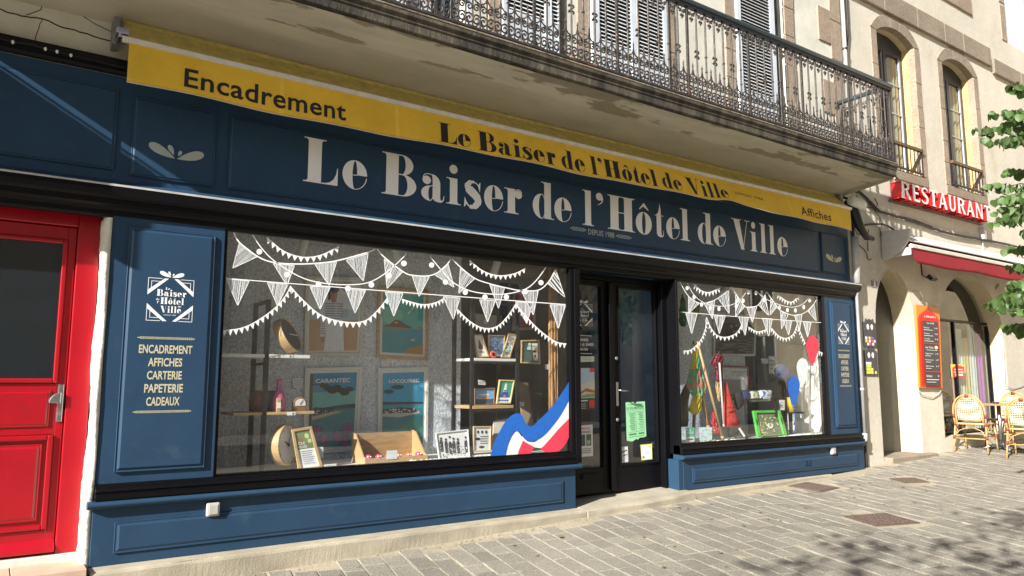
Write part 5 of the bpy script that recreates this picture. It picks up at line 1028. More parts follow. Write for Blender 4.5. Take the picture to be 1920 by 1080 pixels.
def cscroll(m, base, top, side, r):
    """an S shaped bar: big volute low, small volute high"""
    x0, z0 = base; x1, z1 = top
    sp = [(x0+side*(r-r*(1-i/16)**.7*math.cos(i/16*4.2*1.25))*1.0, z0+r+ r*(1-i/16)**.7*math.sin(-i/16*4.2*1.25)) for i in range(17)]
    m.tube([XZ(*p) for p in sp[::2]+[sp[-1]]], .0055, 4)
# lower ornament between two bars (local x 0..w, z 0..)
w = .1466
lo = MB()
for sd in (1, -1):
    cx = w/2+sd*w*.25
    big = [(cx+sd*.0+ (.037*(1-i/18)**.75+.004)*math.cos(R(90+sd*(-90)+sd*i*30+ (0))), .068+(.050*(1-i/18)**.75+.004)*math.sin(R(90+sd*(-90)+sd*i*30))) for i in range(19)]
    big = [(w/2+sd*.002, .005), (w/2+sd*.035, .008)]+big
    lo.tube([XZ(*p) for p in big], .0085, 5)
    sm = [(cx+(.031*(1-i/14)**.75+.003)*math.cos(R(-90+sd*90+sd*i*34)), .178+(.036*(1-i/14)**.75+.003)*math.sin(R(-90+sd*90+sd*i*34))) for i in range(15)]
    sm = [(w/2+sd*(w/2-.004), .10), (w/2+sd*(w/2-.002), .135)]+sm
    lo.tube([XZ(*p) for p in sm], .0078, 5)
    tp = [(w/2+sd*.003, .30), (w/2+sd*.012, .26), (w/2+sd*.035, .235)]+[(w/2+sd*.045+.020*(1-i/10)*math.cos(R(90-sd*i*40)), .215+.020*(1-i/10)*math.sin(R(90-sd*i*40))) for i in range(10)]
    lo.tube([XZ(*p) for p in tp], .0072, 5)
lo.tube([XZ(w/2, 0), XZ(w/2, .33)], .008, 5); lo.lathe([(.001, .33), (.011, .345), (.007, .36), (.001, .385)], (w/2, 0, 0), 6)
lo_me = lo.mesh('scroll', IRON)
hi = MB()
for sd in (1, -1):
    tp = [(w/2+sd*(w/2-.004), .175), (w/2+sd*(w/2-.012), .12), (w/2+sd*(w/2-.03), .085)]+[(w/2+sd*.032+.022*(1-i/10)*math.cos(R(90+sd*i*40)), .075+.022*(1-i/10)*math.sin(R(90+sd*i*40))) for i in range(10)]
    hi.tube([XZ(*p) for p in tp], .0078, 5)
    tq = [(w/2+sd*.004, .02), (w/2+sd*.018, .01), (w/2+sd*.026, .025), (w/2+sd*.016, .035)]; hi.tube([XZ(*p) for p in tq], .0072, 5)
hi.tube([XZ(w/2, .0), XZ(w/2, .12)], .005, 4); hi.lathe([(.001, -.02), (.012, 0), (.006, .012), (.012, .03), (.001, .06)], (w/2, 0, 0), 6)
hi_me = hi.mesh('scroll', IRON)
ba = MB(); ba.tube([(0, 0, 0), (0, 0, 1.06)], .0105, 6); ba.lathe([(.011, .50), (.019, .51), (.011, .52)], (0, 0, 0), 6); ba.lathe([(.011, .33), (.018, .337), (.011, .345)], (0, 0, 0), 6)
bar_me = ba.mesh('baluster', IRON)
bb = MB(); bb.tube([(0, 0, 0), (0, 0, 1.06)], .0105, 6)
for z in (.47, .53):
    for sd in (-1, 1): bb.tube([(0, 0, z), (sd*.024, 0, z+.014), (sd*.034, 0, z), (sd*.024, 0, z-.012)], .009, 5)
bb.lathe([(.008, .48), (.016, .50), (.008, .52)], (0, 0, 0), 6)
bar2_me = bb.mesh('baluster', IRON)
pm = MB(); pm.box(-.012, .012, -.012, .012, -.07, 1.07); post_me = pm.mesh('post', IRON)
def put(me, name, loc, rz=0):
    o = obj_from(me, name, bal); off = worldloc(bal); o.location = Vector(loc)-off; o.rotation_euler = (0, 0, rz); return o
ZB = 4.235
n = int((XE-XS)/w)
for i in range(n+1):
    x = XE-i*w
    if i % 7 == 0: put(post_me, 'post', (x, YR, ZB))
    else: put(bar2_me if i % 2 else bar_me, 'baluster', (x, YR, ZB))
    if i < n: put(lo_me, 'scroll', (x-w, YR, ZB+.012)); put(hi_me, 'scroll', (x-w, YR, ZB+.87))
for i in range(1, 6):
    y = YR+i*w
    if y > -.02: break
    put(bar2_me if i % 2 else bar_me, 'baluster', (XE, y, ZB)); 
for i in range(0, 5): put(lo_me, 'scroll', (XE, YR+i*w, ZB+.012), R(90)); put(hi_me, 'scroll', (XE, YR+i*w, ZB+.87), R(90))
MB().box(XS-.3, XE+.01, YR-.018, YR+.018, ZB-.010, ZB+.010).build('bottom_rail', IRON, bal, bevel=.002)
MB().box(XE-.01, XE+.012, YR, 0, ZB-.006, ZB+.008).build('bottom_rail', IRON, bal)
hp = [(-.030, 1.045), (.030, 1.045), (.040, 1.075), (.030, 1.100), (-.030, 1.100), (-.040, 1.075)]
MB().prism([(YR+a, ZB+b) for a, b in hp], XS-1.5, XE+.05, 'x').build('handrail', RAILM, bal, bevel=.004)
MB().box(XS-1.5, XE+.03, YR-.022, YR+.022, ZB+1.005, ZB+1.044).build('handrail_flat', BLACKM, bal)
MB().prism([(XE+a, ZB+b) for a, b in hp], YR, 0, 'y').build('handrail', RAILM, bal, bevel=.004)

# ------------------------------------------------------------ stone house above the shop
house = thing('stone_house', 'old rendered house with granite window surrounds above the shop', 'house', (0, .1, 3))
def wall_holes(outer, holes, y0, y1, name, mat, parent, reveal_mat=None):
    """a rendered wall with real openings; reveals run back to y1"""
    polys = [[Vector((a, b, 0)) for a, b in outer]]+[[Vector((a, b, 0)) for a, b in h] for h in holes]
    tri = tessellate_polygon(polys); P = [p for q in ([outer]+holes) for p in q]
    m = MB(); m.add([(a, y0, b) for a, b in P], [tuple(t) for t in tri]); m.i = 1
    for h in holes:
        k = len(h); m.add([(a, y0, b) for a, b in h]+[(a, y1, b) for a, b in h], [(i, (i+1) % k, (i+1) % k+k, i+k) for i in range(k)])
    return m.build(name, [mat, reveal_mat or mat], parent)
wl_ = wall_holes([(-3, 2.62), (10.30, 2.62), (10.30, 9.5), (-3, 9.5)], [[(4.75, 4.17), (4.89, 4.17), (4.89, 7.1), (4.75, 7.1)], [(8.55, 4.17), (8.83, 4.17), (8.83, 7.1), (8.55, 7.1)], [(3.22, 4.17), (3.62, 4.17), (3.62, 7.1), (3.22, 7.1)]], .0, .24, 'wall', PLASTW, house)
MB().box(-3, 1.0, .001, .05, 2.62, 2.66).build('wall_foot', PLASTW, house)
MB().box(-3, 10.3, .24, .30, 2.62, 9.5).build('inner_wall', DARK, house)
MB().box(10.22, 10.30, .001, .3, -.1, 9.5).build('party_wall', PLASTW, house)
def blocks(x0, x1, z0, z1, d, name='surround_stone', mat=STONE, par=house, h=(.38, .62), seed=1, jit=.0):
    q = random.Random(seed); z = z0
    while z < z1-.05:
        e = min(z1, z+q.uniform(*h)); j = q.uniform(-jit, jit)
        MB().box(x0+min(j, 0), x1+max(j, 0), -d-q.uniform(0, .006), .02, z+.004, e-.004).build(name, mat, par, bevel=.006, seg=2); z = e
for k, (a, b) in enumerate(((3.87, 4.02), (5.04, 5.22), (6.42, 6.58), (7.54, 7.74), (8.83, 9.05))): blocks(a, b, 4.17, 7.2, .018, seed=k)
blocks(9.97, 10.24, 4.05, 9.4, .015, seed=9, h=(.5, .7)); MB().box(9.70, 9.966, -.02, .02, 5.12, 5.62).build('surround_stone', STONE, house, bevel=.006); MB().box(9.66, 9.966, -.02, .02, 6.22, 6.75).build('surround_stone', STONE, house, bevel=.006)
def shutter(x0, x1, fl, fr, y=-.055, zbot=4.24, zs=5.0, lab=None):
    m = MB(); d = .035; top = 7.05
    m.box(x0, x0+fl, y, y+d, zbot, top); m.box(x1-fr, x1, y, y+d, zbot, top); m.box(x0+fl, x1-fr, y, y+d, zbot, zbot+.09); m.box(x0+fl, x1-fr, y, y+d, zs-.09, zs); m.box(x0+fl, x1-fr, y+.012, y+.024, zbot+.09, zs-.09); m.box(x0+fl, x1-fr, y, y+d, top-.1, top)
    o = m.build('shutter', SHUT, house, bevel=.003, seg=1)
    wv = x1-fr-x0-fl; s = MB(); s.solid([(0, y+.002, -.011), (wv, y+.002, -.011), (wv, y+.007, -.015), (0, y+.007, -.015)], [(0, y+.028, .016), (wv, y+.028, .016), (wv, y+.033, .012), (0, y+.033, .012)])
    # relative to house origin
    s.v = [(a, b-.1, c) for a, b, c in s.v]; me = s.mesh('slat', SLAT); z = zs+.03
    while z < top-.11:
        q = obj_from(me, 'slat', o); q.location = (x0+fl, 0, z-3); z += .046
    MB().box(x0+fl, x1-fr, y+.034, y+.040, zs, top-.1).build('backing', DARK, o)
    return o
shutter(4.02, 4.63, .07, .07); shutter(4.635, 4.752, .018, .01); shutter(5.22, 5.90, .11, .08); shutter(5.905, 6.42, .03, .07); shutter(7.74, 8.55, .085, .10)
m = MB(); m.box(3.0, 3.22, -.01, .03, 4.17, 7.1); m.box(3.62, 3.68, -.01, .03, 4.17, 7.1); m.box(3.22, 3.62, .10, .14, 4.17, 4.70); m.box(3.40, 3.43, .10, .14, 4.7, 7.1); m.build('window_frame', SHUT, house, bevel=.004)
MB().box(3.22, 3.62, .13, .135, 4.7, 7.1).build('window_pane', GLASSH, house); MB().box(3.22, 3.62, .16, .17, 4.17, 7.1).build('pane_backing', M('navy_pane_backing', (.015, .025, .05), .7), house)  # navy sheet behind the pane makes the glass read dark
MB().box(2.2, 2.95, -.06, -.02, 4.2, 7.0).build('shutter', SHUT, house, bevel=.004)
MB().box(8.56, 8.62, .05, .10, 4.17, 7.1).build('window_frame', SHUT, house); MB().box(8.62, 8.83, .10, .105, 4.17, 7.1).build('window_pane', GLASSH, house)
# cracks in the plaster above the door
def crack(pts, y, w=.006, par=house):
    m = MB(); P = smooth_pts(pts, 3); q = random.Random(len(pts)*7)
    P = [(a+q.uniform(-1.6, 1.6), b+q.uniform(-1.2, 1.2)) for a, b in P]; W3 = [at(a, b, y) for a, b in P]; m.tube([(p.x, y, p.z) for p in W3], w*.5, 4); m.build('crack', DARK, par)
crack([(-6, 14), (24, 26), (48, 30), (80, 36), (112, 49), (140, 57), (175, 68), (214, 78)], -.0005, .010); crack([(80, 0), (76, 18), (49, 29)], -.0005); crack([(80, 36), (73, 50), (66, 78)], -.0005, .005); crack([(128, 0), (140, 18), (165, 36), (213, 60)], -.0005, .006)
# wires above the fascia on the left
t = thing('string_lights', 'thin black cable with small clear bulbs along the top moulding on the left', 'string lights', (0, -.08, 3.55))
m = MB(); P = [at(a, b, -.085) for a, b in ((-10, 70), (24, 79), (60, 83), (85, 92), (107, 97), (133, 104), (180, 114), (236, 128))]; m.tube([tuple(p) for p in P], .004, 5); m.build('cable', CABLE, t)
for a, b in ((24, 79), (85, 92), (107, 97), (133, 104)):
    p = at(a, b, -.095); MB().lathe([(.004, -.012), (.010, 0), (.008, .010), (.003, .014)], tuple(p), 8).build('bulb', PAPER, t, smooth=True)
# projecting sign of the next shop (left of the frame)
t = thing('projecting_sign', 'projecting shop sign on an iron arm fixed to the wall at the far left', 'sign', (-1.12, 0, 3.5))
MB().box(-1.14, -1.10, -.75, -.05, 3.12, 3.90).build('board', BLUE, t, bevel=.004); m = MB(); m.tube([(-1.12, -.78, 3.93), (-1.12, 0, 3.93)], .012); m.build('arm', BLACKM, t)

# ------------------------------------------------------------ red door on the left
t = thing('red_door', 'glossy red entrance door with dark glass pane and steel handle at the left edge', 'door', (.2, .2, 0))
yr = .20
def rbox(m, x0, x1, z0, z1, ya, yb): return m.box(x0, x1, ya, yb, z0, z1)
m = MB(); m.box(.455, .60, yr-.03, yr+.06, .03, 2.45); m.box(-1.0, .455, yr-.03, yr+.06, 2.325, 2.45); m.build('frame', REDP, t, bevel=.008, seg=3)
m = MB(); m.box(.398, .452, yr, yr+.05, .035, 2.32); m.box(-.8, .398, yr, yr+.05, 2.225, 2.32); m.box(-.8, .398, yr, yr+.05, .84, 1.20); m.box(-.8, .398, yr, yr+.05, .035, .20); lf = m.build('leaf', REDP, t, bevel=.006, seg=2)
m = MB(); e = .03
for (x0, x1, z0, z1) in ((.368, .398, 1.20, 2.225), (-.8, .368, 2.195, 2.225), (-.8, .368, 1.20, 1.232), (.362, .398, .20, .84), (-.8, .362, .805, .84), (-.8, .362, .20, .235)): m.box(x0, x1, yr-.018, yr+.03, z0, z1)
m.build('glazing_bead', REDP, lf, bevel=.009, seg=3)
MB().box(-.8, .37, yr+.012, yr+.02, 1.2, 2.225).build('glass', M('dark_reflective_glass', (.012, .016, .02), .12, .1, coat=.6), lf)
MB().box(-.8, .368, yr+.012, yr+.03, .20, .84).build('panel', REDP, lf); raised(-.8, .335, .26, .78, yr+.012, .02, 'raised_panel', REDP, .03, lf); raised(-.8, .36, .90, 1.15, yr, .016, 'raised_panel', REDP, .02, lf)
MB().prism([(yr-.05, .05), (yr-.05, .07), (yr-.0, .14), (yr, .05)], -.8, .45, 'x').build('weatherboard', REDP, t, bevel=.006)
MB().box(.405, .440, yr-.016, yr-.001, .93, 1.19).build('handle_plate', STEEL, lf, bevel=.004)
m = MB(); m.lathe([(.050, 0), (.050, .006)], (.418, yr-.05, 1.095), 20, Matrix.Rotation(R(90), 4, 'X')); 
m = MB(); m.solid([(p[0], yr-.055, p[1]) for p in arc(.425, 1.06, .075, .075, 90, 180, 10)+[(.425, 1.06)]], [(p[0], yr-.015, p[1]) for p in arc(.425, 1.06, .075, .075, 90, 180, 10)+[(.425, 1.06)]]); m.build('handle', STEEL, lf, bevel=.006)
m = MB(); m.lathe([(.011, 0), (.011, .006)], (.422, yr-.016, .985), 12, Matrix.Rotation(R(90), 4, 'X')); m.build('key_cylinder', GREYM, lf)
# lumpy plaster jamb between the door and the shopfront
m = MB(); nz, nx_ = 60, 6; vs = []; q = random.Random(4)
prof = [(.60, .26), (.60, .14), (.602, .02), (.612, -.035), (.632, -.045), (.648, -.03), (.65, .05)]
for j in range(nz+1):
    z = -.12+2.50*j/nz
    for k, (a, b) in enumerate(prof):
        wv = .010*math.sin(z*7+k)+q.uniform(-.004, .004); vs.append((a+(wv if 0 < k < 5 else 0)-(.022 if z < .6 and k < 4 else 0)*(1-z/.6), b+wv*.5, z))
K = len(prof); m.add(vs, [(j*K+k, j*K+k+1, (j+1)*K+k+1, (j+1)*K+k) for j in range(nz) for k in range(K-1)]); m.build('door_jamb', JAMBW, house, smooth=True)
m = MB(); m.box(-1.0, .60, .12, .40, -.02, .032); o = m.build('door_threshold', ALU, t, bevel=.004)
for k in range(3):
    o = MB().box(.62-.42*(k+1)+.003, .62-.42*k-.003, -.22, .118, -.16, -.012).build('doorstep_tile', TILE, pav, bevel=.004)
MB().box(-3, -1.0, .0, .3, -.2, 2.4).build('pier', PLASTER, house)
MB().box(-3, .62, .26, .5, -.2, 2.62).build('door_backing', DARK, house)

# ------------------------------------------------------------ restaurant house
rest_h = thing('restaurant_house', 'cream roughcast house with granite arched windows and a restaurant below', 'house', (13, 0, 0))
def archpoly(x0, x1, z0, zs, zt, n=14):
    """opening with a round or segmental head from spring zs to crown zt"""
    cx = (x0+x1)/2; hw = (x1-x0)/2; h = zt-zs
    if h < hw*.95:
        Rr = (hw*hw+h*h)/(2*h); a = math.asin(hw/Rr); top = [(cx+Rr*math.sin(a-2*a*i/n), zt-Rr+Rr*math.cos(a-2*a*i/n)) for i in range(n+1)]
    else: top = [(cx+hw*math.cos(math.pi*i/n), zs+h*math.sin(math.pi*i/n)) for i in range(n+1)]
    return [(x0, z0), (x1, z0)]+top
D1 = archpoly(10.74, 11.86, .10, 2.05, 2.93); W0 = archpoly(12.58, 14.98, .33, 2.10, 3.06, 20)
U1 = archpoly(11.27, 12.44, 4.58, 6.82, 6.99); U2 = archpoly(13.40, 14.58, 4.58, 6.82, 6.99)
U3 = [(16.2, 7.95), (17.2, 7.95), (17.2, 10.5), (16.2, 10.5)]
wall_holes([(10.31, -.2), (24, -.2), (24, 12), (10.31, 12)], [D1, W0, U1, U2, U3], 0.0, .34, 'wall', PLASTR, rest_h, JAMBY)
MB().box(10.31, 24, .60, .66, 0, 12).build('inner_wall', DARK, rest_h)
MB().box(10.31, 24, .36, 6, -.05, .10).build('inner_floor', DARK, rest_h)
# granite surrounds of the upper windows, stone by stone
def surround(x0, x1, z0, zs, zt, wd, seed):
    q = random.Random(seed)
    for sx in (0, 1):
        z = z0
        while z < zs-.08:
            e = min(zs-.0, z+q.uniform(.34, .6)); 
            if zs-e < .15: e = zs
            a, b = (x0-wd, x0+.005) if sx == 0 else (x1-.005, x1+wd)
            MB().box(a, b, -.012-q.uniform(0, .004), .10, z+.003, e-.003).build('surround_stone', STONEG if q.random() < .3 else STONE, rest_h, bevel=.008); z = e
            
    inner = archpoly(x0, x1, z0, zs, zt, 15)[2:]; outer = archpoly(x0-wd, x1+wd, z0, zs+.02, zt+.23, 15)[2:]; inner = [(a, b-.005) for a, b in inner]
    for k in range(0, 15, 3):
        P = outer[k:k+4]+inner[k:k+4][::-1]; cxx = sum(p[0] for p in P)/8; czz = sum(p[1] for p in P)/8; P = [(cxx+(a-cxx)*.985, czz+(b-czz)*.985) for a, b in P]
        MB().prism(P, -.016, .10).build('arch_stone', STONEG, rest_h, bevel=.005)
    MB().box(x0-wd, x1+wd, -.02, .30, z0-.17, z0-.002).build('sill_stone', STONEG, rest_h, bevel=.012)
    m = MB(); m.box(x1-.006, x1-.001, .10, .335, z0, zs); m.build('jamb_stone', STONEY, rest_h)
    MB().box(x0+.001, x0+.006, .10, .335, z0, zs).build('jamb_stone', STONEY, rest_h)
surround(11.27, 12.44, 4.58, 6.82, 6.99, .17, 3); surround(13.40, 14.58, 4.58, 6.82, 6.99, .17, 4)
def upper_window(x0, x1, z0, zt):
    y = .20; fr = MB()
    fr.box(x0, x0+.09, y, y+.06, z0, zt); fr.box(x1-.09, x1, y, y+.06, z0, zt); fr.box(x0+.09, x1-.09, y, y+.06, zt-.30, zt); fr.box(x0+.09, x1-.09, y, y+.06, z0, z0+.07); xm = (x0+x1)/2; fr.box(xm-.045, xm+.045, y-.01, y+.05, z0+.07, zt-.30)
    o = fr.build('window_frame', M('dark_window_paint', (.03, .033, .04), .4) if 'dark_window_paint' not in MATS else MATS['dark_window_paint'], rest_h, bevel=.004)
    for (a, b) in ((x0+.09, xm-.045), (xm+.045, x1-.09)):
        MB().add([(a, y+.035, z0+.07), (b, y+.035, z0+.07), (b, y+.035, zt-.3), (a, y+.035, zt-.3)], [(0, 1, 2, 3)]).build('pane', GLASSH, o)
        for k in (1, 2, 3): zz = z0+.07+(zt-.37-z0)*k/4; MB().box(a, b, y+.01, y+.03, zz-.010, zz+.010).build('glazing_bar', PVC, o)
        MB().box(b-.016, b, y+.008, y+.03, z0+.07, zt-.3).build('glazing_bar', PVC, o)
    m = MB(); n = 22; vs = []
    for j in (0, 1):
        for i in range(n+1): xx = x0+.1+(x1-x0-.2)*i/n; vs.append((xx, y+.12+.02*math.sin(i*1.9), z0 if j == 0 else zt))
    m.add(vs, [(i, i+1, n+2+i, n+1+i) for i in range(n)]); m.build('curtain', M('net_curtain', (.50, .49, .38), .9) if 'net_curtain' not in MATS else MATS['net_curtain'], o, smooth=True)
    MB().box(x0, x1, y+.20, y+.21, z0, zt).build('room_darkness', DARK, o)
upper_window(11.27, 12.44, 4.58, 6.98); upper_window(13.40, 14.58, 4.58, 6.98)
def guard(x0, x1, z0, lab):
    t = thing('window_guard', lab, 'window guard', (x0, -.05, z0), 'low iron guards of the upper windows')
    MB().box(x0-.0, x1+.0, -.06, -.01, z0+.42, z0+.47).build('top_rail', M('brown_painted_wood', (.12, .07, .04), .5, .3, 20) if 'brown_painted_wood' not in MATS else MATS['brown_painted_wood'], t, bevel=.004)
    MB().box(x0, x1, -.045, -.020, z0+.04, z0+.065).build('bottom_rail', BLACKM, t)
    m = MB(); n = 9
    me = MB().box(-.006, .006, -.039, -.027, .065, .42).mesh('bar', BLACKM)
    for i in range(n+1):
        o = obj_from(me, 'bar', t); o.location = (.02+(x1-x0-.04)*i/n, .05, 0)
    for k in range(6):
        xx = x0+.1+k*(x1-x0-.2)/5; m.tube([(xx+.03*math.cos(a*.7), -.03, z0+.10+.025*math.sin(a*.7)) for a in range(10)], .004, 4)
    m.build('ring', BLACKM, t)
guard(11.29, 12.42, 4.56, 'brown topped iron guard of the upper window just above the balcony end'); guard(13.42, 14.56, 4.56, 'brown topped iron guard of the right upper window, above the sign')
# string course, stone by stone
q = random.Random(8); x = 10.33; edges = [10.33, 11.5, 12.55, 13.5, 14.2, 15.3]
for a, b in zip(edges, edges[1:]): MB().box(a+.003, b-.003, -.055, .03, 7.20, 7.56).build('string_course_stone', STONEG, rest_h, bevel=.012)
for a, b in ((15.42, 16.6), (16.6, 18.0)): MB().box(a, b-.006, -.055, .03, 7.10, 7.40).build('string_course_stone', STONEG, rest_h, bevel=.012)
MB().box(13.2, 14.72, -.03, .03, 8.07, 8.4).build('sill_stone', STONE, rest_h, bevel=.01)
for z in (7.95, 8.75, 9.5): MB().box(15.98, 16.2, -.016, .1, z, z+.74).build('surround_stone', STONE, rest_h, bevel=.01)
MB().box(16.2, 17.2, .2, .25, 7.95, 10.5).build('window_frame', SHUT, rest_h)
# ground floor door and window
MB().box(10.74, 11.86, .335, .37, .10, 2.95).build('door_leaf', M('doorway_dark', (.035, .032, .028), .5, .3, 6), rest_h)  # dark plane closing the arch, the void's darkness put into its colour
MB().box(10.72, 12.05, -.14, .33, -.08, .135).build('step_stone', STONEG, rest_h, bevel=.02, seg=3)
o = MB(); 
gl = MB(); pl = archpoly(12.62, 14.94, .36, 2.10, 3.02, 20); tri = tessellate_polygon([[Vector((a, b, 0)) for a, b in pl]]); gl.add([(a, .27, b) for a, b in pl], [tuple(t) for t in tri]); gl.build('window_glass', GLASSH, rest_h)
m = MB(); m.box(12.58, 12.62, .24, .31, .34, 2.3); m.box(14.94, 14.98, .24, .31, .34, 2.3); m.box(12.62, 14.94, .24, .31, 2.25, 2.29); m.box(13.66, 13.70, .24, .31, .34, 2.25); m.build('window_frame', BLACK, rest_h, bevel=.004)
m = MB(); cols_ = [(.55, .20, .24), (.40, .50, .46), (.42, .34, .16), (.42, .50, .50), (.25, .06, .30)]
for k, cc in enumerate(cols_):
    m = MB(); n = 10; x0 = 13.72+k*.23; vs = []
    for j in range(2):
        for i in range(n+1): vs.append((x0+.23*i/n, .36+.02*math.sin(i*1.3+k), .4+j*(1.9-.15*k % .4)))
    m.add(vs, [(i, i+1, n+2+i, n+1+i) for i in range(n)]); m.build('curtain', col(cc), rest_h, smooth=True)
t = sheet_on([(1782, 683), (1807, 683), (1808, 708), (1784, 707)], .262, 'small yellow and red takeaway notice stuck inside the restaurant window', [((.55, .36, .05), full), ((.45, .03, .03), [(.1, .0), (1, 0), (1, .8), (.8, .85), (.55, .95), (.3, .85), (.1, .7)]), ((.6, .5, .4), stroke2([(.25, .6), (.9, .6)], .08)), ((.6, .5, .4), stroke2([(.2, .4), (.95, .4)], .08)), ((.6, .5, .4), stroke2([(.3, .2), (.9, .2)], .14))], cat='notice', name='notice')

# RESTAURANT sign
sg = thing('restaurant_sign', 'red and white box letters reading RESTAURANT on the roughcast wall', 'sign', (11.6, -.05, 4.1))
zb = 4.03; hh = .27; xs0 = at(1690, 370, -.20).x; xs1 = at(1858, 412, -.20).x
wd = {'R': .86, 'E': .74, 'S': .72, 'T': .78, 'A': .86, 'U': .84, 'N': .90}; tot = sum(wd[c] for c in 'RESTAURANT')+.12*9; u = xs0; k = (xs1-xs0)/tot
def serif_cap(c):
    """slightly flared capitals"""
    tk, tn = .22, .14
    if c == 'R': return [rect(.06, .28, 0, 1), arc(.36, .74, .40, .26, -90, 90, 10)+arc(.36, .74, .20, .14, 90, -90, 10), rect(.28, .36, .88, 1), rect(.28, .36, .48, .60), [(.40, .50), (.60, .50), (.86, 0), (.62, 0)], rect(0, .34, 0, .05), rect(0, .1, .95, 1)]
    if c == 'E': return [rect(.08, .30, 0, 1), rect(.30, .72, 0, .13), rect(.30, .70, .87, 1), rect(.30, .62, .45, .57), [(.68, .13), (.72, .13), (.74, .26), (.70, .26)], [(.66, .87), (.70, .87), (.70, .74), (.67, .74)]]
    if c == 'S': return [stroke2(smooth_pts([(.66, .82), (.56, .93), (.38, .95), (.20, .87), (.16, .72), (.26, .60), (.42, .51), (.56, .42), (.62, .27), (.52, .10), (.34, .05), (.16, .09), (.06, .20)], 4), [.07]*4+[.10]*8+[.15]*8+[.19]*12+[.16]*6+[.10]*8+[.07]*8)]
    if c == 'T': return [rect(.28, .50, 0, .87), rect(.02, .76, .87, 1), [(.02, .87), (.07, .87), (.04, .74), (.0, .74)], [(.71, .87), (.76, .87), (.78, .74), (.74, .74)], rect(.2, .58, 0, .05)]
    if c == 'A': return [[(.0, 0), (.14, 0), (.44, .82), (.36, 1)], [(.36, 1), (.52, 1), (.86, 0), (.60, 0)], rect(.18, .62, .26, .37)]
    if c == 'U': return [rect(.08, .29, .30, 1), rect(.60, .75, .30, 1), arc(.415, .32, .335, .33, 180, 360, 12)+arc(.415, .32, .155, .20, 360, 180, 12), rect(.0, .36, .95, 1), rect(.54, .82, .95, 1)]
    if c == 'N': return [rect(.08, .22, 0, 1), rect(.68, .82, 0, 1), [(.08, 1), (.32, 1), (.82, 0), (.64, 0)], rect(0, .3, 0, .05)]
for c in 'RESTAURANT':
    face = MB(); body = MB(); w_ = wd[c]
    for i, p in enumerate(serif_cap(c)):
        Q = [(u+a*k, zb+b*hh) for a, b in p]; body.prism(Q, -.040, -.200-.0004*i); q = [(a, -.206-.0004*i, b) for a, b in Q]; tess(face, q, p)
    o = body.build('letter', REDS, sg); face.build('letter_face', SIGNW, o); u += (w_+.12)*k
MB().box(xs0-.02, xs1+.03, -.055, -.005, zb-.03, zb-.003).build('mounting_rail', M('brown_rail', (.16, .10, .09), .5), sg)
m = MB(); m.box(xs1-.02, xs1+.07, -.08, -.001, 3.74, 3.95); m.tube([(xs1+.03, -.02, 3.74), (xs1+.03, -.02, 3.35)], .014); m.build('junction_box', PVC, sg)

# red awning of the restaurant
ra = thing('restaurant_awning', 'retracted dark red canvas awning in a white cassette over the restaurant', 'awning', (11.2, -.3, 3.3))
xa0, xa1 = 11.05, 15.9
MB().prism([(-.02, 3.30), (-.02, 3.50), (-.12, 3.505), (-.30, 3.42), (-.42, 3.30), (-.40, 3.29), (-.28, 3.39), (-.12, 3.46), (-.06, 3.44)], xa0, xa1, 'x').build('cassette', ALU, ra, bevel=.004)
p = at(1655, 440, -.05)
fanp = [(-.04, 3.08), (-.04, 3.52)]+[(-.04-.42*math.sin(R(a)), 3.52-.44*(1-math.cos(R(a)))-.0) for a in range(0, 1)]
fanp = [(-.02, 3.50), (-.46, 3.46), (-.45, 3.36), (-.40, 3.26), (-.32, 3.17), (-.22, 3.11), (-.10, 3.06), (-.02, 3.05)]
MB().prism(fanp, xa0-.05, xa0, 'x').build('side_cover', PVC, ra, bevel=.01)
MB().prism([(-.455, 3.185), (-.40, 3.185), (-.39, 3.23), (-.42, 3.255), (-.46, 3.235)], xa0+.02, xa1, 'x').build('front_bar', ALU, ra, bevel=.006)
rv = lambda u, v, d=0: (u, -.435-.05*(3.20-v)-.008*math.sin(u*5)*(3.2-v)*4-d, v+(.012*math.sin(u*3) if v < 3.1 else 0)+(.10*max(0, 1-(u-xa0-.04)/.12)**2 if v < 3.05 else 0))
strip(rv, xa0+.04, xa1, 90, 2.96, 3.20, 5, 'valance', REDC, ra)
MB().prism([(-.38, 3.21), (-.37, 3.23), (-.06, 3.42), (-.05, 3.40)], xa0+.04, xa1, 'x').build('canopy_cloth', REDC, ra)
m = MB(); m.box(xa0+.0, xa0+.03, -.43, -.10, 3.08, 3.20); m.build('arm', PVC, ra, bevel=.01)
# menu board
mb_ = [at(1716, 571, -.03), at(1760, 576, -.03), at(1766, 728, -.03), at(1723, 727, -.03)]
fn = quadfn(mb_); t = thing('menu_board', 'tall orange and red restaurant menu board with white writing on black', 'menu board', tuple((mb_[2]+mb_[3])/2))
MB().solid([fn(0, 0, .012), fn(1, 0, .012), fn(1, 1, .012), fn(0, 1, .012)], [fn(0, 0, -.015), fn(1, 0, -.015), fn(1, 1, -.015), fn(0, 1, -.015)]).build('board', M('orange_panel', (.62, .22, .02), .4, .05), t, bevel=.002)
cr = (.45, .018, .012); wh = (.62, .62, .60); dk = (.035, .03, .035)
sc = [(.08, .85)]+[p for k in range(5) for p in ((.10+.08*k, .865+.022*k), (.13+.08*k, .885+.022*k))]+[(.5, .985)]+[p for k in range(4, -1, -1) for p in ((.87-.08*k, .885+.022*k), (.90-.08*k, .865+.022*k))]+[(.92, .85), (.95, .84), (.95, .01), (.05, .01), (.05, .84)]
it = [(cr, sc)]+[((.7, .35, .05), el(x_, .03+.0285*k, .010, .003, 6)) for x_ in (.10, .90) for k in range(28)]+[(dk, [(.17, .03), (.83, .03), (.83, .81), (.17, .81)]), (wh, '( MENUS )', .26, .74, .845, .875, .02), (wh, 'Le midi', .36, .66, .775, .795, .01)]
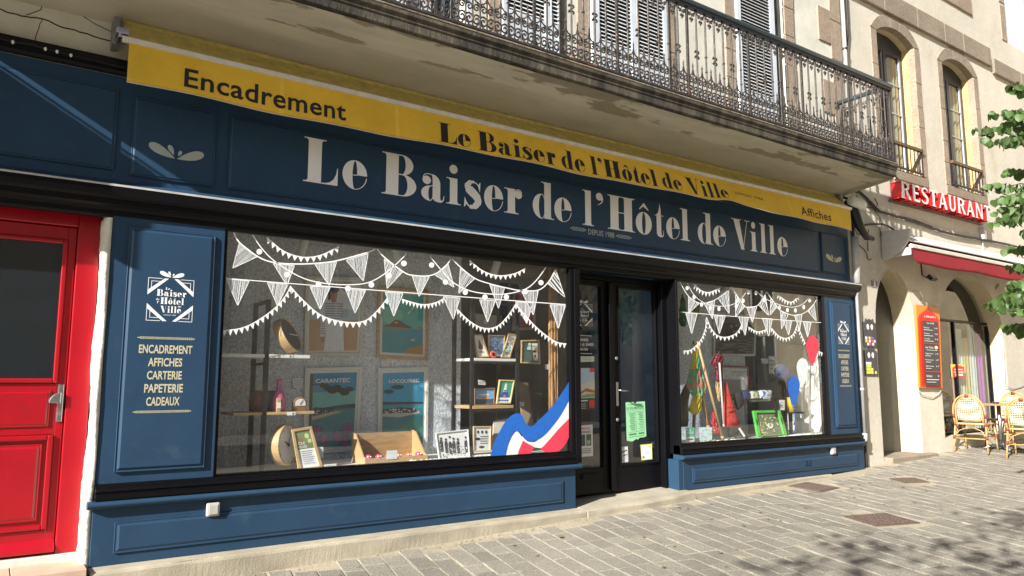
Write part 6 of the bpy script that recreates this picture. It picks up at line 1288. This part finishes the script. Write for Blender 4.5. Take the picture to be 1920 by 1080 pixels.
for v, s, pzz in ((.735, 'Rapide', '10'), (.665, 'Soupe', '12'), (.60, 'Complet', '14')): it += [(wh, s, .21, .45, v-.02, v, .01), (wh, pzz, .68, .80, v-.018, v, .01), (wh, stroke2([(.21, v-.036), (.60, v-.036)], .006))]
it += [(cr, stroke2([(.17, .535), (.83, .535)], .008)), (wh, 'Les Thalis', .24, .58, .475, .50, .01), ((.55, .35, .15), el(.70, .49, .08, .022)), (wh, el(.72, .495, .04, .012)), (wh, stroke2([(.28, .455), (.75, .455)], .005))]
for v, s in ((.42, 'Végétarien'), (.345, 'Poulet curry'), (.27, 'Gastronomique')): it += [(wh, s, .21, .56, v-.02, v, .01), (wh, '17', .66, .78, v-.018, v, .01), (wh, stroke2([(.21, v-.036), (.45, v-.036)], .006))]
it += [(cr, stroke2([(.17, .195), (.83, .195)], .008)), (wh, 'Enfant', .22, .46, .13, .155, .01), (wh, '9', .70, .76, .135, .153, .01), (wh, stroke2([(.21, .10), (.75, .10)], .008)), (wh, stroke2([(.21, .07), (.62, .07)], .006))]
patches('print', fn, it, t, .0135)
# plaques of small tiles
def plaque(cx, cy, w, h, label, rows):
    p = at(cx, cy, -.012); t = thing('tile_plaque', label, 'wall plaque', (p.x, 0, p.z-h/2), 'dark tile plaques on the wall')
    x0, x1, z0, z1 = p.x-w/2, p.x+w/2, p.z-h/2, p.z+h/2
    out = [(x0, z0), (x1, z0), (x1, z0+h*.86), (x0+w*.86, z0+h*.86), (x0+w*.80, z1), (x0+w*.66, z0+h*.93), (x0+w*.5, z1), (x0+w*.36, z0+h*.93), (x0+w*.22, z1), (x0+w*.14, z0+h*.86), (x0, z0+h*.86)]
    MB().prism(out, -.016, 0).build('slate_back', M('slate_tile', (.055, .055, .065), .5) if 'slate_tile' not in MATS else MATS['slate_tile'], t, bevel=.002)
    for ux in (.34, .66): 
        m = MB(); m.lathe([(w*.085, 0), (w*.085, .004), (w*.03, .006)], (x0+w*ux, -.0165, z0+h*.70), 12, Matrix.Rotation(R(90), 4, 'X') @ Matrix.Scale(1.5, 4, (0, 1, 0))); m.build('eye', PAPER, t)
    for j, row in enumerate(rows):
        for i, cc in enumerate(row):
            if cc: a = x0+w*(.1+.8*i/len(row)); b = x0+w*(.1+.8*(i+.85)/len(row)); zz = z0+h*(.06+.105*j); MB().box(a, b, -.020, -.0165, zz, zz+h*.09).build('tile', col(cc), t)
Yc, Gc, Bc, Rc_, Wc = (.55, .42, .05), (.30, .36, .05), (.04, .08, .25), (.45, .03, .02), (.5, .5, .5)
plaque(1631, 624, .33, .42, 'upper dark tile plaque with blue, red and yellow tiles beside the arched door', [[None, Wc, Rc_, Bc, Wc, None], [Yc, Rc_, Wc, Bc, Rc_, Wc], [Wc, Bc, Yc, Rc_, Bc, None]])
plaque(1633, 677, .33, .42, 'lower dark tile plaque with white eyes above yellow green cup tiles', [[Gc, Yc, Gc, Yc, None, Yc], [Gc, Yc, Gc, Yc, None, None], [Gc, Yc, Gc, None, None, None], [Wc, Wc, Wc, None, None, None]])
p = at(1640, 532, -.008); t = thing('house_number', 'small dark violet enamel house number plate reading 1 beside the arched door', 'number plate', (p.x, 0, p.z-.07))
MB().box(p.x-.075, p.x+.075, -.008, -.001, p.z-.055, p.z+.055).build('plate', M('violet_enamel', (.045, .03, .10), .3), t, bevel=.002); m = MB(); add_text(m, '1', wall_fn(-.0095), p.x-.016, p.x+.016, p.z-.035, p.z+.035, bold=.02)
for (a, b, c, d) in ((-.068, .068, .045, .05), (-.068, .068, -.05, -.045)): m.add([(p.x+a, -.0095, p.z+c), (p.x+b, -.0095, p.z+c), (p.x+b, -.0095, p.z+d), (p.x+a, -.0095, p.z+d)], [(0, 1, 2, 3)])
m.build('numeral', PAPER, t)
# floodlight under the red awning
p = at(1748, 521, -.12); t = thing('floodlight', 'small black floodlight on an arm under the red awning', 'lamp', tuple(p))
m = MB(); m.box(-.09, .09, -.03, .03, -.05, .05); m.v = [tuple(Matrix.Rotation(R(-40), 3, 'X') @ Vector(v)+p) for v in m.v]; m.build('housing', BLACKM, t, bevel=.008)
m = MB(); m.box(-.07, .07, -.034, -.0305, -.038, .038); m.v = [tuple(Matrix.Rotation(R(-40), 3, 'X') @ Vector(v)+p) for v in m.v]; m.build('lens', PAPER, t)
m = MB(); q = at(1728, 497, -.02); m.tube([tuple(p), tuple(p+Vector((-.08, .05, -.0))), (q.x+.02, -.01, p.z+.05), (q.x, -.01, q.z+.1)], .008, 6); m.build('bracket', BLACKM, t, smooth=True)
# wall cables
def cable(name, label, runs, r=.012, y=-.03, mat=CABLE, jit=.006):
    t = thing(name, label, 'cable', tuple(at(*runs[0][0], y)))
    for k, run in enumerate(runs):
        P = smooth_pts([tuple(at(a, b, y)) for a, b in run], 6); q = random.Random(k); P = [(a+q.uniform(-jit, jit), b, c+q.uniform(-jit, jit)) for a, b, c in P]
        MB().tube(P, r if not isinstance(r, list) else r[k], 6).build('strand', mat, t, smooth=True)
cable('cable_bundle', 'thick black cable bundle running from the shop corner under the restaurant sign', [[(1603, 352), (1625, 372), (1650, 396), (1690, 408), (1730, 422), (1780, 438), (1830, 447), (1905, 462)], [(1605, 360), (1618, 366), (1640, 392), (1662, 401), (1700, 409), (1748, 425)], [(1600, 425), (1650, 420), (1690, 436), (1730, 448), (1800, 462), (1890, 482)], [(1640, 395), (1650, 410), (1648, 425), (1655, 447)], [(1606, 366), (1616, 384), (1632, 390), (1645, 384), (1640, 372)]], [.022, .012, .014, .005, .007], -.035)
cable('loose_cable', 'thin black cable looping down the roughcast wall near the shop corner', [[(1592, 425), (1602, 452), (1622, 470), (1628, 486), (1635, 486)], [(1628, 430), (1627, 470)], [(1600, 400), (1603, 430), (1612, 440), (1606, 418)]], .006, -.02)
cable('door_cable', 'thin cable following the arch of the narrow doorway and hanging by the menu', [[(1647, 536), (1652, 520), (1668, 506), (1680, 520), (1690, 536), (1712, 545), (1726, 548), (1728, 566)]], .005, -.015, PLASTER)
cable('menu_cable', 'thin grey wire looping below the orange menu board', [[(1722, 729), (1728, 740), (1748, 745), (1762, 736), (1767, 724)]], .006, -.02, PVC)
cable('wall_wire', 'grey wire hanging down the wall at the right edge behind the chairs', [[(1880, 618), (1884, 700), (1886, 722), (1900, 728), (1925, 720)]], .006, -.02, PVC)
cable('facade_cable', 'black cables with knots falling beside the grey pipe on the upper wall', [[(1582, -20), (1584, 40), (1588, 80), (1583, 110), (1589, 125), (1592, 140)], [(1586, -20), (1590, 60), (1586, 100), (1590, 130)]], .012, -.04)
# white pipe on the upper wall, down pipe by the shop corner
t = thing('drain_pipe', 'grey round down pipe at the shop corner beside the blue pilaster', 'drain pipe', (10.22, -.12, 0))
xp = 10.155
MB().tube([(xp, -.072, .47), (xp, -.072, 2.6)], .022, 12).build('pipe', ZINC, t, smooth=True); MB().tube([(xp, -.072, .50), (xp+.0, -.072, .42), (xp+.03, -.05, .37), (xp+.04, .0, .35)], .034, 12).build('elbow', PVC, t, smooth=True)
MB().tube([(xp+.085, -.022, -.1), (xp+.085, -.022, 3.85)], .020, 10).build('dark_pipe', PIPED, t, smooth=True)
for z in (1.1, 2.46): MB().tube([(xp, -.072, z), (xp, -.072, z+.03)], .028, 12).build('clamp', PVC, t)
MB().tube([(xp, -.095, 2.62), (xp, -.095, 3.3)], .05, 14).build('sleeve', PVC, t, smooth=True)
t = thing('rain_pipe', 'thin pale pipe climbing the joint between the two houses', 'drain pipe', (10.27, -.05, 4)); MB().tube([(10.27, -.05, 4.2), (10.27, -.05, 9)], .028, 10).build('pipe', PVC, t, smooth=True)
for z in (5.2, 6.2): MB().tube([(10.27, -.05, z), (10.27, -.05, z+.03)], .036, 10).build('clamp', BLACKM, t)
# camera like white cylinder and black cable sleeve
p = at(1606, 380, -.25); t = thing('white_canister', 'white cylindrical fitting hanging under the balcony end', 'fitting', tuple(p))
mt = Vector((0, 0, 1)).rotation_difference(Vector((.9, -.1, -.18)).normalized()).to_matrix().to_4x4(); MB().lathe([(.05, -.13), (.07, -.12), (.075, .10), (.066, .14), (.03, .15)], tuple(p), 20, mt).build('body', WHITEP, t, smooth=True); MB().tube([tuple(p+Vector((-.06, 0, .02))), (p.x-.1, 0, p.z+.15)], .018, 8).build('bracket', BLACKM, t)
p = at(1603, 400, -.2); q = at(1637, 448, -.2); t = thing('cable_sleeve', 'thick black rubber sleeve hanging below the white fitting', 'cable sleeve', tuple(q))
MB().tube([(p.x-.02, -.1, p.z+.2), tuple(p), tuple(at(1612, 425, -.2)), tuple(at(1624, 444, -.2)), tuple(q)], [.05, .07, .06, .045, .03], 10).build('sleeve', CABLE, t, smooth=True); MB().tube([tuple(at(1622, 440, -.2)), tuple(at(1626, 446, -.2))], .05, 10).build('band', BLACKM, t)

# ------------------------------------------------------------ bistro chairs and table
def weave_mat():
    m = M('woven_seat', (.50, .45, .32), .6, .06, 30); n = m.node_tree.nodes; l = m.node_tree.links; b = n['Principled BSDF']; src = b.inputs['Base Color'].links[0].from_socket
    tc = n.new('ShaderNodeTexCoord'); v = n.new('ShaderNodeTexVoronoi'); v.inputs['Scale'].default_value = 34; v.inputs['Randomness'].default_value = .12; l.new(tc.outputs['Object'], v.inputs['Vector'])
    mr = n.new('ShaderNodeMapRange'); mr.inputs[1].default_value = .42; mr.inputs[2].default_value = .36; l.new(v.outputs['Distance'], mr.inputs[0])
    x = n.new('ShaderNodeMix'); x.data_type = 'RGBA'; l.new(mr.outputs[0], x.inputs[0]); l.new(src, x.inputs[6]); x.inputs[7].default_value = (.06, .035, .02, 1); l.new(x.outputs[2], b.inputs['Base Color']); return m
WEAVE = weave_mat()
GRP = 'rattan bistro chairs on the terrace'
def make_chair(label):
    t = thing('bistro_chair', label, 'chair', (0, 0, 0), GRP)   # faces +y
    hw = .215
    def tb(name, pts, r, mat=RATTAN, n=8): return MB().tube(pts, r, n).build(name, mat, t, smooth=True)
    for s in (-1, 1):
        tb('leg', [(s*hw*1.12, -.27, 0), (s*hw, -.20, .45)], .013); tb('leg', [(s*hw*1.05, .24, 0), (s*hw*.98, .19, .44)], .013)
    # outer hoop of the back
    def hoop(w, z1, y0, lean): return [(-w, y0, .40), (-w*1.05, y0-lean*.3, .55)]+[(w*1.05*-math.cos(math.pi*i/12), y0-lean*(.4+.6*math.sin(math.pi*i/12)), .62+(z1-.62)*math.sin(math.pi*i/12)**.9) for i in range(13)]+[(w*1.05, y0-lean*.3, .55), (w, y0, .40)]
    tb('back_hoop', hoop(.215, .90, -.19, .08), .014); tb('back_hoop', hoop(.180, .868, -.19, .08), .011)
    m = MB(); n = 12; vs = []; rows = 8
    for j in range(rows+1):
        z = .515+(.852-.515)*j/rows; hwz = .17 if z < .64 else .172*max(.05, (1-((z-.64)/.225)**2))**.5
        for i in range(n+1): u = -1+2*i/n; vs.append((hwz*u, -.19-.08*(z-.45)/.45*1.0-.012*(1-u*u), z))
    m.add(vs, [(j*(n+1)+i, j*(n+1)+i+1, (j+1)*(n+1)+i+1, (j+1)*(n+1)+i) for j in range(rows) for i in range(n)]); o = m.build('back_weave', WEAVE, t); o.modifiers.new('solid', 'SOLIDIFY').thickness = .012
    tb('back_rail', [(-.17, -.205, .51), (.17, -.205, .51)], .012)
    m = MB(); pts = [(hw*1.05*math.cos(a)*(1 if abs(math.cos(a)) < .8 else 1), .0+.215*math.sin(a)) for a in [2*math.pi*i/28 for i in range(28)]]
    pts = [(max(-.205, min(.205, 1.25*x_)), max(-.195, min(.215, 1.2*y_))) for x_, y_ in pts]
    m.solid([(x_, y_, .435) for x_, y_ in pts], [(x_, y_, .462) for x_, y_ in pts]); m.build('seat', WEAVE, t, bevel=.006)
    tb('seat_rim', [(x_*1.03, y_*1.03, .445) for x_, y_ in pts]+[(pts[0][0]*1.03, pts[0][1]*1.03, .445)], .014)
    for a, b in (((-.225, -.235, .22), (.225, -.235, .22)), ((-.22, .215, .22), (.22, .215, .22)), ((-.225, -.235, .24), (-.22, .215, .24)), ((.225, -.235, .24), (.22, .215, .24))): tb('stretcher', [a, b], .008)
    for s in (-1, 1):
        tb('arch_brace', [(s*.222, -.23, .24), (s*.16, -.215, .34), (0, -.205, .405), (-s*.0, -.205, .405)], .007)
        tb('arch_brace', [(s*.222, -.22, .25), (s*.215, -.12, .35), (s*.21, 0, .41)], .007); tb('arch_brace', [(s*.22, .21, .25), (s*.215, .12, .35), (s*.21, 0, .41)], .007)
    m = MB()
    for s in (-1, 1):
        m.tube([(s*.232, -.245, .21), (s*.225, -.235, .265)], .019, 8); m.tube([(s*.222, .225, .21), (s*.218, .215, .26)], .018, 8); m.tube([(s*.215, -.203, .415), (s*.218, -.205, .455)], .019, 8); m.tube([(s*.225, -.215, .54), (s*.226, -.22, .60)], .018, 8); m.tube([(s*.212, .198, .40), (s*.21, .195, .45)], .018, 8)
    m.tube([(-.025, -.268, .884), (.025, -.268, .884)], .028, 8); m.build('binding', REDB, t, smooth=True)
    return t
def copy_tree(o):
    r = o.copy(); C.objects.link(r)
    for ch in list(o.children):
        c = ch.copy(); C.objects.link(c); c.parent = r
    return r
ch0 = make_chair('rattan bistro chair seen from behind, nearest to the orange menu board')
spots = [(12.93, -.30, -84, None), (12.90, -1.05, -80, 'rattan bistro chair at the right edge, back turned, in front of the others'), (14.05, -.30, 82, 'rattan bistro chair facing us across the small table by the window'), (14.35, -.95, 75, 'rattan bistro chair half cut by the right edge behind the table')]
for i, (x, y, a, lab) in enumerate(spots):
    o = ch0 if i == 0 else copy_tree(ch0)
    o.location = (x, y, gz(x, y)); o.rotation_euler = (0, 0, R(a))
    if lab: o['label'] = lab
tx, ty = 13.52, -.42; tz = gz(tx, ty)
def make_table(tx, ty, lab):
    tz = gz(tx, ty); t = thing('bistro_table', lab, 'table', (tx, ty, tz), 'small terrace tables')
    MB().box(tx-.30, tx+.30, ty-.30, ty+.30, tz+.715, tz+.745).build('table_top', M('table_top_brown', (.40, .20, .11), .35, .15, 10) if 'table_top_brown' not in MATS else MATS['table_top_brown'], t, bevel=.004)
    MB().tube([(tx, ty, tz+.06), (tx, ty, tz+.71)], .03, 12).build('column', STEEL, t, smooth=True)
    for k in range(4):
        a = R(45+90*k); MB().tube([(tx, ty, tz+.07), (tx+.14*math.cos(a), ty+.14*math.sin(a), tz+.07), (tx+.30*math.cos(a), ty+.30*math.sin(a), tz+.02)], [.028, .024, .018], 8).build('foot', STEEL, t, smooth=True)
    return tz
tz = make_table(tx, ty, 'small brown bistro table with a steel cross foot between the rattan chairs')
make_table(13.55, -1.25, 'bistro table at the right edge of the photo, mostly behind a chair')
t = thing('ashtray', 'small dark ashtray on the brown bistro table', 'ashtray', (tx-.08, ty, tz+.745)); MB().lathe([(.035, 0), (.05, .025), (.044, .025), (.03, .008)], (tx-.08, ty, tz+.7455), 16).build('bowl', BLACKM, t, smooth=True); MB().lathe([(.052, .022), (.052, .028), (.046, .028)], (tx-.08, ty, tz+.7455), 16).build('rim', GREYM, t)

# ------------------------------------------------------------ trees
def leaf_mesh(sz, name, mat, seed=0):
    q = random.Random(seed); pts = [(0, .02), (.28, -.06), (.52, .16), (.52, .48), (.30, .80), (0, 1.02), (-.30, .80), (-.52, .48), (-.52, .16), (-.28, -.06)]
    vs = [(0, .45*sz, 0)]+[(a*sz, b*sz, .14*sz*abs(a)*2-.10*sz*b*b+q.uniform(-.02, .02)*sz) for a, b in pts]
    return vs, [(0, i, i % 10+1) for i in range(1, 11)]
LV = [leaf_mesh(.070, 'leaf', LEAFM, k) for k in range(3)]
LM = [MB().add(*l).mesh('leaf', LEAFM) for l in LV]
for me in LM: me.polygons.foreach_set('use_smooth', [True]*len(me.polygons))
tr = thing('linden_tree', 'green broadleaf tree whose leafy twigs hang in at the right edge', 'tree', (10.6, -4.4, gz(10.6, -4.4)))
MB().tube([(10.6, -4.4, -.3), (10.62, -4.42, 1.5), (10.55, -4.35, 3), (10.5, -4.3, 4.6)], [.17, .14, .12, .07], 12).build('trunk', BARK, tr, smooth=True)
tw = MB(); q = random.Random(11); cnt = 0
# twigs: each ends where a spray is seen
sprays = [((1925, 165), (1898, 160)), ((1930, 212), (1862, 212)), ((1935, 235), (1836, 245)), ((1940, 262), (1850, 262)), ((1935, 235), (1880, 228)), ((1940, 325), (1886, 318)), ((1940, 350), (1852, 348)), ((1940, 366), (1872, 372)), ((1940, 385), (1870, 395)), ((1940, 405), (1868, 412)), ((1940, 402), (1895, 400)), ((1930, 468), (1896, 462)),
          ((1940, 500), (1896, 500)), ((1940, 530), (1884, 530)), ((1940, 545), (1880, 558)), ((1940, 560), (1856, 568)), ((1935, 580), (1885, 575)), ((1940, 520), (1900, 540)), ((1940, 612), (1884, 612)), ((1940, 610), (1905, 618)), ((1940, 250), (1890, 268)), ((1940, 350), (1900, 372)), ((1945, 540), (1905, 565)), ((1945, 240), (1905, 250)), ((1945, 440), (1925, 430))]
leafs = []
for k, (a, b) in enumerate(sprays):
    y = -2.9+q.uniform(-.25, .25); A = at(*a, y-.1); B = at(*b, y); n = 18 + int((A-B).length*24)
    P = [A.lerp(B, t/6)+Vector((0, q.uniform(-.02, .02), .03*math.sin(t))) for t in range(7)]; tw.tube([tuple(A.lerp(Vector((10.5, -4.3, 4.2)), .8)), tuple(A)]+[tuple(p) for p in P], [.02]+[.006]*4+[.003]*4, 5)
    for i in range(n):
        t = (i+.5)/n; p = A.lerp(B, t)+Vector((q.uniform(-.04, .04), q.uniform(-.06, .06), q.uniform(-.03, .03))); leafs.append(p)
for k in range(len(leafs)):
    p = leafs[k]; o = obj_from(LM[k % 3], 'leaf', tr); o.location = p-tr.location; s = q.uniform(.7, 1.25); o.scale = (s, s, s)
    o.rotation_euler = (R(-90+q.uniform(-45, 30)), R(q.uniform(-35, 35)), R(q.uniform(-60, 60)))
    o.rotation_euler = (R(-80+q.uniform(-35, 40)), R(q.uniform(-30, 30)), R(-30+q.uniform(-55, 55)))
    cnt += 1
tw.build('twig', BARK, tr, smooth=True)
m = MB()
for i in range(2600):
    a = q.uniform(0, 2*math.pi); rr_ = q.uniform(.2, 1)**.5; z = q.uniform(-1, 1); c = Vector((11.3+1.6*rr_*math.cos(a)*(1-z*z*.6), -4.7+1.2*rr_*math.sin(a)*(1-z*z*.6), 4.0+2.0*z))
    mt = Matrix.Translation(c) @ Matrix.Rotation(q.uniform(0, 6.3), 4, 'Z') @ Matrix.Rotation(q.uniform(-2.4, -.8), 4, 'X') @ Matrix.Scale(q.uniform(.9, 1.5), 4); m.add([mt @ Vector(v) for v in LV[i % 3][0]], LV[i % 3][1])
o = m.build('crown', LEAFS, tr, smooth=True); o['kind'] = 'stuff'
# the tree over the photographer, seen only by its shadow on the paving
t2 = thing('shade_tree', 'street tree behind the viewer whose leaf shadows fall on the paving', 'tree', (-3.4, -9.2, -.5))
MB().tube([(-3.4, -9.2, -.6), (-3.3, -9.1, 2.5), (-2.6, -8.4, 4.0), (-1.9, -7.2, 4.6), (-.6, -6.4, 4.9)], [.2, .15, .10, .06, .03], 10).build('trunk', BARK, t2, smooth=True)
m = MB(); q = random.Random(21)
for cl in range(66):
    a = q.uniform(0, 2*math.pi); rr_ = q.random()**.5; c0 = Vector((-2.1+3.7*rr_*math.cos(a), -6.25+1.0*rr_*math.sin(a), 4.6+q.uniform(-.5, .7)))
    for i in range(16):
        c = c0+Vector((q.gauss(0, .17), q.gauss(0, .17), q.gauss(0, .10))); mt = Matrix.Translation(c) @ Matrix.Rotation(q.uniform(0, 6.3), 4, 'Z') @ Matrix.Rotation(q.uniform(-1, .6), 4, 'X') @ Matrix.Scale(q.uniform(.9, 1.4), 4)
        m.add([mt @ Vector(v) for v in LV[i % 3][0]], LV[i % 3][1])
o = m.build('crown', LEAFS, t2, smooth=True); o['kind'] = 'stuff'

# ------------------------------------------------------------ houses across the street, reflected in the panes
op = thing('opposite_house', 'tan rendered house with white windows across the street, seen only in reflections', 'house', (0, -21, 0))
wins = [(x, z) for x in range(-22, 28, 4) for z in (3.6, 7.0)]
HO = [[(x, z), (x+1.3, z), (x+1.3, z+2.1), (x, z+2.1)] for x, z in wins]
polys = [[(-26, -.6), (29.9, -.6), (29.9, 10.5), (-26, 10.5)]]+HO
tri = tessellate_polygon([[Vector((a, b, 0)) for a, b in p] for p in polys]); PP = [p for q_ in polys for p in q_]
MB().add([(a, -21, b) for a, b in PP], [tuple(t) for t in tri]).build('wall', M('tan_render', (.62, .54, .40), .9, .2, 1.5), op)
MB().box(-26, 29.9, -21.6, -21.5, -.6, 10.5).build('inner_wall', DARK, op)
for x, z in wins:
    m = MB(); m.box(x, x+.12, -21.1, -21.0, z, z+2.1); m.box(x+1.18, x+1.3, -21.1, -21.0, z, z+2.1); m.box(x+.6, x+.7, -21.1, -21.0, z, z+2.1); m.box(x, x+1.3, -21.1, -21.0, z+2.0, z+2.1); m.box(x, x+1.3, -21.1, -21.0, z, z+.1); m.box(x, x+1.3, -21.1, -21.0, z+1.0, z+1.06); m.build('window_frame', WHITEP, op)
MB().prism([(-21.0, 10.4), (-26, 14.5), (-31, 10.4)], -26, 29.9, 'x').build('roof', M('slate_roof', (.06, .06, .07), .6, .2, 8), op)

ep = thing('street_end_house', 'tan stone house added at the far end of the street, seen only in reflections', 'house', (30, -14, 0))  # unseen, placed and sized to keep open sky out of the panes
wins = [(y, z) for y in (-31, -27.5, -24, -20.5, -17, -13.5, -10, -6.5) for z in (1.2, 4.6, 8.0)]
polys = [[(-34, -.6), (-3, -.6), (-3, 13), (-34, 13)]]+[[(y, z), (y+1.4, z), (y+1.4, z+2.2), (y, z+2.2)] for y, z in wins]
tri = tessellate_polygon([[Vector((a, b, 0)) for a, b in p] for p in polys]); PP = [p for q_ in polys for p in q_]
MB().add([(30, a, b) for a, b in PP], [tuple(t) for t in tri]).build('wall', M('ochre_render', (.50, .41, .27), .9, .2, 1.5), ep)
MB().box(30.5, 30.6, -34, -3, -.6, 13).build('inner_wall', DARK, ep)
for y, z in wins: m = MB(); m.box(30.05, 30.12, y, y+.12, z, z+2.2); m.box(30.05, 30.12, y+1.28, y+1.4, z, z+2.2); m.box(30.05, 30.12, y+.64, y+.76, z, z+2.2); m.box(30.05, 30.12, y, y+1.4, z+1.1, z+1.16); m.build('window_frame', WHITEP, ep)
MB().prism([(30.0, 13), (35, 17), (40, 13)], -34, -3, 'y').build('roof', MATS['slate_roof'], ep)
# small things along the foot of the windows
def litter(x0, x1, y0, y1, n, label, seed):
    q = random.Random(seed); m = MB(); cs = [(.6, .6, .55), (.35, .5, .4), (.5, .45, .3)]
    for k in range(n):
        x = q.uniform(x0, x1); y = q.uniform(y0, y1); r = q.uniform(.008, .022); m.i = k % 3
        m.lathe([(r*.3, 0), (r, r*.3), (r*.6, r*.8), (.001, r)], (x, y, .502), 7)
    o = m.build('shells', [col(c) for c in cs], None, smooth=True); tag(o, None, None, None, 'stuff'); return o
litter(3.1, 4.2, .03, .12, 110, '', 1); litter(6.9, 7.6, .03, .14, 60, '', 2); litter(8.3, 9.3, .03, .2, 110, '', 3)
card([(1427, 672), (1440, 673), (1440, 682), (1428, 681)], .6, 'white sheet on the wall above the display table in the right window')
card([(1441, 667), (1452, 668), (1452, 700), (1442, 700)], .68, 'tall pale poster strip beside the navy round box')
pouch([(1376, 738), (1388, 728), (1394, 760), (1382, 770)], .3, 'black cloth bag hanging behind the coral fabric', M('black_cloth', (.015, .015, .017), .8, .2), 'black_bag')
card([(593, 838), (606, 838), (606, 858), (594, 858)], .3, 'small white lighthouse shaped card standing before the CARANTEC poster', 'paper_figure', 'paper figure', None, None)

# fallen leaves and grit on the paving
q = random.Random(77); m = MB(); gr = MB()
for k in range(70):
    x = q.uniform(1, 11); y = -.28-abs(q.gauss(0, 1.1)); sc_ = q.uniform(.25, .6); mt = Matrix.Translation((x, y, gz(x, y)+.010)) @ Matrix.Rotation(q.uniform(0, 6.3), 4, 'Z') @ Matrix.Rotation(q.uniform(-.4, .4), 4, 'X') @ Matrix.Scale(sc_, 4)
    m.add([mt @ Vector(v) for v in LV[k % 3][0]], LV[k % 3][1])
o = m.build('fallen_leaves', M('dry_leaf', (.16, .11, .05), .8, .3, 9), smooth=True); o['kind'] = 'stuff'
for k in range(420):
    x = q.uniform(.8, 11); y = (-.24-abs(q.gauss(0, .05))) if k % 2 else q.uniform(-4, -.3); r = q.uniform(.003, .008); gr.lathe([(r, 0), (r*.8, r*.8), (.0005, r)], (x, y, gz(x, y)+.003), 5)
o = gr.build('grit', M('grit', (.20, .17, .13), .9, .3, 9)); o['kind'] = 'stuff'
o = MB().box(5.72, 6.75, .62, .66, -.02, 2.9).build('added_blue_panel', NAVYIN); o['kind'] = 'structure'  # added panel, puts the blue tone behind the right door glass
